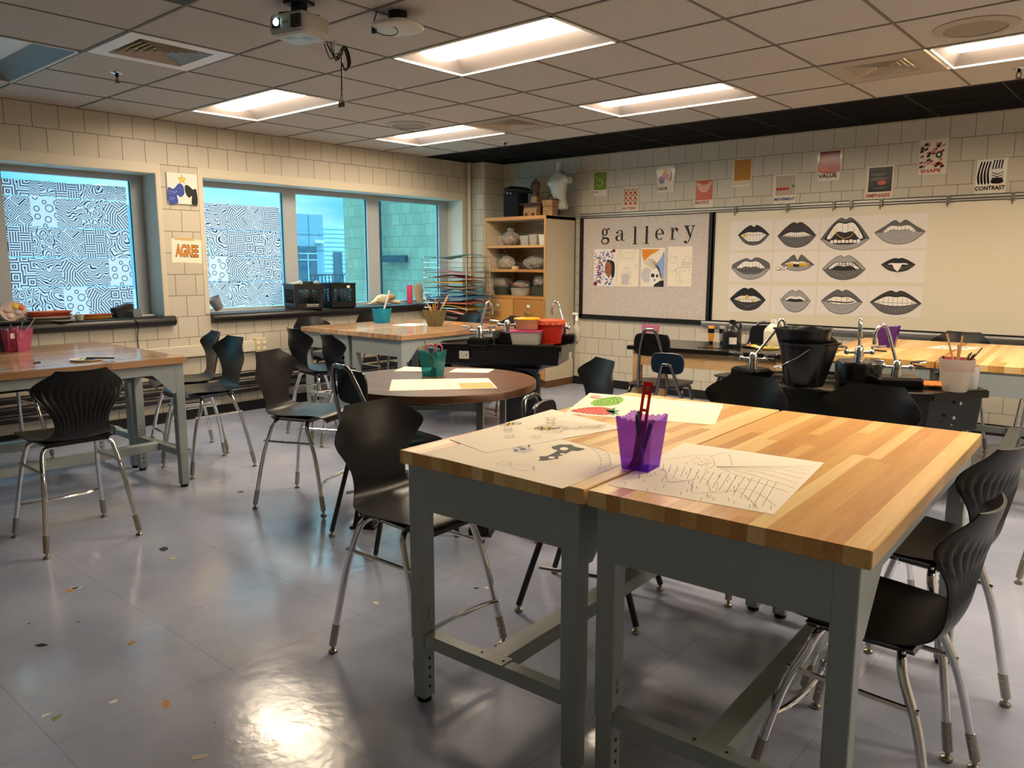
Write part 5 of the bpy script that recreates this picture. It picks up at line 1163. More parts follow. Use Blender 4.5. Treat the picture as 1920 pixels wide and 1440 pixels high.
def sink(label, poly, zt, ped, face_h, decks, group='black sink stations'):
    cx, cy = ped
    t = thing('sink_station', label, 'sink', (cx, cy, 0), 0, group)
    P = [(x-cx, y-cy) for x, y in poly]; gx_, gy_ = sum(p[0] for p in P)/len(P), sum(p[1] for p in P)/len(P)
    S = lambda k, z: [(gx_+(x-gx_)*k, gy_+(y-gy_)*k, z) for x, y in P]
    Q = lambda k, z: [(x*k, y*k, z) for x, y in P]
    rim = MB(); rim.loft([S(.97, zt-.045), S(1.0, zt-.045), S(1.0, zt-.006), S(.985, zt), S(.955, zt), S(.95, zt-.012), S(.60, zt-.014), S(.56, zt-.03), S(.42, zt-.12), S(.05, zt-.13)]); rim.build('basin', M_SINK, t)
    sk = MB(); sk.loft([S(.965, zt-.044), S(.945, zt-face_h), [(x*.62+gx_*.2, y*.62+gy_*.2, zt-face_h-.05) for x, y, z in S(.945, 0)], [(.17*x/math.hypot(x, y), .17*y/math.hypot(x, y), zt-face_h-.14) for x, y in P]]); sk.build('skirt', M_SINK, t)
    pd = MB(); pd.lathe([(.20, 0), (.20, .02), (.17, .03), (.17, zt-face_h-.13)], n=28); pd.build('pedestal', M_SINK, t)
    for (x, y, r_, h_, rot) in decks:
        d = MB(); n_ = 20
        if rot is None: d.lathe([(r_, -.02), (r_, h_-.02), (r_*.93, h_), (.001, h_)], (x-cx, y-cy, zt), 28)
        else:
            M = Matrix.Translation((x-cx, y-cy, zt)) @ Matrix.Rotation(math.radians(rot), 4, 'Z'); d.cbox(-r_, r_, -r_*.8, r_*.8, -.02, h_, .015, M=M)
        d.build('faucet_deck', M_SINK, t)
    return t
def plate(parent_loc, rot, label):
    t = thing('outlet_plate', label, 'outlet', parent_loc, math.radians(rot), 'outlet plates on the sink stations')
    MB().cbox(-.045, .045, -.008, 0, -.035, .035, .003).build('cover_plate', mat('pale plate', 'b5b2a6', .4), t); MB().cbox(.018, .026, -.010, -.008, -.008, .008, .001).build('screw', M_BPLAST, t); return t
def screws(name, pts, rot, label):
    mb = MB()
# station in the middle of the room
ZM = .83
sink('black sink station in the middle, beside the window work table', [(2.36, 2.63), (2.99, 2.945), (3.36, 3.13), (3.06, 3.78), (2.45, 3.50), (2.26, 3.30), (2.24, 2.80)], ZM, (2.86, 3.20), .17, [(2.665, 2.855, .10, .055, 27), (2.77, 3.10, .13, .10, None), (3.12, 3.50, .095, .07, 27)])
faucet((2.665, 2.855, ZM+.055), (.05, .0), .31, (.05, .05), 'leftmost chrome gooseneck faucet on the middle sink', rot=27)
faucet((2.77, 3.10, ZM+.10), (0, 0), .2, (0, 0), 'short chrome tap with two levers on the middle sink tower', neck=False, rot=27)
faucet((3.12, 3.50, ZM+.07), (-.09, -.02), .28, (-.06, -.05), 'right chrome gooseneck faucet on the middle sink, by the soap bottle', rot=-30)
plate((2.60, 2.722, ZM-.095), 27, 'square pale outlet plate on the front of the middle sink'); plate((3.27, 3.37, ZM-.11), 115, 'narrow-looking outlet plate on the right side of the middle sink')
tub((3.00, 3.10, ZM), .27, .22, .11, 'big clear tub of slop with magenta lid on middle sink', 27, M_TUB, mat('magenta lid', 'b0386f', .35), M_CLAYG, False, 'tubs on the middle sink')
tub((3.00, 3.10, ZM+.128), .22, .19, .085, 'smaller tub with yellow lid stacked on the magenta-lidded tub', 27, tinted('peach tub', 'c98f70', .6, .3), mat('yellow lid', 'e0a318', .35), mat('peach slip', 'b97a5a', .8), True, 'tubs on the middle sink')
bk = thing('bucket', 'round red bucket with splattered orange rim on the middle sink', 'bucket', (3.10, 3.30, ZM))
MB().lathe([(.095, 0), (.10, .0), (.122, .17), (.128, .17), (.128, .195), (.134, .2), (.126, .2), (.118, .17), (.09, .01), (.001, .01)], n=32).build('bucket_body', mat('red bucket', 'a81f12', .35), bk)
MB().lathe([(.132, .165), (.138, .168), (.139, .203), (.131, .206), (.128, .2)], n=32).build('rim', mat('orange rim', 'c9573a', .5, noise=(40, .5)), bk)
bo = thing('pump_bottle', 'white pump bottle behind the right faucet of the middle sink', 'bottle', (3.17, 3.60, ZM+.0))
MB().lathe([(.03, 0), (.032, .005), (.032, .13), (.012, .16), (.012, .18)], n=20).build('bottle_body', M_TUB, bo); h = MB(); h.lathe([(.014, .18), (.016, .2), (.01, .21), (.008, .24)], n=14); h.cbox(-.045, .012, -.01, .01, .235, .255, .004); h.build('pump_head', M_WHITE, bo)

# station by the right wall
ZR = .80
sink('black sink station at the right behind the near table', [(5.06, 2.90), (5.11, 2.63), (5.40, 2.38), (5.84, 2.43), (6.32, 2.74), (6.53, 3.08), (6.42, 3.30), (5.50, 3.29), (5.24, 3.04), (5.10, 2.99)], ZR, (5.85, 2.95), .24, [(5.20, 2.80, .11, .045, -20), (5.80, 3.06, .14, .115, None), (6.05, 2.98, .13, .05, 30)])
faucet((5.20, 2.82, ZR+.045), (.14, .02), .32, (.05, .03), 'leaning chrome gooseneck faucet behind the black buckets', rot=10)
faucet((5.80, 3.06, ZR+.115), (-.01, .0), .275, (-.02, -.09), 'upright chrome faucet on the tower of the right sink', rot=35)
faucet((6.05, 2.98, ZR+.05), (-.06, -.02), .31, (-.08, -.05), 'chrome gooseneck faucet beside the brush cup on right sink', rot=20)
plate((6.11, 2.602, ZR-.15), 33, 'pale outlet plate on the right sink, half behind a chair')
for q, (x, y, z, lb) in enumerate([(6.42, 2.905, ZR-.07, 'upper'), (6.40, 2.86, ZR-.15, 'middle'), (6.395, 2.85, ZR-.19, 'lowest small')]):
    tag(MB().sphere((0, 0, 0), .011 if q < 2 else .006, 10).build('bolt_head', MATS['worn nickel'], loc=(x, y, z)), '%s round bolt head on the end of the right sink' % lb, 'bolt', 'bolts on the right sink')
def bucket(loc, s, rot, label, tilt=0):
    t = thing('bucket', label, 'bucket', loc, math.radians(rot), 'black pails on the right sink'); t.scale = (1, 1, 1)
    n_ = 36; rings = []
    for r_, z in ((.108, 0), (.112, .004), (.150, .25), (.156, .25), (.160, .262), (.150, .264), (.143, .25), (.105, .008), (.02, .008)):
        rg = []
        for j in range(n_):
            a = 2*PI*j/n_; k = 1+ (.26*math.exp(-(min(a, 2*PI-a)/.25)**2) if z > .2 else 0)
            rg.append((r_*s*k*math.cos(a), r_*s*math.sin(a), z*s))
        rings.append(rg)
    MB().loft(rings, smooth=True).build('bucket_body', M_BPLAST, t)
    h = MB().tube(cr([(.0, -.155*s, .235*s), (-.06, -.168*s, .19*s), (-.13, -.165*s, .15*s), (-.165, -.11*s, .12*s), (-.185, 0, .11*s)], 6), .002, 6).build('wire_handle', M_CHROME, t)
    MB().tube([(-.15, -.13*s, .125*s), (-.178, -.06*s, .112*s)], .008, 10).build('grip', M_WHITE, h)
    return t
bucket((5.645, 2.545, ZR), 1.0, 28, 'black pail with white-gripped wire handle, lower of the stack on right sink')
bucket((5.635, 2.565, ZR+.095), .95, 205, 'black pail nested inside the other pail on right sink, upper one')
cp = thing('plastic_cup', 'small mint green plastic cup on the right sink beside pails', 'cup', (5.68, 3.20, ZR))
MB().lathe([(.032, 0), (.034, .0), (.042, .105), (.039, .105), (.031, .004), (.001, .004)], n=24).build('cup_body', tinted('mint plastic', 'a9c9b4', .7), cp)
pn = thing('paint_tray', 'orange paint tray behind the brush cup on right sink', 'tray', (6.25, 3.10, ZR), math.radians(20))
MB().cbox(-.13, .13, -.09, .09, 0, .012, .004).build('tray_body', mat('orange tray', 'd9782f', .5, noise=(25, .4)), pn)
f = MB(); [f.sphere((random.uniform(-.1, .1), random.uniform(-.06, .06), .012), .014, 8, 0, (1, 1, .2)) for _ in range(9)]; f.build('paint_dab', mat('red paint dab', 'b03a20', .4), pn)

# station at the left picture edge
ZL = .85
sink('black sink station cut off by the left picture edge', [(2.34, -2.05), (3.0, -2.1), (3.35, -1.6), (3.1, -1.15), (2.62, -.86), (2.42, -.90), (2.335, -1.25)], ZL, (2.8, -1.5), .20, [])

# ---------------- cups, papers and tools ----------------
def popcup(loc, label, matr, h=.155, wt=.058, wb_=.043, rot=0, group='scalloped pencil cups'):
    t = thing('pencil_cup', label, 'cup', loc, math.radians(rot), group); mb = MB(); th = .0014; SC_ = 6
    for f in range(4):
        M = Matrix.Rotation(f*PI/2, 4, 'Z'); vs = []; N = SC_*4
        for i in range(N+1):
            u = -1+2*i/N; sc = .006*abs(math.sin(PI*i/4))+.010*(u*u)
            for (w_, y, z) in ((wb_, -wb_, 0), (wt, -wt, h-.014+sc)): vs.append((u*w_, y, z))
        n_ = len(vs); vs2 = [(x*(1-.03), y+th, z+.001) for x, y, z in vs]
        fs = [(2*i, 2*i+2, 2*i+3, 2*i+1) for i in range(N)]+[(n_+2*i, n_+2*i+1, n_+2*i+3, n_+2*i+2) for i in range(N)]+[(2*i+1, 2*i+3, n_+2*i+3, n_+2*i+1) for i in range(N)]
        mb.add([M @ Vector(v) for v in vs+vs2], fs)
    mb.box(-wb_, wb_, -wb_, wb_, 0, .0015); mb.build('cup_body', matr, t); return t
def stick(base, tip, r_, m_, label, name='pencil', cat='pencil', grp=None, tipm=None):
    b_ = Vector(base); d = Vector(tip)-b_; o = MB().tube([(0, 0, 0), tuple(d*.5), tuple(d)], r_, 6 if r_ > .003 else 5).build(name, m_, loc=b_)
    if tipm: MB().tube([tuple(d*1.001), tuple(d*1.06)], [r_*1.15, r_*.5], 6).build('tip', tipm, o)
    tag(o, label, cat, grp); return o
def scissors(base, up_, label, m_, rot=0, grp='scissors in cups'):
    t = thing('scissors', label, 'scissors', base, math.radians(rot), grp); t.rotation_euler = (math.radians(up_), 0, math.radians(rot))
    b_ = MB(); b_.loft([[(-.006, 0, 0), (.0, -.001, 0), (.0, .001, 0)], [(-.010, 0, .08), (.004, -.0015, .08), (.004, .0015, .08)]]); b_.loft([[(.006, 0, 0), (.0, -.001, 0), (.0, .001, 0)], [(.010, 0, .08), (-.004, -.0015, .08), (-.004, .0015, .08)]]); b_.build('blade', M_CHROME, t)
    for s_ in (-1, 1): MB().tube([(s_*.006, 0, .08)]+[(s_*.024+.021*math.cos(a)*1.0, 0, .135+.034*math.sin(a)) for a in [(-PI/2)+2*PI*q/14*s_ for q in range(15)]], .0052, 8).build('handle', m_, t)
    return t
M_PURP = tinted('violet translucent plastic', 'a468e8', .16, .08)
M_TEAL = tinted('teal translucent plastic', '4fb0b4', .25, .1); M_TURQ = tinted('turquoise translucent plastic', '2fb0d0', .4, .1); M_SMOKE = tinted('olive smoky plastic', '8a8460', .4, .15); M_PINK = tinted('pink translucent plastic', 'e085a8', .3, .1); M_SMK = tinted('grey smoky plastic', '5c6062', .4, .1)
NC = (6.135, -.105)
popcup((*NC, TH+.0015), 'purple scalloped cup of tools in the middle of the near table', M_PURP, .165, .060, .044, 8)
rs = thing('utility_strip', 'red translucent plastic cutter handle standing tall in the near purple cup', 'tool', (NC[0]-.012, NC[1]-.008, TH+.006)); rs.rotation_euler = (math.radians(-3), math.radians(7), math.radians(35))
M_REDT = tinted('red translucent plastic', 'd01f22', .75, .12)
f = MB()
for x0, x1 in ((-.014, -.005), (.005, .014)): f.box(x0, x1, -.003, .003, 0, .262)
for z0, z1 in ((0, .14), (.17, .178), (.222, .236), (.246, .262)): f.box(-.006, .006, -.0028, .0028, z0, z1)
f.build('handle', M_REDT, rs)
scissors((NC[0]+.012, NC[1]-.006, TH+.004), -7, 'dark blue handled scissors standing in the near purple cup', mat('navy grip', '10192e', .35), 118)
stick((NC[0]-.025, NC[1]-.02, TH+.004), (NC[0]+.03, NC[1]+.02, TH+.15), .006, mat('maroon barrel', '5a1030', .3), 'maroon marker leaning in the near purple cup', 'marker', 'marker')
stick((NC[0]-.02, NC[1]+.02, TH+.004), (NC[0]+.045, NC[1]-.02, TH+.15), .007, M_BPLAST, 'black marker leaning in the near purple cup', 'marker', 'marker')
stick((NC[0]+.02, NC[1]-.025, TH+.004), (NC[0]-.01, NC[1]+.03, TH+.13), .004, M_CHROME, 'metal knife lying low in the near purple cup', 'craft_knife', 'knife')

def sheet(name, C4, z, label, matr=M_PAPER, group=None, curl=None, cat='drawing', th=.0006):
    """C4: world corners p(0,0), p(1,0), p(1,1), p(0,1); curl(u, v) gives lift"""
    t = thing(name, label, cat, (C4[0][0], C4[0][1], z), 0, group); o0 = Vector(C4[0]); C_ = [Vector(c)-o0 for c in C4]; N = 12
    def p(u, v, o):
        q = (C_[0]*(1-u)+C_[1]*u)*(1-v)+(C_[3]*(1-u)+C_[2]*u)*v
        return Vector((q.x, q.y, (curl(u, v) if curl else 0)+o))
    vs = [p(a/N, b/N, o) for o in (th, 0) for a in range(N+1) for b in range(N+1)]; n_ = (N+1)**2; fs = []
    for a in range(N):
        for b in range(N): k = a*(N+1)+b; fs += [(k, k+N+1, k+N+2, k+1), (n_+k, n_+k+1, n_+k+N+2, n_+k+N+1)]
    for a in range(N):
        for k, k2 in ((a, a+1), (N*(N+1)+a, N*(N+1)+a+1), (a*(N+1), (a+1)*(N+1)), (a*(N+1)+N, (a+1)*(N+1)+N)): fs.append((k, k2, n_+k2, n_+k))
    MB().add(vs, fs, 0, False).build('paper', matr, t)
    a = Art(t, (0, 0, 0), (C_[1].x, C_[1].y, 0), (C_[3].x, C_[3].y, 0), (0, 0, 1), .0002); a.pt = lambda u, v, o: p(u, v, th+o); return a
def wob(n, c, r, k, s=1): # scribbly loop
    return [(c[0]+r*math.cos(2*PI*i/n)*(1+k*math.sin(i*2.4)), c[1]+s*r*math.sin(2*PI*i/n)*(1+k*math.cos(i*3.1))) for i in range(n+1)]
DR = {'orca': [(0.594, 0.419), (0.578, 0.468), (0.543, 0.498), (0.57, 0.548), (0.555, 0.657), (0.531, 0.742), (0.487, 0.741), (0.45, 0.772), (0.452, 0.867), (0.506, 0.936), (0.556, 0.909), (0.59, 0.913), (0.633, 0.932), (0.641, 0.883), (0.633, 0.834), (0.601, 0.812), (0.616, 0.717), (0.625, 0.655), (0.619, 0.609), (0.653, 0.562), (0.635, 0.505), (0.615, 0.444)], 'holes': [[(0.56, 0.822), (0.571, 0.798), (0.569, 0.774), (0.558, 0.758), (0.538, 0.758), (0.521, 0.774), (0.51, 0.798), (0.511, 0.824), (0.523, 0.84), (0.541, 0.84)], [(0.629, 0.562), (0.636, 0.543), (0.636, 0.525), (0.625, 0.512), (0.611, 0.513), (0.599, 0.522), (0.592, 0.541), (0.593, 0.56), (0.603, 0.573), (0.617, 0.573)], [(0.622, 0.694), (0.627, 0.682), (0.625, 0.666), (0.618, 0.658), (0.608, 0.656), (0.597, 0.663), (0.592, 0.677), (0.594, 0.691), (0.603, 0.701), (0.614, 0.704)]], 'spots': [[(0.321, 0.603), (0.324, 0.591), (0.323, 0.576), (0.312, 0.566), (0.3, 0.562), (0.291, 0.567), (0.286, 0.581), (0.289, 0.596), (0.298, 0.606), (0.31, 0.61)], [(0.375, 0.583), (0.38, 0.567), (0.379, 0.552), (0.37, 0.54), (0.358, 0.538), (0.345, 0.547), (0.338, 0.562), (0.34, 0.577), (0.35, 0.589), (0.363, 0.589)], [(0.361, 0.511), (0.368, 0.498), (0.368, 0.485), (0.363, 0.476), (0.353, 0.477), (0.341, 0.485), (0.334, 0.499), (0.334, 0.511), (0.34, 0.521), (0.351, 0.52)], [(0.338, 0.673), (0.352, 0.652), (0.359, 0.639), (0.356, 0.634), (0.343, 0.642), (0.327, 0.66), (0.313, 0.678), (0.306, 0.694), (0.31, 0.696), (0.322, 0.688)], [(0.337, 0.831), (0.342, 0.817), (0.339, 0.802), (0.33, 0.79), (0.318, 0.787), (0.307, 0.793), (0.302, 0.805), (0.305, 0.822), (0.314, 0.832), (0.326, 0.837)]], 'wash': [[(0.258, 0.478), (0.287, 0.534), (0.372, 0.467), (0.432, 0.492), (0.425, 0.606), (0.37, 0.634), (0.272, 0.611)]], 'arcs': [[(0.528, 1.035), (0.705, 0.948), (0.831, 0.812), (0.921, 0.648), (0.97, 0.511)], [(0.572, 1.073), (0.77, 0.998), (0.911, 0.813), (0.971, 0.682)]], 'straw': [(0.022, 0.128), (0.074, 0.261), (0.131, 0.332), (0.212, 0.372), (0.282, 0.328), (0.318, 0.217), (0.303, 0.108), (0.259, 0.058), (0.178, 0.07), (0.093, 0.092)], 'leaf': [[(0.257, 0.229), (0.297, 0.402), (0.324, 0.138)], [(0.257, 0.229), (0.344, 0.294), (0.324, 0.138)], [(0.257, 0.229), (0.374, 0.129), (0.324, 0.138)], [(0.257, 0.229), (0.343, 0.058), (0.324, 0.138)], [(0.257, 0.229), (0.24, 0.329), (0.324, 0.138)]], 'seeds': [(0.053, 0.197), (0.082, 0.21), (0.109, 0.224), (0.138, 0.237), (0.166, 0.25), (0.195, 0.263), (0.222, 0.277), (0.25, 0.291), (0.077, 0.146), (0.105, 0.157), (0.132, 0.171), (0.16, 0.184), (0.189, 0.197), (0.216, 0.21), (0.244, 0.224), (0.272, 0.238), (0.075, 0.085), (0.104, 0.096), (0.131, 0.109), (0.158, 0.122), (0.187, 0.135), (0.214, 0.148), (0.242, 0.159), (0.269, 0.173), (0.099, 0.033), (0.126, 0.046), (0.153, 0.059), (0.182, 0.072), (0.209, 0.083), (0.236, 0.097), (0.264, 0.109)], 'melon': [(0.099, 0.502), (0.098, 0.667), (0.146, 0.814), (0.228, 0.938), (0.283, 0.868), (0.303, 0.706), (0.287, 0.555), (0.22, 0.451), (0.143, 0.412)], 'pink': [(0.037, 0.804), (0.059, 0.893), (0.114, 0.848), (0.119, 0.76), (0.067, 0.761)], 'bee1': [(0.466, 0.94), (0.522, 0.964), (0.533, 0.921), (0.5, 0.862), (0.461, 0.874)], 'bee2': [(0.565, 0.537), (0.609, 0.538), (0.641, 0.471), (0.652, 0.384), (0.596, 0.386), (0.564, 0.451)]}
# 1 fruit drawing
a = sheet('fruit_drawing', [(5.431, .432), (6.011, .638), (5.832, 1.083), (5.206, .937)], TH+.0002, 'watercolour sheet with red strawberry and green melon, far side of near table', group='drawings on the near table')
GR = mat('leaf green watercolour', '6fae30', .7); RS = mat('strawberry red watercolour', 'c93a22', .7); M_TEALL = mat('teal leaf', '1f7a50', .7)
ctr = lambda P: (sum(p[0] for p in P)/len(P), sum(p[1] for p in P)/len(P))
def shrink(P, k, jit=0): c = ctr(P); return [(c[0]+(u-c[0])*k*(1+random.uniform(-jit, jit)), c[1]+(v-c[1])*k*(1+random.uniform(-jit, jit))) for u, v in P]
ml = cr(DR['melon'], 5, True); random.seed(4)
a.fills('green_melon', [ml], GR); a.strokes('melon_scribble', [shrink(ml, k, .12)+[shrink(ml, k)[0]] for k in (.9, .72, .5, .3)], .005, mat('yellow green', 'b4d860', .7)); a.strokes('melon_shade', [shrink(ml, k, .2) for k in (.82, .6, .4)], .004, mat('deep green', '3f8a2c', .7))
a.fills('strawberry', [cr(DR['straw'], 5, True)], RS)
a.fills('strawberry_seed', [ell(u, v, .009, .012, 6) for u, v in DR['seeds']], mat('pale seed', 'f0a890', .7))
a.fills('strawberry_leaf', DR['leaf'], M_TEALL)
a.fills('pink_fruit', [cr(DR['pink'], 4, True)], mat('pink wash', 'e09a8a', .7)); a.strokes('pink_fruit_rind', [DR['pink'][:3]], .005, GR)
# 2 bee drawing
a = sheet('bee_drawing', [(5.652, -.281), (5.775, .359), (5.336, .474), (5.419, -.222)], TH+.0012, 'pencil sheet with two yellow bees, left side of near table', group='drawings on the near table')
for P in (DR['bee1'], DR['bee2']):
    a.fills('bee_body', [cr(P, 4, True)], mat('bee yellow', 'e0bd20', .6)); c = ctr(P); n_ = len(P)
    a.strokes('bee_stripes', [[P[1], P[-1]], [P[2], P[-2]]], .007, M_INK); a.strokes('bee_wing', [wob(12, (c[0]+.05, c[1]-.04), .03, .2, 1.8), wob(12, (c[0]-.04, c[1]+.03), .03, .2, 1.8), [(c[0]+.06, c[1]-.08), (c[0]-.05, c[1]+.09)]], .0028, M_GRAPH)
random.seed(21)
a.strokes('flower_sketch', [wob(16, (random.uniform(.3, .8), random.uniform(.2, .9)), .03, .5, 1.8) for _ in range(11)]+[cr([(.5+.05*i, .6), (.6+.05*i, .4-.02*i), (.75+.03*i, .2), (.85+.02*i, .05+.02*i)], 5) for i in range(7)]+[cr([(.62, .25), (.7, .28), (.74, .2), (.82, .28), (.86, .14), (.93, .2)], 5)], .0018, M_PENCIL)
# 3 sheet with the black patch
a = sheet('animal_drawing', [(5.493, -.425), (6.090, -.442), (6.067, -.031), (5.51, .09)], TH+.0002, 'sheet with black splotchy shape and faint animal sketch, at near table front edge', M_PAPER, group='drawings on the near table')
a.fills('grey_wash', DR['wash'], M_LGREY); a.fills('grey_spots', DR['spots'], M_GRAPH)
a.fills('black_patch', [DR['orca']], M_GRAPHD); a.fills('patch_gap', DR['holes'], M_PAPER)
A1, A2 = cr(DR['arcs'][0], 5), cr(DR['arcs'][1], 6)
a.strokes('pencil_arc', [A1, A2]+[[A1[min(i*2, len(A1)-1)], A2[min(i*2, len(A2)-1)]] for i in range(10)]+[wob(22, (.62, .2), .07, .4, 1.1), wob(14, (.5, .18), .04, .5, 1.3)], .0016, M_PENCIL)
# 4 landscape sketch
a = sheet('landscape_sketch', [(6.167, -.330), (6.625, -.275), (6.538, .328), (6.070, .285)], TH+.0002, 'large faint pencil landscape sketch, right side of near table', M_PAPER, group='drawings on the near table')
random.seed(9)
hl = [cr([(.02, .3), (.15, .4), (.3, .2), (.45, .35), (.6, .15), (.75, .3), (.97, .12)], 5), cr([(.05, .55), (.2, .75), (.3, .78), (.4, .62), (.38, .5)], 6), cr([(.3, .78), (.36, .9), (.44, .8), (.5, .66)], 6), cr([(.02, .12), (.2, .3), (.26, .18), (.4, .28), (.5, .1), (.7, .24), (.9, .04)], 5)]
hl += [[(.42, .6), (.6+.05*i, .5+.06*i), (.97, .35+.09*i)] for i in range(7)]+[[(.1+.05*i, .5), (.16+.05*i, .38-.02*i)] for i in range(16)]+[[(u, v), (u+.02, v-.05)] for u, v in [(random.uniform(.05, .95), random.uniform(.05, .5)) for _ in range(50)]]
a.strokes('pencil_lines', hl, .0016, M_PENCIL); a.fills('pencil_dot', [ell(random.uniform(.22, .38), random.uniform(.56, .72), .004, .004, 5) for _ in range(40)], M_GRAPH)

# round table
RT = RZ+.0002
def uvs(a): return a
a = sheet('bird_drawing', [(4.049, .653), (4.438, 1.121), (4.129, 1.376), (3.735, .939)], RT, 'large sheet with brown wash and small sketch, front of round table', group='papers on the round table')
a.fills('brown_wash', [rect(.66, .04, .985, .55)], mat('tan wash', 'd9a868', .7)); a.strokes('sketch_lines', [wob(12, (.6, .42), .04, .3, 1.5), [(.5, .5), (.58, .45)], [(.52, .3), (.6, .38)]], .003, M_GRAPH); a.fills('green_mark', [[(.5, .78), (.54, .74), (.62, .78)]], mat('pale green mark', 'a9c48a', .7))
a = sheet('notes_sheet', [(3.664, 1.56), (3.757, 1.399), (3.967, 1.55), (3.877, 1.712)], RT, 'small white sheet on the round table, right of the teal cup', group='papers on the round table'); a.strokes('pencil_lines', [[(.3, .3), (.5, .35), (.7, .3)]], .002, M_PENCIL)
a = sheet('small_drawing', [(3.45, 1.195), (3.655, 1.30), (3.60, 1.47), (3.33, 1.40)], RT, 'small cream sheet on the round table, left behind teal cup', group='papers on the round table', curl=lambda u, v: .004*u); a.strokes('pencil_lines', [[(.2, .4), (.5, .5), (.8, .3)], wob(10, (.5, .6), .1, .3)], .002, M_PENCIL)
TC = (3.785, 1.235)
popcup((*TC, RZ), 'teal scalloped cup of scissors and pencils on the round table', M_TEAL, .165, .066, .050, 20)
scissors((TC[0]+.01, TC[1]+.01, RZ+.03), 4, 'pink handled scissors standing in the teal cup', mat('pink grip', 'd9707f', .35), 50)
stick((TC[0]+.01, TC[1], RZ+.01), (TC[0]-.035, TC[1]-.03, RZ+.205), .004, M_ORANGE, 'orange pencil standing in the teal cup', tipm=M_INK)
stick((TC[0]-.03, TC[1]+.01, RZ+.01), (TC[0]+.04, TC[1]+.0, RZ+.14), .004, mat('teal pencil', '11585a', .4), 'dark teal pencil leaning right in the teal cup'); stick((TC[0]+.03, TC[1]-.01, RZ+.01), (TC[0]-.045, TC[1]+.01, RZ+.15), .004, M_BPLAST, 'black pencil leaning left in the teal cup')

# window work table
popcup((.915, 3.20, TH), 'turquoise scalloped cup at the window end of the middle work table', M_TURQ, .155, .074, .055, 15)
br = stick((.90, 3.19, TH+.01), (1.02, 3.22, TH+.34), .010, mat('clear ruler', 'dfe6e8', .2), 'tall pale ruler standing in the turquoise cup', 'ruler', 'ruler')
stick((.93, 3.2, TH+.01), (.86, 3.17, TH+.16), .005, M_BPLAST, 'black pen in the turquoise cup', 'pen', 'pen')
OC = (1.655, 3.27)
popcup((*OC, TH), 'olive smoky cup crowded with colouring pencils on the middle work table', M_SMOKE, .17, .088, .052, 10)
pcs = [('f0b98a', -.10, .0, .30), ('c98a5a', -.02, .03, .27), ('222222', -.05, .05, .235), ('222222', .0, .05, .24), ('2a3a5a', .03, .04, .23), ('d9a020', -.03, -.02, .21), ('d9a020', .01, -.03, .22), ('222222', .05, .0, .235), ('b07a4a', .02, .02, .26), ('8a5a3a', .04, -.01, .24), ('d9b890', .10, .03, .31), ('caa070', .08, .05, .285)]
cnm = ['peach', 'tan', 'black', 'black', 'navy', 'yellow', 'yellow', 'black', 'brown', 'dark brown', 'pale wood', 'light wood']
for q, (c, dx, dy, h) in enumerate(pcs): stick((OC[0]-dx*.3, OC[1]-dy*.3, TH+.005), (OC[0]+dx*.75+.3*dy, OC[1]+dx*.75+dy, TH+h), .005, mat('pencil '+c, c, .4), '%s pencil in the olive cup on the middle work table' % cnm[q], grp='pencils in the olive cup')
a = sheet('doodle_sheet', [(1.25, 3.05), (1.50, 3.10), (1.44, 3.40), (1.18, 3.34)], TH+.0002, 'pale doodle sheet with pink marks between cups, middle work table', M_WPAPER, group='papers on the middle work table'); a.strokes('pink_doodle', [wob(14, (.4, .5), .2, .3), wob(12, (.65, .4), .12, .4)], .006, mat('pink marker', 'c9507a', .6))
tag(MB().cbox(-.06, .06, -.025, .025, 0, .003, .001).build('orange_card', M_ORANGE, loc=(1.62, 3.62, TH), rotz=.4), 'small orange card at the far end of the middle work table', 'card')

# left work table
popcup((1.10, -.27, TH), 'pink scalloped cup with label at the left picture edge', M_PINK, .165, .072, .052, 28)
lbp = thing('cup_label', 'white and black labels taped on the pink cup', 'label', (1.153, -.292, TH+.118), math.radians(28+90)); 
f = MB(); f.box(-.055, -.02, -.012, -.010, -.018, .018); f.box(.02, .05, -.012, -.010, -.018, .018); f.build('white_label', M_WHITE, lbp); MB().box(-.016, .016, -.0125, -.010, -.020, .020).build('black_label', M_BPLAST, lbp)
for q, (c, dx, dy, h, nm) in enumerate([('8f2f5a', -.05, .0, .19, 'magenta'), ('d9a0b0', .0, .01, .18, 'pink'), ('7a8a9a', .02, .03, .21, 'silver'), ('201a20', -.02, -.03, .17, 'black'), ('c9c4c0', .09, .06, .235, 'white')]): stick((1.10-dx*.4, -.27-dy*.4, TH+.005), (1.10+dx, -.27+dy+dx*.4, TH+h), .004, mat('pen '+c, c, .4), '%s pen in the pink cup on the left table' % nm, 'pen', 'pen', 'pens in the pink cup')
popcup((1.03, -.42, TH), 'smoky grey cup stuffed with brushes at the left picture edge', M_SMK, .165, .066, .050, 20)
for q in range(10):
    a_ = q*.63; c = ('3a4a3a', 'c9b49a', '222426', '5a4a3a', '8a8f8f')[q % 5]
    stick((1.03-.02*math.cos(a_), -.42-.02*math.sin(a_), TH+.006), (1.03+.05*math.cos(a_), -.42+.05*math.sin(a_), TH+.19+.02*math.sin(q*2)), .004, mat('brush '+c, c, .5), 'dark paintbrush in the smoky cup at the left edge', 'paintbrush', 'brush', 'brushes in the smoky cup', tipm=M_CLAYD)
bk_ = tag(MB().cbox(-.055, .055, -.006, .006, 0, .16, .002).build('card_box', M_SHEET, loc=(1.02, -.34, TH), rotz=.5), 'narrow upright pale card box between the two cups at left edge', 'box')
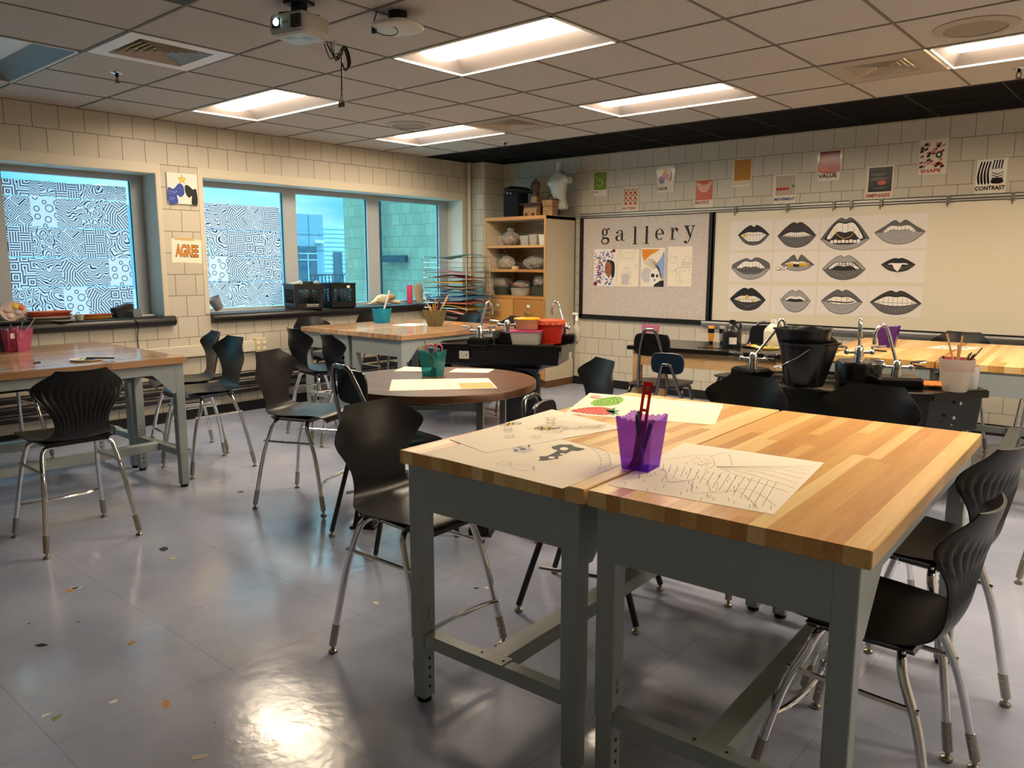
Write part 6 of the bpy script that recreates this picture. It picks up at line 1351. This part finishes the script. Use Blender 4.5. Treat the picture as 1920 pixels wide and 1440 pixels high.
def palette(loc, s, label, base, seed, brush=True, rot=0, grp='paint palettes'):
    random.seed(seed); t = thing('paint_palette', label, 'palette', loc, math.radians(rot), grp)
    MB().lathe([(.085*s, 0), (.1*s, .004), (.103*s, .012), (.095*s, .008), (.001, .006)], n=32).build('palette_plate', base, t)
    for q, c in enumerate(('d9c23a', '3a3f8a', '7a9a3a', 'd98a3a', 'e8e4d8')):
        f = MB()
        for _ in range(2): a_ = random.uniform(0, 6.3); r_ = random.uniform(.02, .075)*s; f.sphere((r_*math.cos(a_), r_*math.sin(a_), .009), .018*s, 8, 0, (1.2, 1, .35))
        f.build('paint_blob', mat('paint '+c, c, .35), t)
    if brush: stick((loc[0], loc[1], loc[2]+.016), (loc[0]+.17*math.cos(math.radians(rot+38)), loc[1]+.17*math.sin(math.radians(rot+38)), loc[2]+.012), .005, M_BPLAST, 'black paintbrush lying across the palette'+label.split(',')[1], 'paintbrush', 'brush')
palette((2.02, -.16, TH), .95, 'round paint palette, on the left table', M_SHEET, 4, True, 10)
stick((1.93, -.40, TH+.004), (1.955, -.445, TH+.004), .004, M_BPLAST, 'short black pencil stub on the left table', 'pencil_stub', 'pencil')

# lab table things
popcup((4.065, 3.40, TH), 'pink scalloped cup at the left end of the lab table', tinted('pale pink plastic', 'd98ab0', .7, .15), .135, .058, .045, 8)
stick((4.06, 3.39, TH+.006), (4.02, 3.37, TH+.155), .004, M_REDM, 'dark red pencil in the pale pink cup on lab table'); stick((4.06, 3.39, TH+.006), (4.12, 3.42, TH+.12), .003, M_BPLAST, 'black pencil in the pale pink cup on lab table')
def jug(loc, m_, cap, label, lab=True):
    t = thing('paint_jug', label, 'jug', loc, math.radians(25), 'gallon paint jugs')
    MB().lathe([(.066, 0), (.07, .006), (.07, .115), (.064, .135), (.03, .172), (.024, .176), (.024, .188), (.001, .188)], n=28).build('jug_body', m_, t)
    h = MB(); h.tube(cr([(.055, 0, .13), (.062, 0, .165), (.045, 0, .188), (.02, 0, .180)], 5), .008, 8); h.build('handle', m_, t); MB().lathe([(.021, .186), (.021, .206), (.001, .207)], n=18).build('cap', cap, t)
    if lab:
        f = MB(); n_ = 6; f.loft([[(.0712*math.cos(a), .0712*math.sin(a), z) for z in (.03, .08)]+[(.0705*math.cos(a), .0705*math.sin(a), z) for z in (.08, .03)] for a in [math.radians(-105+q*9) for q in range(n_)]]); f.build('label', M_SHEET, t)
jug((4.79, 3.36, TH), mat('black paint jug', '1d2024', .3), M_BPLAST, 'black gallon paint jug with small white label on lab table'); jug((5.01, 3.60, TH), mat('white paint jug', 'd9d3c2', .4), M_WHITE, 'white gallon paint jug at the back of the lab table', False)
for x, y, c, lb in ((4.55, 3.50, 'c98a2a', 'ochre paint tube standing on its black cap, lab table'), (4.63, 3.53, '8a8478', 'grey paint tube standing beside the black jug, lab table')):
    t = thing('paint_tube', lb, 'paint tube', (x, y, TH), math.radians(10), 'standing paint tubes'); MB().lathe([(.017, 0), (.017, .022), (.001, .023)], n=16).build('cap', M_BPLAST, t)
    MB().loft([[(a_*math.cos(q*PI/8), b_*math.sin(q*PI/8), z) for q in range(16)] for a_, b_, z in ((.02, .02, .023), (.022, .02, .04), (.026, .010, .13), (.026, .002, .142))], smooth=True).build('tube_body', mat('tube '+c, c, .35), t)
    MB().loft([[(a_*math.cos(q*PI/8), b_*math.sin(q*PI/8), z) for q in range(16)] for a_, b_, z in ((.0255, .0155, .085), (.0265, .0115, .12))], smooth=True).build('label', M_BPLAST, t)
palette((4.93, 3.50, TH), 1.1, 'round paint palette, right of the black jug', mat('black plate', '1b1a18', .4), 6, True, -10); palette((5.03, 3.44, TH), .9, 'orange smeared paint palette, right end of lab table', mat('yellow plate', 'c9b05a', .5), 7, False)
tag(MB().cbox(-.12, .12, -.10, .10, 0, .004, .001).build('plastic_sheet', M_SINK, loc=(4.70, 3.30, TH), rotz=.2), 'thin black plastic sheet under the black jug', 'sheet')
# far right table
popcup((5.665, 4.17, TH), 'purple scalloped cup on the far right work table', tinted('deep purple plastic', '5a2a8f', .6, .1), .16, .074, .052, 8)
for q, (c, dx, dy, h, nm) in enumerate([('c9507a', -.05, .02, .14, 'pink'), ('8f2030', -.02, .0, .13, 'red'), ('d9b8d0', -.04, -.01, .15, 'pale lilac'), ('201a30', .04, .02, .14, 'black')]): stick((5.665-dx, 4.17-dy, TH+.006), (5.665+dx, 4.17+dy, TH+h), .005, mat('pen '+c, c, .4), '%s marker inside the far purple cup' % nm, 'marker', 'marker', 'markers in the far purple cup')
a = sheet('circle_print', [(5.90, 4.28), (6.16, 4.33), (6.22, 4.60), (5.95, 4.55)], TH+.0002, 'white sheet with a coloured ring on the far right table', M_WPAPER); a.strokes('ring', [ell(.5, .5, .3, .3, 24)+[(.8, .5)]], .014, mat('grey green ink', '8f9f86', .7)); a.strokes('inner_ring', [ell(.52, .45, .18, .16, 18)+[(.70, .45)]], .008, mat('mustard ink', 'c9a85a', .7))
# brush cup on the right sink tray
bcu = thing('brush_cup', 'big frosted cup of paint brushes on the right sink corner', 'cup', (6.385, 2.905, ZR))
MB().lathe([(.058, 0), (.062, .002), (.092, .145), (.094, .19), (.091, .19), (.089, .145), (.056, .006), (.001, .006)], n=32).build('cup_body', tinted('frosted white plastic', 'cfc8bd', .5, .35), bcu)
MB().lathe([(.087, .125), (.090, .185), (.0905, .19)], n=32, caps=False).build('stained_rim', tinted('pink stained plastic', 'c94a6a', .55, .3), bcu); MB().lathe([(.052, .008), (.06, .035), (.001, .036)], n=24).build('dirty_water', tinted('ochre water', 'c9902a', .7, .2), bcu)
for q, (dx, dy, h, c) in enumerate([(-.065, .0, .33, 'b08a5a'), (.0, .0, .27, 'a98358'), (.01, .03, .32, 'b08a5a'), (.055, .02, .22, '8a6a4a'), (.07, .0, .20, '151515'), (.075, .02, .215, '151515'), (.08, .04, .22, '2a1a1a'), (.11, .05, .255, '6a5040'), (-.075, -.01, .20, '151515'), (.06, .05, .225, '151515')]):
    stick((6.385-dx*.4, 2.905-dy*.4, ZR+.01), (6.385+dx, 2.905+dy, ZR+h), .0055 if q < 3 else .0045, mat('brush handle '+c, c, .45), ('tall wooden' if h > .26 else 'dark' if c == '151515' else 'brown')+' paintbrush standing in the frosted cup', 'paintbrush', 'brush', 'brushes in the frosted cup')
tag(MB().lathe([(.03, 0), (.036, .13), (.034, .13), (.028, .004), (.001, .004)], n=20).build('clear_cup', tinted('clear cup', 'dedede', .35, .1), loc=(6.44, 3.08, ZR)), 'small clear cup with markings behind the frosted brush cup', 'cup')

# window sill things
ZS = 1.03
random.seed(2)
pa = thing('paint_palette', 'pale blotted paint palette propped against the left window', 'palette', (-.16, .10, ZS+.002), 0); pa.rotation_euler = (0, math.radians(-14), 0)
f = MB(); f.loft([[(x, .105*math.cos(2*PI*j/28), .088+.088*math.sin(2*PI*j/28)) for j in range(28)] for x in (-.006, .006)]); f.build('palette_plate', mat('blotted palette', 'c9b0a0', .6, noise=(18, .35)), pa)
for c, y, z in (('c9a0a0', -.05, .10), ('d9c03a', .02, .13), ('d96a2a', .06, .12), ('b8a8b8', .03, .08), ('d9c8b8', -.03, .05)): MB().sphere((.008, y, z), .028, 10, 0, (.25, 1, .9)).build('paint_blob', mat('dab '+c, c, .5), pa)
def pile(x, y, w_, d_, z0, n_, cols_, lab, sh=.01):
    z = z0
    for q in range(n_):
        hgt = .012+.004*(q % 2); c = cols_[q % len(cols_)]
        o = MB().loft([[(a*w_*k, b*d_*k, zz) for a, b in [(math.copysign(min(1, abs(math.cos(t_))**.6), math.cos(t_))*.5, math.copysign(min(1, abs(math.sin(t_))**.6), math.sin(t_))*.5) for t_ in [2*PI*j/24 for j in range(24)]]] for k, zz in ((.85, 0), (.9, .001), (1.0, hgt-.002), (1.0, hgt), (.93, hgt-.001), (.85, .004))]).build('paint_tray', mat('tray '+c[0], c[0], .35), loc=(x+random.uniform(-sh, sh), y+random.uniform(-sh, sh), z), rotz=PI/2+random.uniform(-.15, .15))
        tag(o, '%s %s' % (c[1], lab), 'tray', 'paint trays on the left sill'); z += hgt+.0005
pile(-.07, .33, .36, .16, ZS, 6, [('8f8f7c', 'grey-green oval'), ('4a4038', 'dark oval'), ('d8cdb8', 'cream oval'), ('9f3020', 'dark red oval'), ('b5452f', 'brick red oval'), ('c46a48', 'orange-brown top oval')], 'tray in the pile on the left sill', .008)
pile(-.05, .58, .19, .12, ZS, 2, [('b9ae90', 'small beige'), ('3f3f3a', 'small black')], 'tray at the middle of the left sill') if False else None
pile(-.09, .72, .28, .14, ZS, 3, [('c98a30', 'ochre'), ('b58a50', 'tan'), ('a2553c', 'rust')], 'tray in the low pile on the left sill', .012)
tub((.01, .545, ZS), .085, .075, .05, 'small clear plastic tub on the left sill between tray piles', 0, M_TUB, None, None, True, 'plastic tubs on the sill')
pl_ = tag(MB().lathe([(.07, 0), (.09, .006), (.092, .009), (.07, .003), (.001, .003)], n=28).build('plate', M_SHEET, loc=(.0, .40, ZS)), 'thin white paint-stained plate at the front of left sill', 'plate')
tag(MB().cbox(-.08, .08, -.13, .13, 0, .018, .004).build('black_tray', M_BPLAST, loc=(-.02, .02, ZS)), 'flat black tray at the far left of the left sill', 'tray')
bx = thing('black_box', 'black clip-lidded box on the left sill', 'box', (-.13, .99, ZS), math.radians(8))
MB().loft([[(-.05, -.09, 0), (.05, -.09, 0), (.05, .07, 0), (-.05, .07, 0)], [(-.05, -.105, .085), (.05, -.105, .085), (.05, .06, .125), (-.05, .06, .125)]]).build('box_body', mat('matte black board', '0b0b0b', .6), bx)
MB().loft([[(.05, .0, 0), (.12, .02, 0), (.11, .11, 0), (.04, .10, 0)], [(.05, .0, .055), (.11, .02, .06), (.10, .10, .08), (.04, .09, .075)]]).build('marker_pouch', mat('grey mesh', '5f6466', .7, noise=(200, .3)), bx)
tag(MB().cbox(-.012, .012, -.09, .09, 0, .012, .003).build('long_ruler', M_SHEET, loc=(-.14, 1.18, ZS)), 'thin pale strip lying at the right end of left sill', 'strip')
wb_ = thing('basket', 'tipped clear cup of dirty brushes on the middle window sill', 'cup', (-.10, 1.92, ZS+.035), math.radians(0)); wb_.rotation_euler = (math.radians(28), 0, 0)
MB().lathe([(.04, 0), (.045, 0), (.062, .13), (.059, .13), (.04, .004), (.001, .004)], n=20).build('cup_body', tinted('smeared clear plastic', '9a9ea0', .55, .25), wb_); wb_.name = 'paint_cup'
# milk crates
def crate(loc, rot, label, txt=None):
    t = thing('milk_crate', label, 'crate', loc, math.radians(rot), 'black milk crates on the sill'); H, W_ = .275, .165
    b = MB(); th = .008
    for f_ in range(4):
        M = Matrix.Rotation(f_*PI/2, 4, 'Z')
        b.box(-W_, W_, -W_, -W_+th, 0, .065, M=M); b.box(-W_, W_, -W_, -W_+th, .215, H, M=M); b.box(-W_-.004, W_+.004, -W_-.004, -W_+.01, H-.018, H, M=M)
        for x0, x1 in ((-W_, -W_+.04), (W_-.04, W_)): b.box(x0, x1, -W_, -W_+th, .06, .22, M=M)
        for q in range(-3, 11):     # diagonal lattice
            for s_ in (-1, 1):
                xa = -.13+q*.033; 
                p0 = [xa, .065]; p1 = [xa-.15*1, .215]
                if s_ == 1: p0, p1 = [-xa, .065], [-xa+.15, .215]
                # clip to the opening
                def clip(p, q_):
                    (x0, z0), (x1, z1) = p, q_
                    for lim in (-.125, .125):
                        if (x0-lim)*(x1-lim) < 0:
                            t_ = (lim-x0)/(x1-x0); zi = z0+t_*(z1-z0)
                            if (x0 < lim) == (lim < 0): x0, z0 = lim, zi
                            else: x1, z1 = lim, zi
                    return (x0, z0), (x1, z1)
                (x0, z0), (x1, z1) = clip(p0, p1)
                if max(abs(x0), abs(x1)) > .1255 or abs(x1-x0) < .004: continue
                b.tube([M @ Vector((x0, -W_+.004, z0)), M @ Vector((x1, -W_+.004, z1))], .0055, 4)
    b.box(-W_, W_, -W_, W_, 0, .006); b.build('crate_body', mat('black crate plastic', '0e0f10', .4), t)
    if txt:
        a = Art(t, (-.12, -W_-.0005, .02), (.24, 0, 0), (0, 0, .04), (0, -1, 0)); art_text(a, 'printed_name', txt, .35, .95, .45, .85, M_SHEET, .03); a.strokes('small_print', [[(.35, .2), (.95, .2)], [(.35, .32), (.9, .32)]], .0018, M_SHEET)
    return t
crate((-.105, 2.93, ZS), 78, 'black milk crate with printed name, filled with rolled things, left of two', 'Cleveland Dairy'); crate((-.105, 3.36, ZS), 88, 'black milk crate with white tag and see-through lattice, right of two')
tag(MB().box(0, .002, -.02, .02, -.014, .014).build('white_tag', M_SHEET, loc=(.062, 3.42, ZS+.235)), 'small white tag on the right milk crate', 'tag')
for q, (y, c, lb) in enumerate([(2.83, 'cfd3d4', 'crumpled clear bag'), (2.9, '2a3a3c', 'dark green roll'), (2.98, '23272a', 'black roll'), (3.05, 'a8b0ae', 'pale roll')]):
    tag(MB().tube([(-.17, y-.03, ZS+.25), (-.06, y+.05, ZS+.285)], .028-.003*(q % 2), 12).build('rolled_bundle', mat('roll '+c, c, .3)), lb+' sticking out of the left milk crate', 'roll', 'rolls in the milk crate')
# horse-like skull and paper hand
sk = thing('cloth_figure', 'cream limp stuffed figure lying on the middle window sill', 'sculpture', (-.10, 4.10, ZS), 0)
M_CLOTH = mat('cream papier mache', 'c9bb9c', .8, noise=(20, .2))
f = MB(); f.sphere((0, -.05, .065), .07, 14, 0, (.8, 1.6, .9)); f.tube(cr([(0, -.14, .06), (.01, -.22, .03), (.02, -.30, .012)], 4), [.03, .026, .022, .02, .016, .012, .01, .008, .006], 8); f.tube(cr([(0, .05, .06), (.02, .12, .03), (.02, .2, .02)], 4), [.03]*4+[.025]*5, 8); f.build('body', M_CLOTH, sk)
MB().sphere((.02, .07, .09), .048, 12, 0, (.9, 1.3, .9)).build('head', mat('tan papier mache', 'a58a5c', .8), sk)
cn_ = tag(MB().lathe([(.035, 0), (.037, .002), (.037, .225), (.035, .228), (.001, .228)], n=24).build('tall_canister', mat('pink red glitter canister', 'c2304f', .5, noise=(60, .3)), loc=(-.13, 4.52, ZS)), 'tall pink-red canister on the sill behind the cardboard hand', 'canister')
hd = thing('cardboard_hand', 'spiky cardboard hand cut-out standing on the window sill', 'cut-out', (-.04, 4.60, ZS), math.radians(0))
o_ = [(-.03, 0), (-.075, .1), (-.085, .17), (-.10, .22), (-.06, .215), (-.055, .27), (-.03, .225), (.0, .28), (.02, .22), (.055, .255), (.05, .19), (.075, .16), (.055, .12), (.06, .07), (.03, 0)]
MB().loft([[(x, y, z) for y, z in o_] for x in (-.003, .003)]).build('cut_out', mat('tan cardboard', 'b5a083', .8), hd)
wl = thing('wire_ball', 'tangled ball of grey wire on the sill near the drying rack', 'wire', (-.12, 4.83, ZS)); random.seed(6); f = MB()
for q in range(7):
    ax = Matrix.Rotation(random.uniform(0, 3), 4, (random.random(), random.random(), random.random()+.1)); f.tube([tuple(ax @ Vector((.055*math.cos(a), .055*math.sin(a), 0))+Vector((0, 0, .06))) for a in [2*PI*j/20 for j in range(20)]], .003, 5, closed=True)
f.build('wire_loops', M_CHROME, wl)

# ---------------- ceiling things ----------------
pj = thing('projector', 'white ceiling projector with lit lens and hanging cables', 'projector', (3.795, .335, 2.655), math.radians(14))
bx_, by_ = .118, .105
rings = []
for k, z in ((.80, 0), (.94, .008), (1.0, .03), (1.0, .085), (.96, .10), (.9, .105)):
    o = []
    for cx, cy, a0 in ((bx_-.03, by_-.03, 0), (-bx_+.03, by_-.03, 90), (-bx_+.03, -by_+.03, 180), (bx_-.03, -by_+.03, 270)):
        for q in range(5): a = math.radians(a0+q*22.5); o.append(((cx+.03*math.cos(a))*k, (cy+.03*math.sin(a))*k, z))
    rings.append(o)
MB().loft(rings, smooth=False).build('body', mat('projector shell', 'bdbab3', .35), pj)
y_ = -by_-.001; f = MB(); f.cbox(-.085, -.035, y_-.004, y_+.01, .035, .082, .003); f.build('lens_housing', M_BPLAST, pj)
MB().lathe([(.017, 0), (.017, .004), (.001, .006)], n=20, M=Matrix.Translation((-.055, y_-.004, .062)) @ Matrix.Rotation(PI/2, 4, 'X')).build('lens', mat('lit projector lens', 'dff5f2', .1, emit=(.55, 1.0, .95), es=9), pj)
g = MB(); g.cbox(.035, .10, y_-.003, y_+.01, .025, .09, .006); gg = g.build('vent_recess', M_BPLAST, pj); g = MB()
for q in range(6): g.box(.04+q*.011, .0415+q*.011, y_-.006, y_-.002, .028, .088)
for q in range(6): g.box(.036, .099, y_-.006, y_-.002, .033+q*.0105, .0345+q*.0105)
g.build('vent_grille', mat('grey grille', '6b6862', .5), pj)
f = MB(); f.box(-.06, .0, -.06, -.02, -.001, .001); f.box(.02, .07, -.02, .03, -.001, .001); f.build('underside_label', M_GREY, pj)
a = Art(pj, (-.025, y_, .05), (.045, 0, 0), (0, 0, .014), (0, -1, 0)); art_text(a, 'maker_name', 'EPSON', 0, 1, 0, 1, M_GRAPHD, .02)
f = MB(); f.cbox(-.06, .06, -.055, .055, .165, .181, .004); f.cbox(-.03, .03, -.03, .03, .12, .17, .004)
for a_ in (45, 135, 225, 315): c, s_ = math.cos(math.radians(a_)), math.sin(math.radians(a_)); f.tube([(c*.02, s_*.02, .128), (c*.10, s_*.09, .118), (c*.115, s_*.10, .098)], .008, 6)
f.build('ceiling_mount', mat('black mount', '0c0b0b', .5), pj)
cb_ = thing('cable_bundle', 'bundle of black cables and plugs dangling from the projector', 'cables', (3.90, .47, 2.66), 0)
random.seed(8)
for q, (dx, r_, c) in enumerate([(0, .004, '0d0d0d'), (.012, .003, '8a8478'), (.02, .003, '15120f'), (-.01, .003, '5a544a'), (.03, .0025, '0d0d0d'), (.036, .0025, '6a645a')]):
    pts = cr([(-.07+dx*2, .0, 0), (-.045+dx, .01, -.05-.01*q), (-.01+dx, .02, -.09+.01*q), (.02, .03, -.06), (.03+dx*.5, .03, -.03), (.045+dx*.6, .04, -.07), (.05+dx*.5, .045, -.12), (.03, .04, -.145), (.012, .03, -.10)], 5)
    MB().tube(pts, r_, 6).build('cable', mat('cable '+c, c, .4), cb_)
f = MB(); f.tube(cr([(.015, .03, -.08), (.012, .03, -.16), (.008, .03, -.25)], 5), .0045, 7); f.build('cable_trunk', MATS['cable 0d0d0d'], cb_)
for q, dx in enumerate((-.014, .0, .014)):
    w_ = MB().tube([(.008, .03, -.25), (dx+.006, .03+.3*dx, -.30)], .0018, 5).build('plug_wire', MATS['cable 0d0d0d'], cb_); MB().lathe([(.007, -.022), (.008, -.015), (.008, .0), (.003, .006)], (dx+.006, .03+.3*dx, -.305), 12).build('plug', mat('nickel plug', '7a756c', .3, .9), w_)
ap_ = thing('wifi_access_point', 'white rounded access point under the ceiling with looped black cable', 'access point', (4.05, .77, 2.745), math.radians(20))
rings = []
for k, z in ((.3, .0), (.85, .0), (.97, .008), (1.0, .018), (.97, .026), (.8, .03)):
    rings.append([(.125*k*math.copysign(abs(math.cos(t_))**.62, math.cos(t_)), .125*k*math.copysign(abs(math.sin(t_))**.62, math.sin(t_)), z) for t_ in [2*PI*j/40 for j in range(40)]])
MB().loft(rings, smooth=True).build('housing', mat('ap white', 'c9c5bd', .35), ap_)
MB().lathe([(.05, .03), (.05, .09)], n=20).build('ceiling_mount', M_BPLAST, ap_)
MB().tube([(-.05+.062*math.cos(t_), -.04+.06*math.sin(t_), -.004-.012*math.sin(t_)) for t_ in [2*PI*j/28 for j in range(28)]], .0028, 6, closed=True).build('looped_cable', M_BPLAST, ap_)
MB().tube([(-.11, -.05, -.005), (-.115, -.06, .03), (-.09, -.06, .088)], .004, 6).build('patch_cable', M_BPLAST, ap_)
MB().cbox(-.125, -.10, -.065, -.045, -.02, .02, .003).build('plug', mat('navy plug', '16233f', .4), ap_)

# small things on the floor and the device on the left sink
stick((6.42, -.42, .004), (6.30, -.28, .004), .0038, M_ORANGE, 'orange pencil lying on the floor under the near table')
dv = thing('hand_dryer', 'rounded black appliance standing on the sink at the left picture edge', 'appliance', (2.56, -1.03, ZL), math.radians(20))
MB().cbox(-.07, .07, -.09, .09, 0, .13, .03).build('housing', mat('glossy black shell', '0b0c0d', .15), dv); MB().cbox(-.05, .05, -.094, -.088, .03, .09, .01).build('front_panel', M_CHROME, dv)
plate((2.432, -.905, ZL-.12), 120, 'outlet plate with black plug on the sink at the left picture edge')
random.seed(12)
for q in range(26):
    px_, py_ = [(2.6, .5), (3.4, -.6), (4.2, -.9), (4.9, -1.1), (4.6, .1), (5.6, -.9), (5.8, .2)][q % 7]; x, y = px_+random.uniform(-.45, .45), py_+random.uniform(-.4, .4); n_ = random.randint(6, 10); r_ = random.uniform(.006, .02)
    mb = MB(); pts = [(r_*(1+random.uniform(-.45, .5))*math.cos(2*PI*j/n_)*1.6, r_*(1+random.uniform(-.45, .5))*math.sin(2*PI*j/n_)) for j in range(n_)]
    mb.loft([[(a, b, z) for a, b in pts] for z in (0, .0008)]); c, cn = [('c9bfa6', 'cream'), ('1d1a1a', 'black'), ('b98a55', 'tan'), ('d9d5cf', 'white'), ('7f8a3a', 'olive')][q % 5]
    tag(mb.build('paint_spot', mat('floor spot '+cn, c, .6), loc=(x, y, .0002), rotz=random.uniform(0, 3)), 'small %s dried paint spot on the open floor' % cn, 'paint spot', '%s paint spots on the floor' % cn)
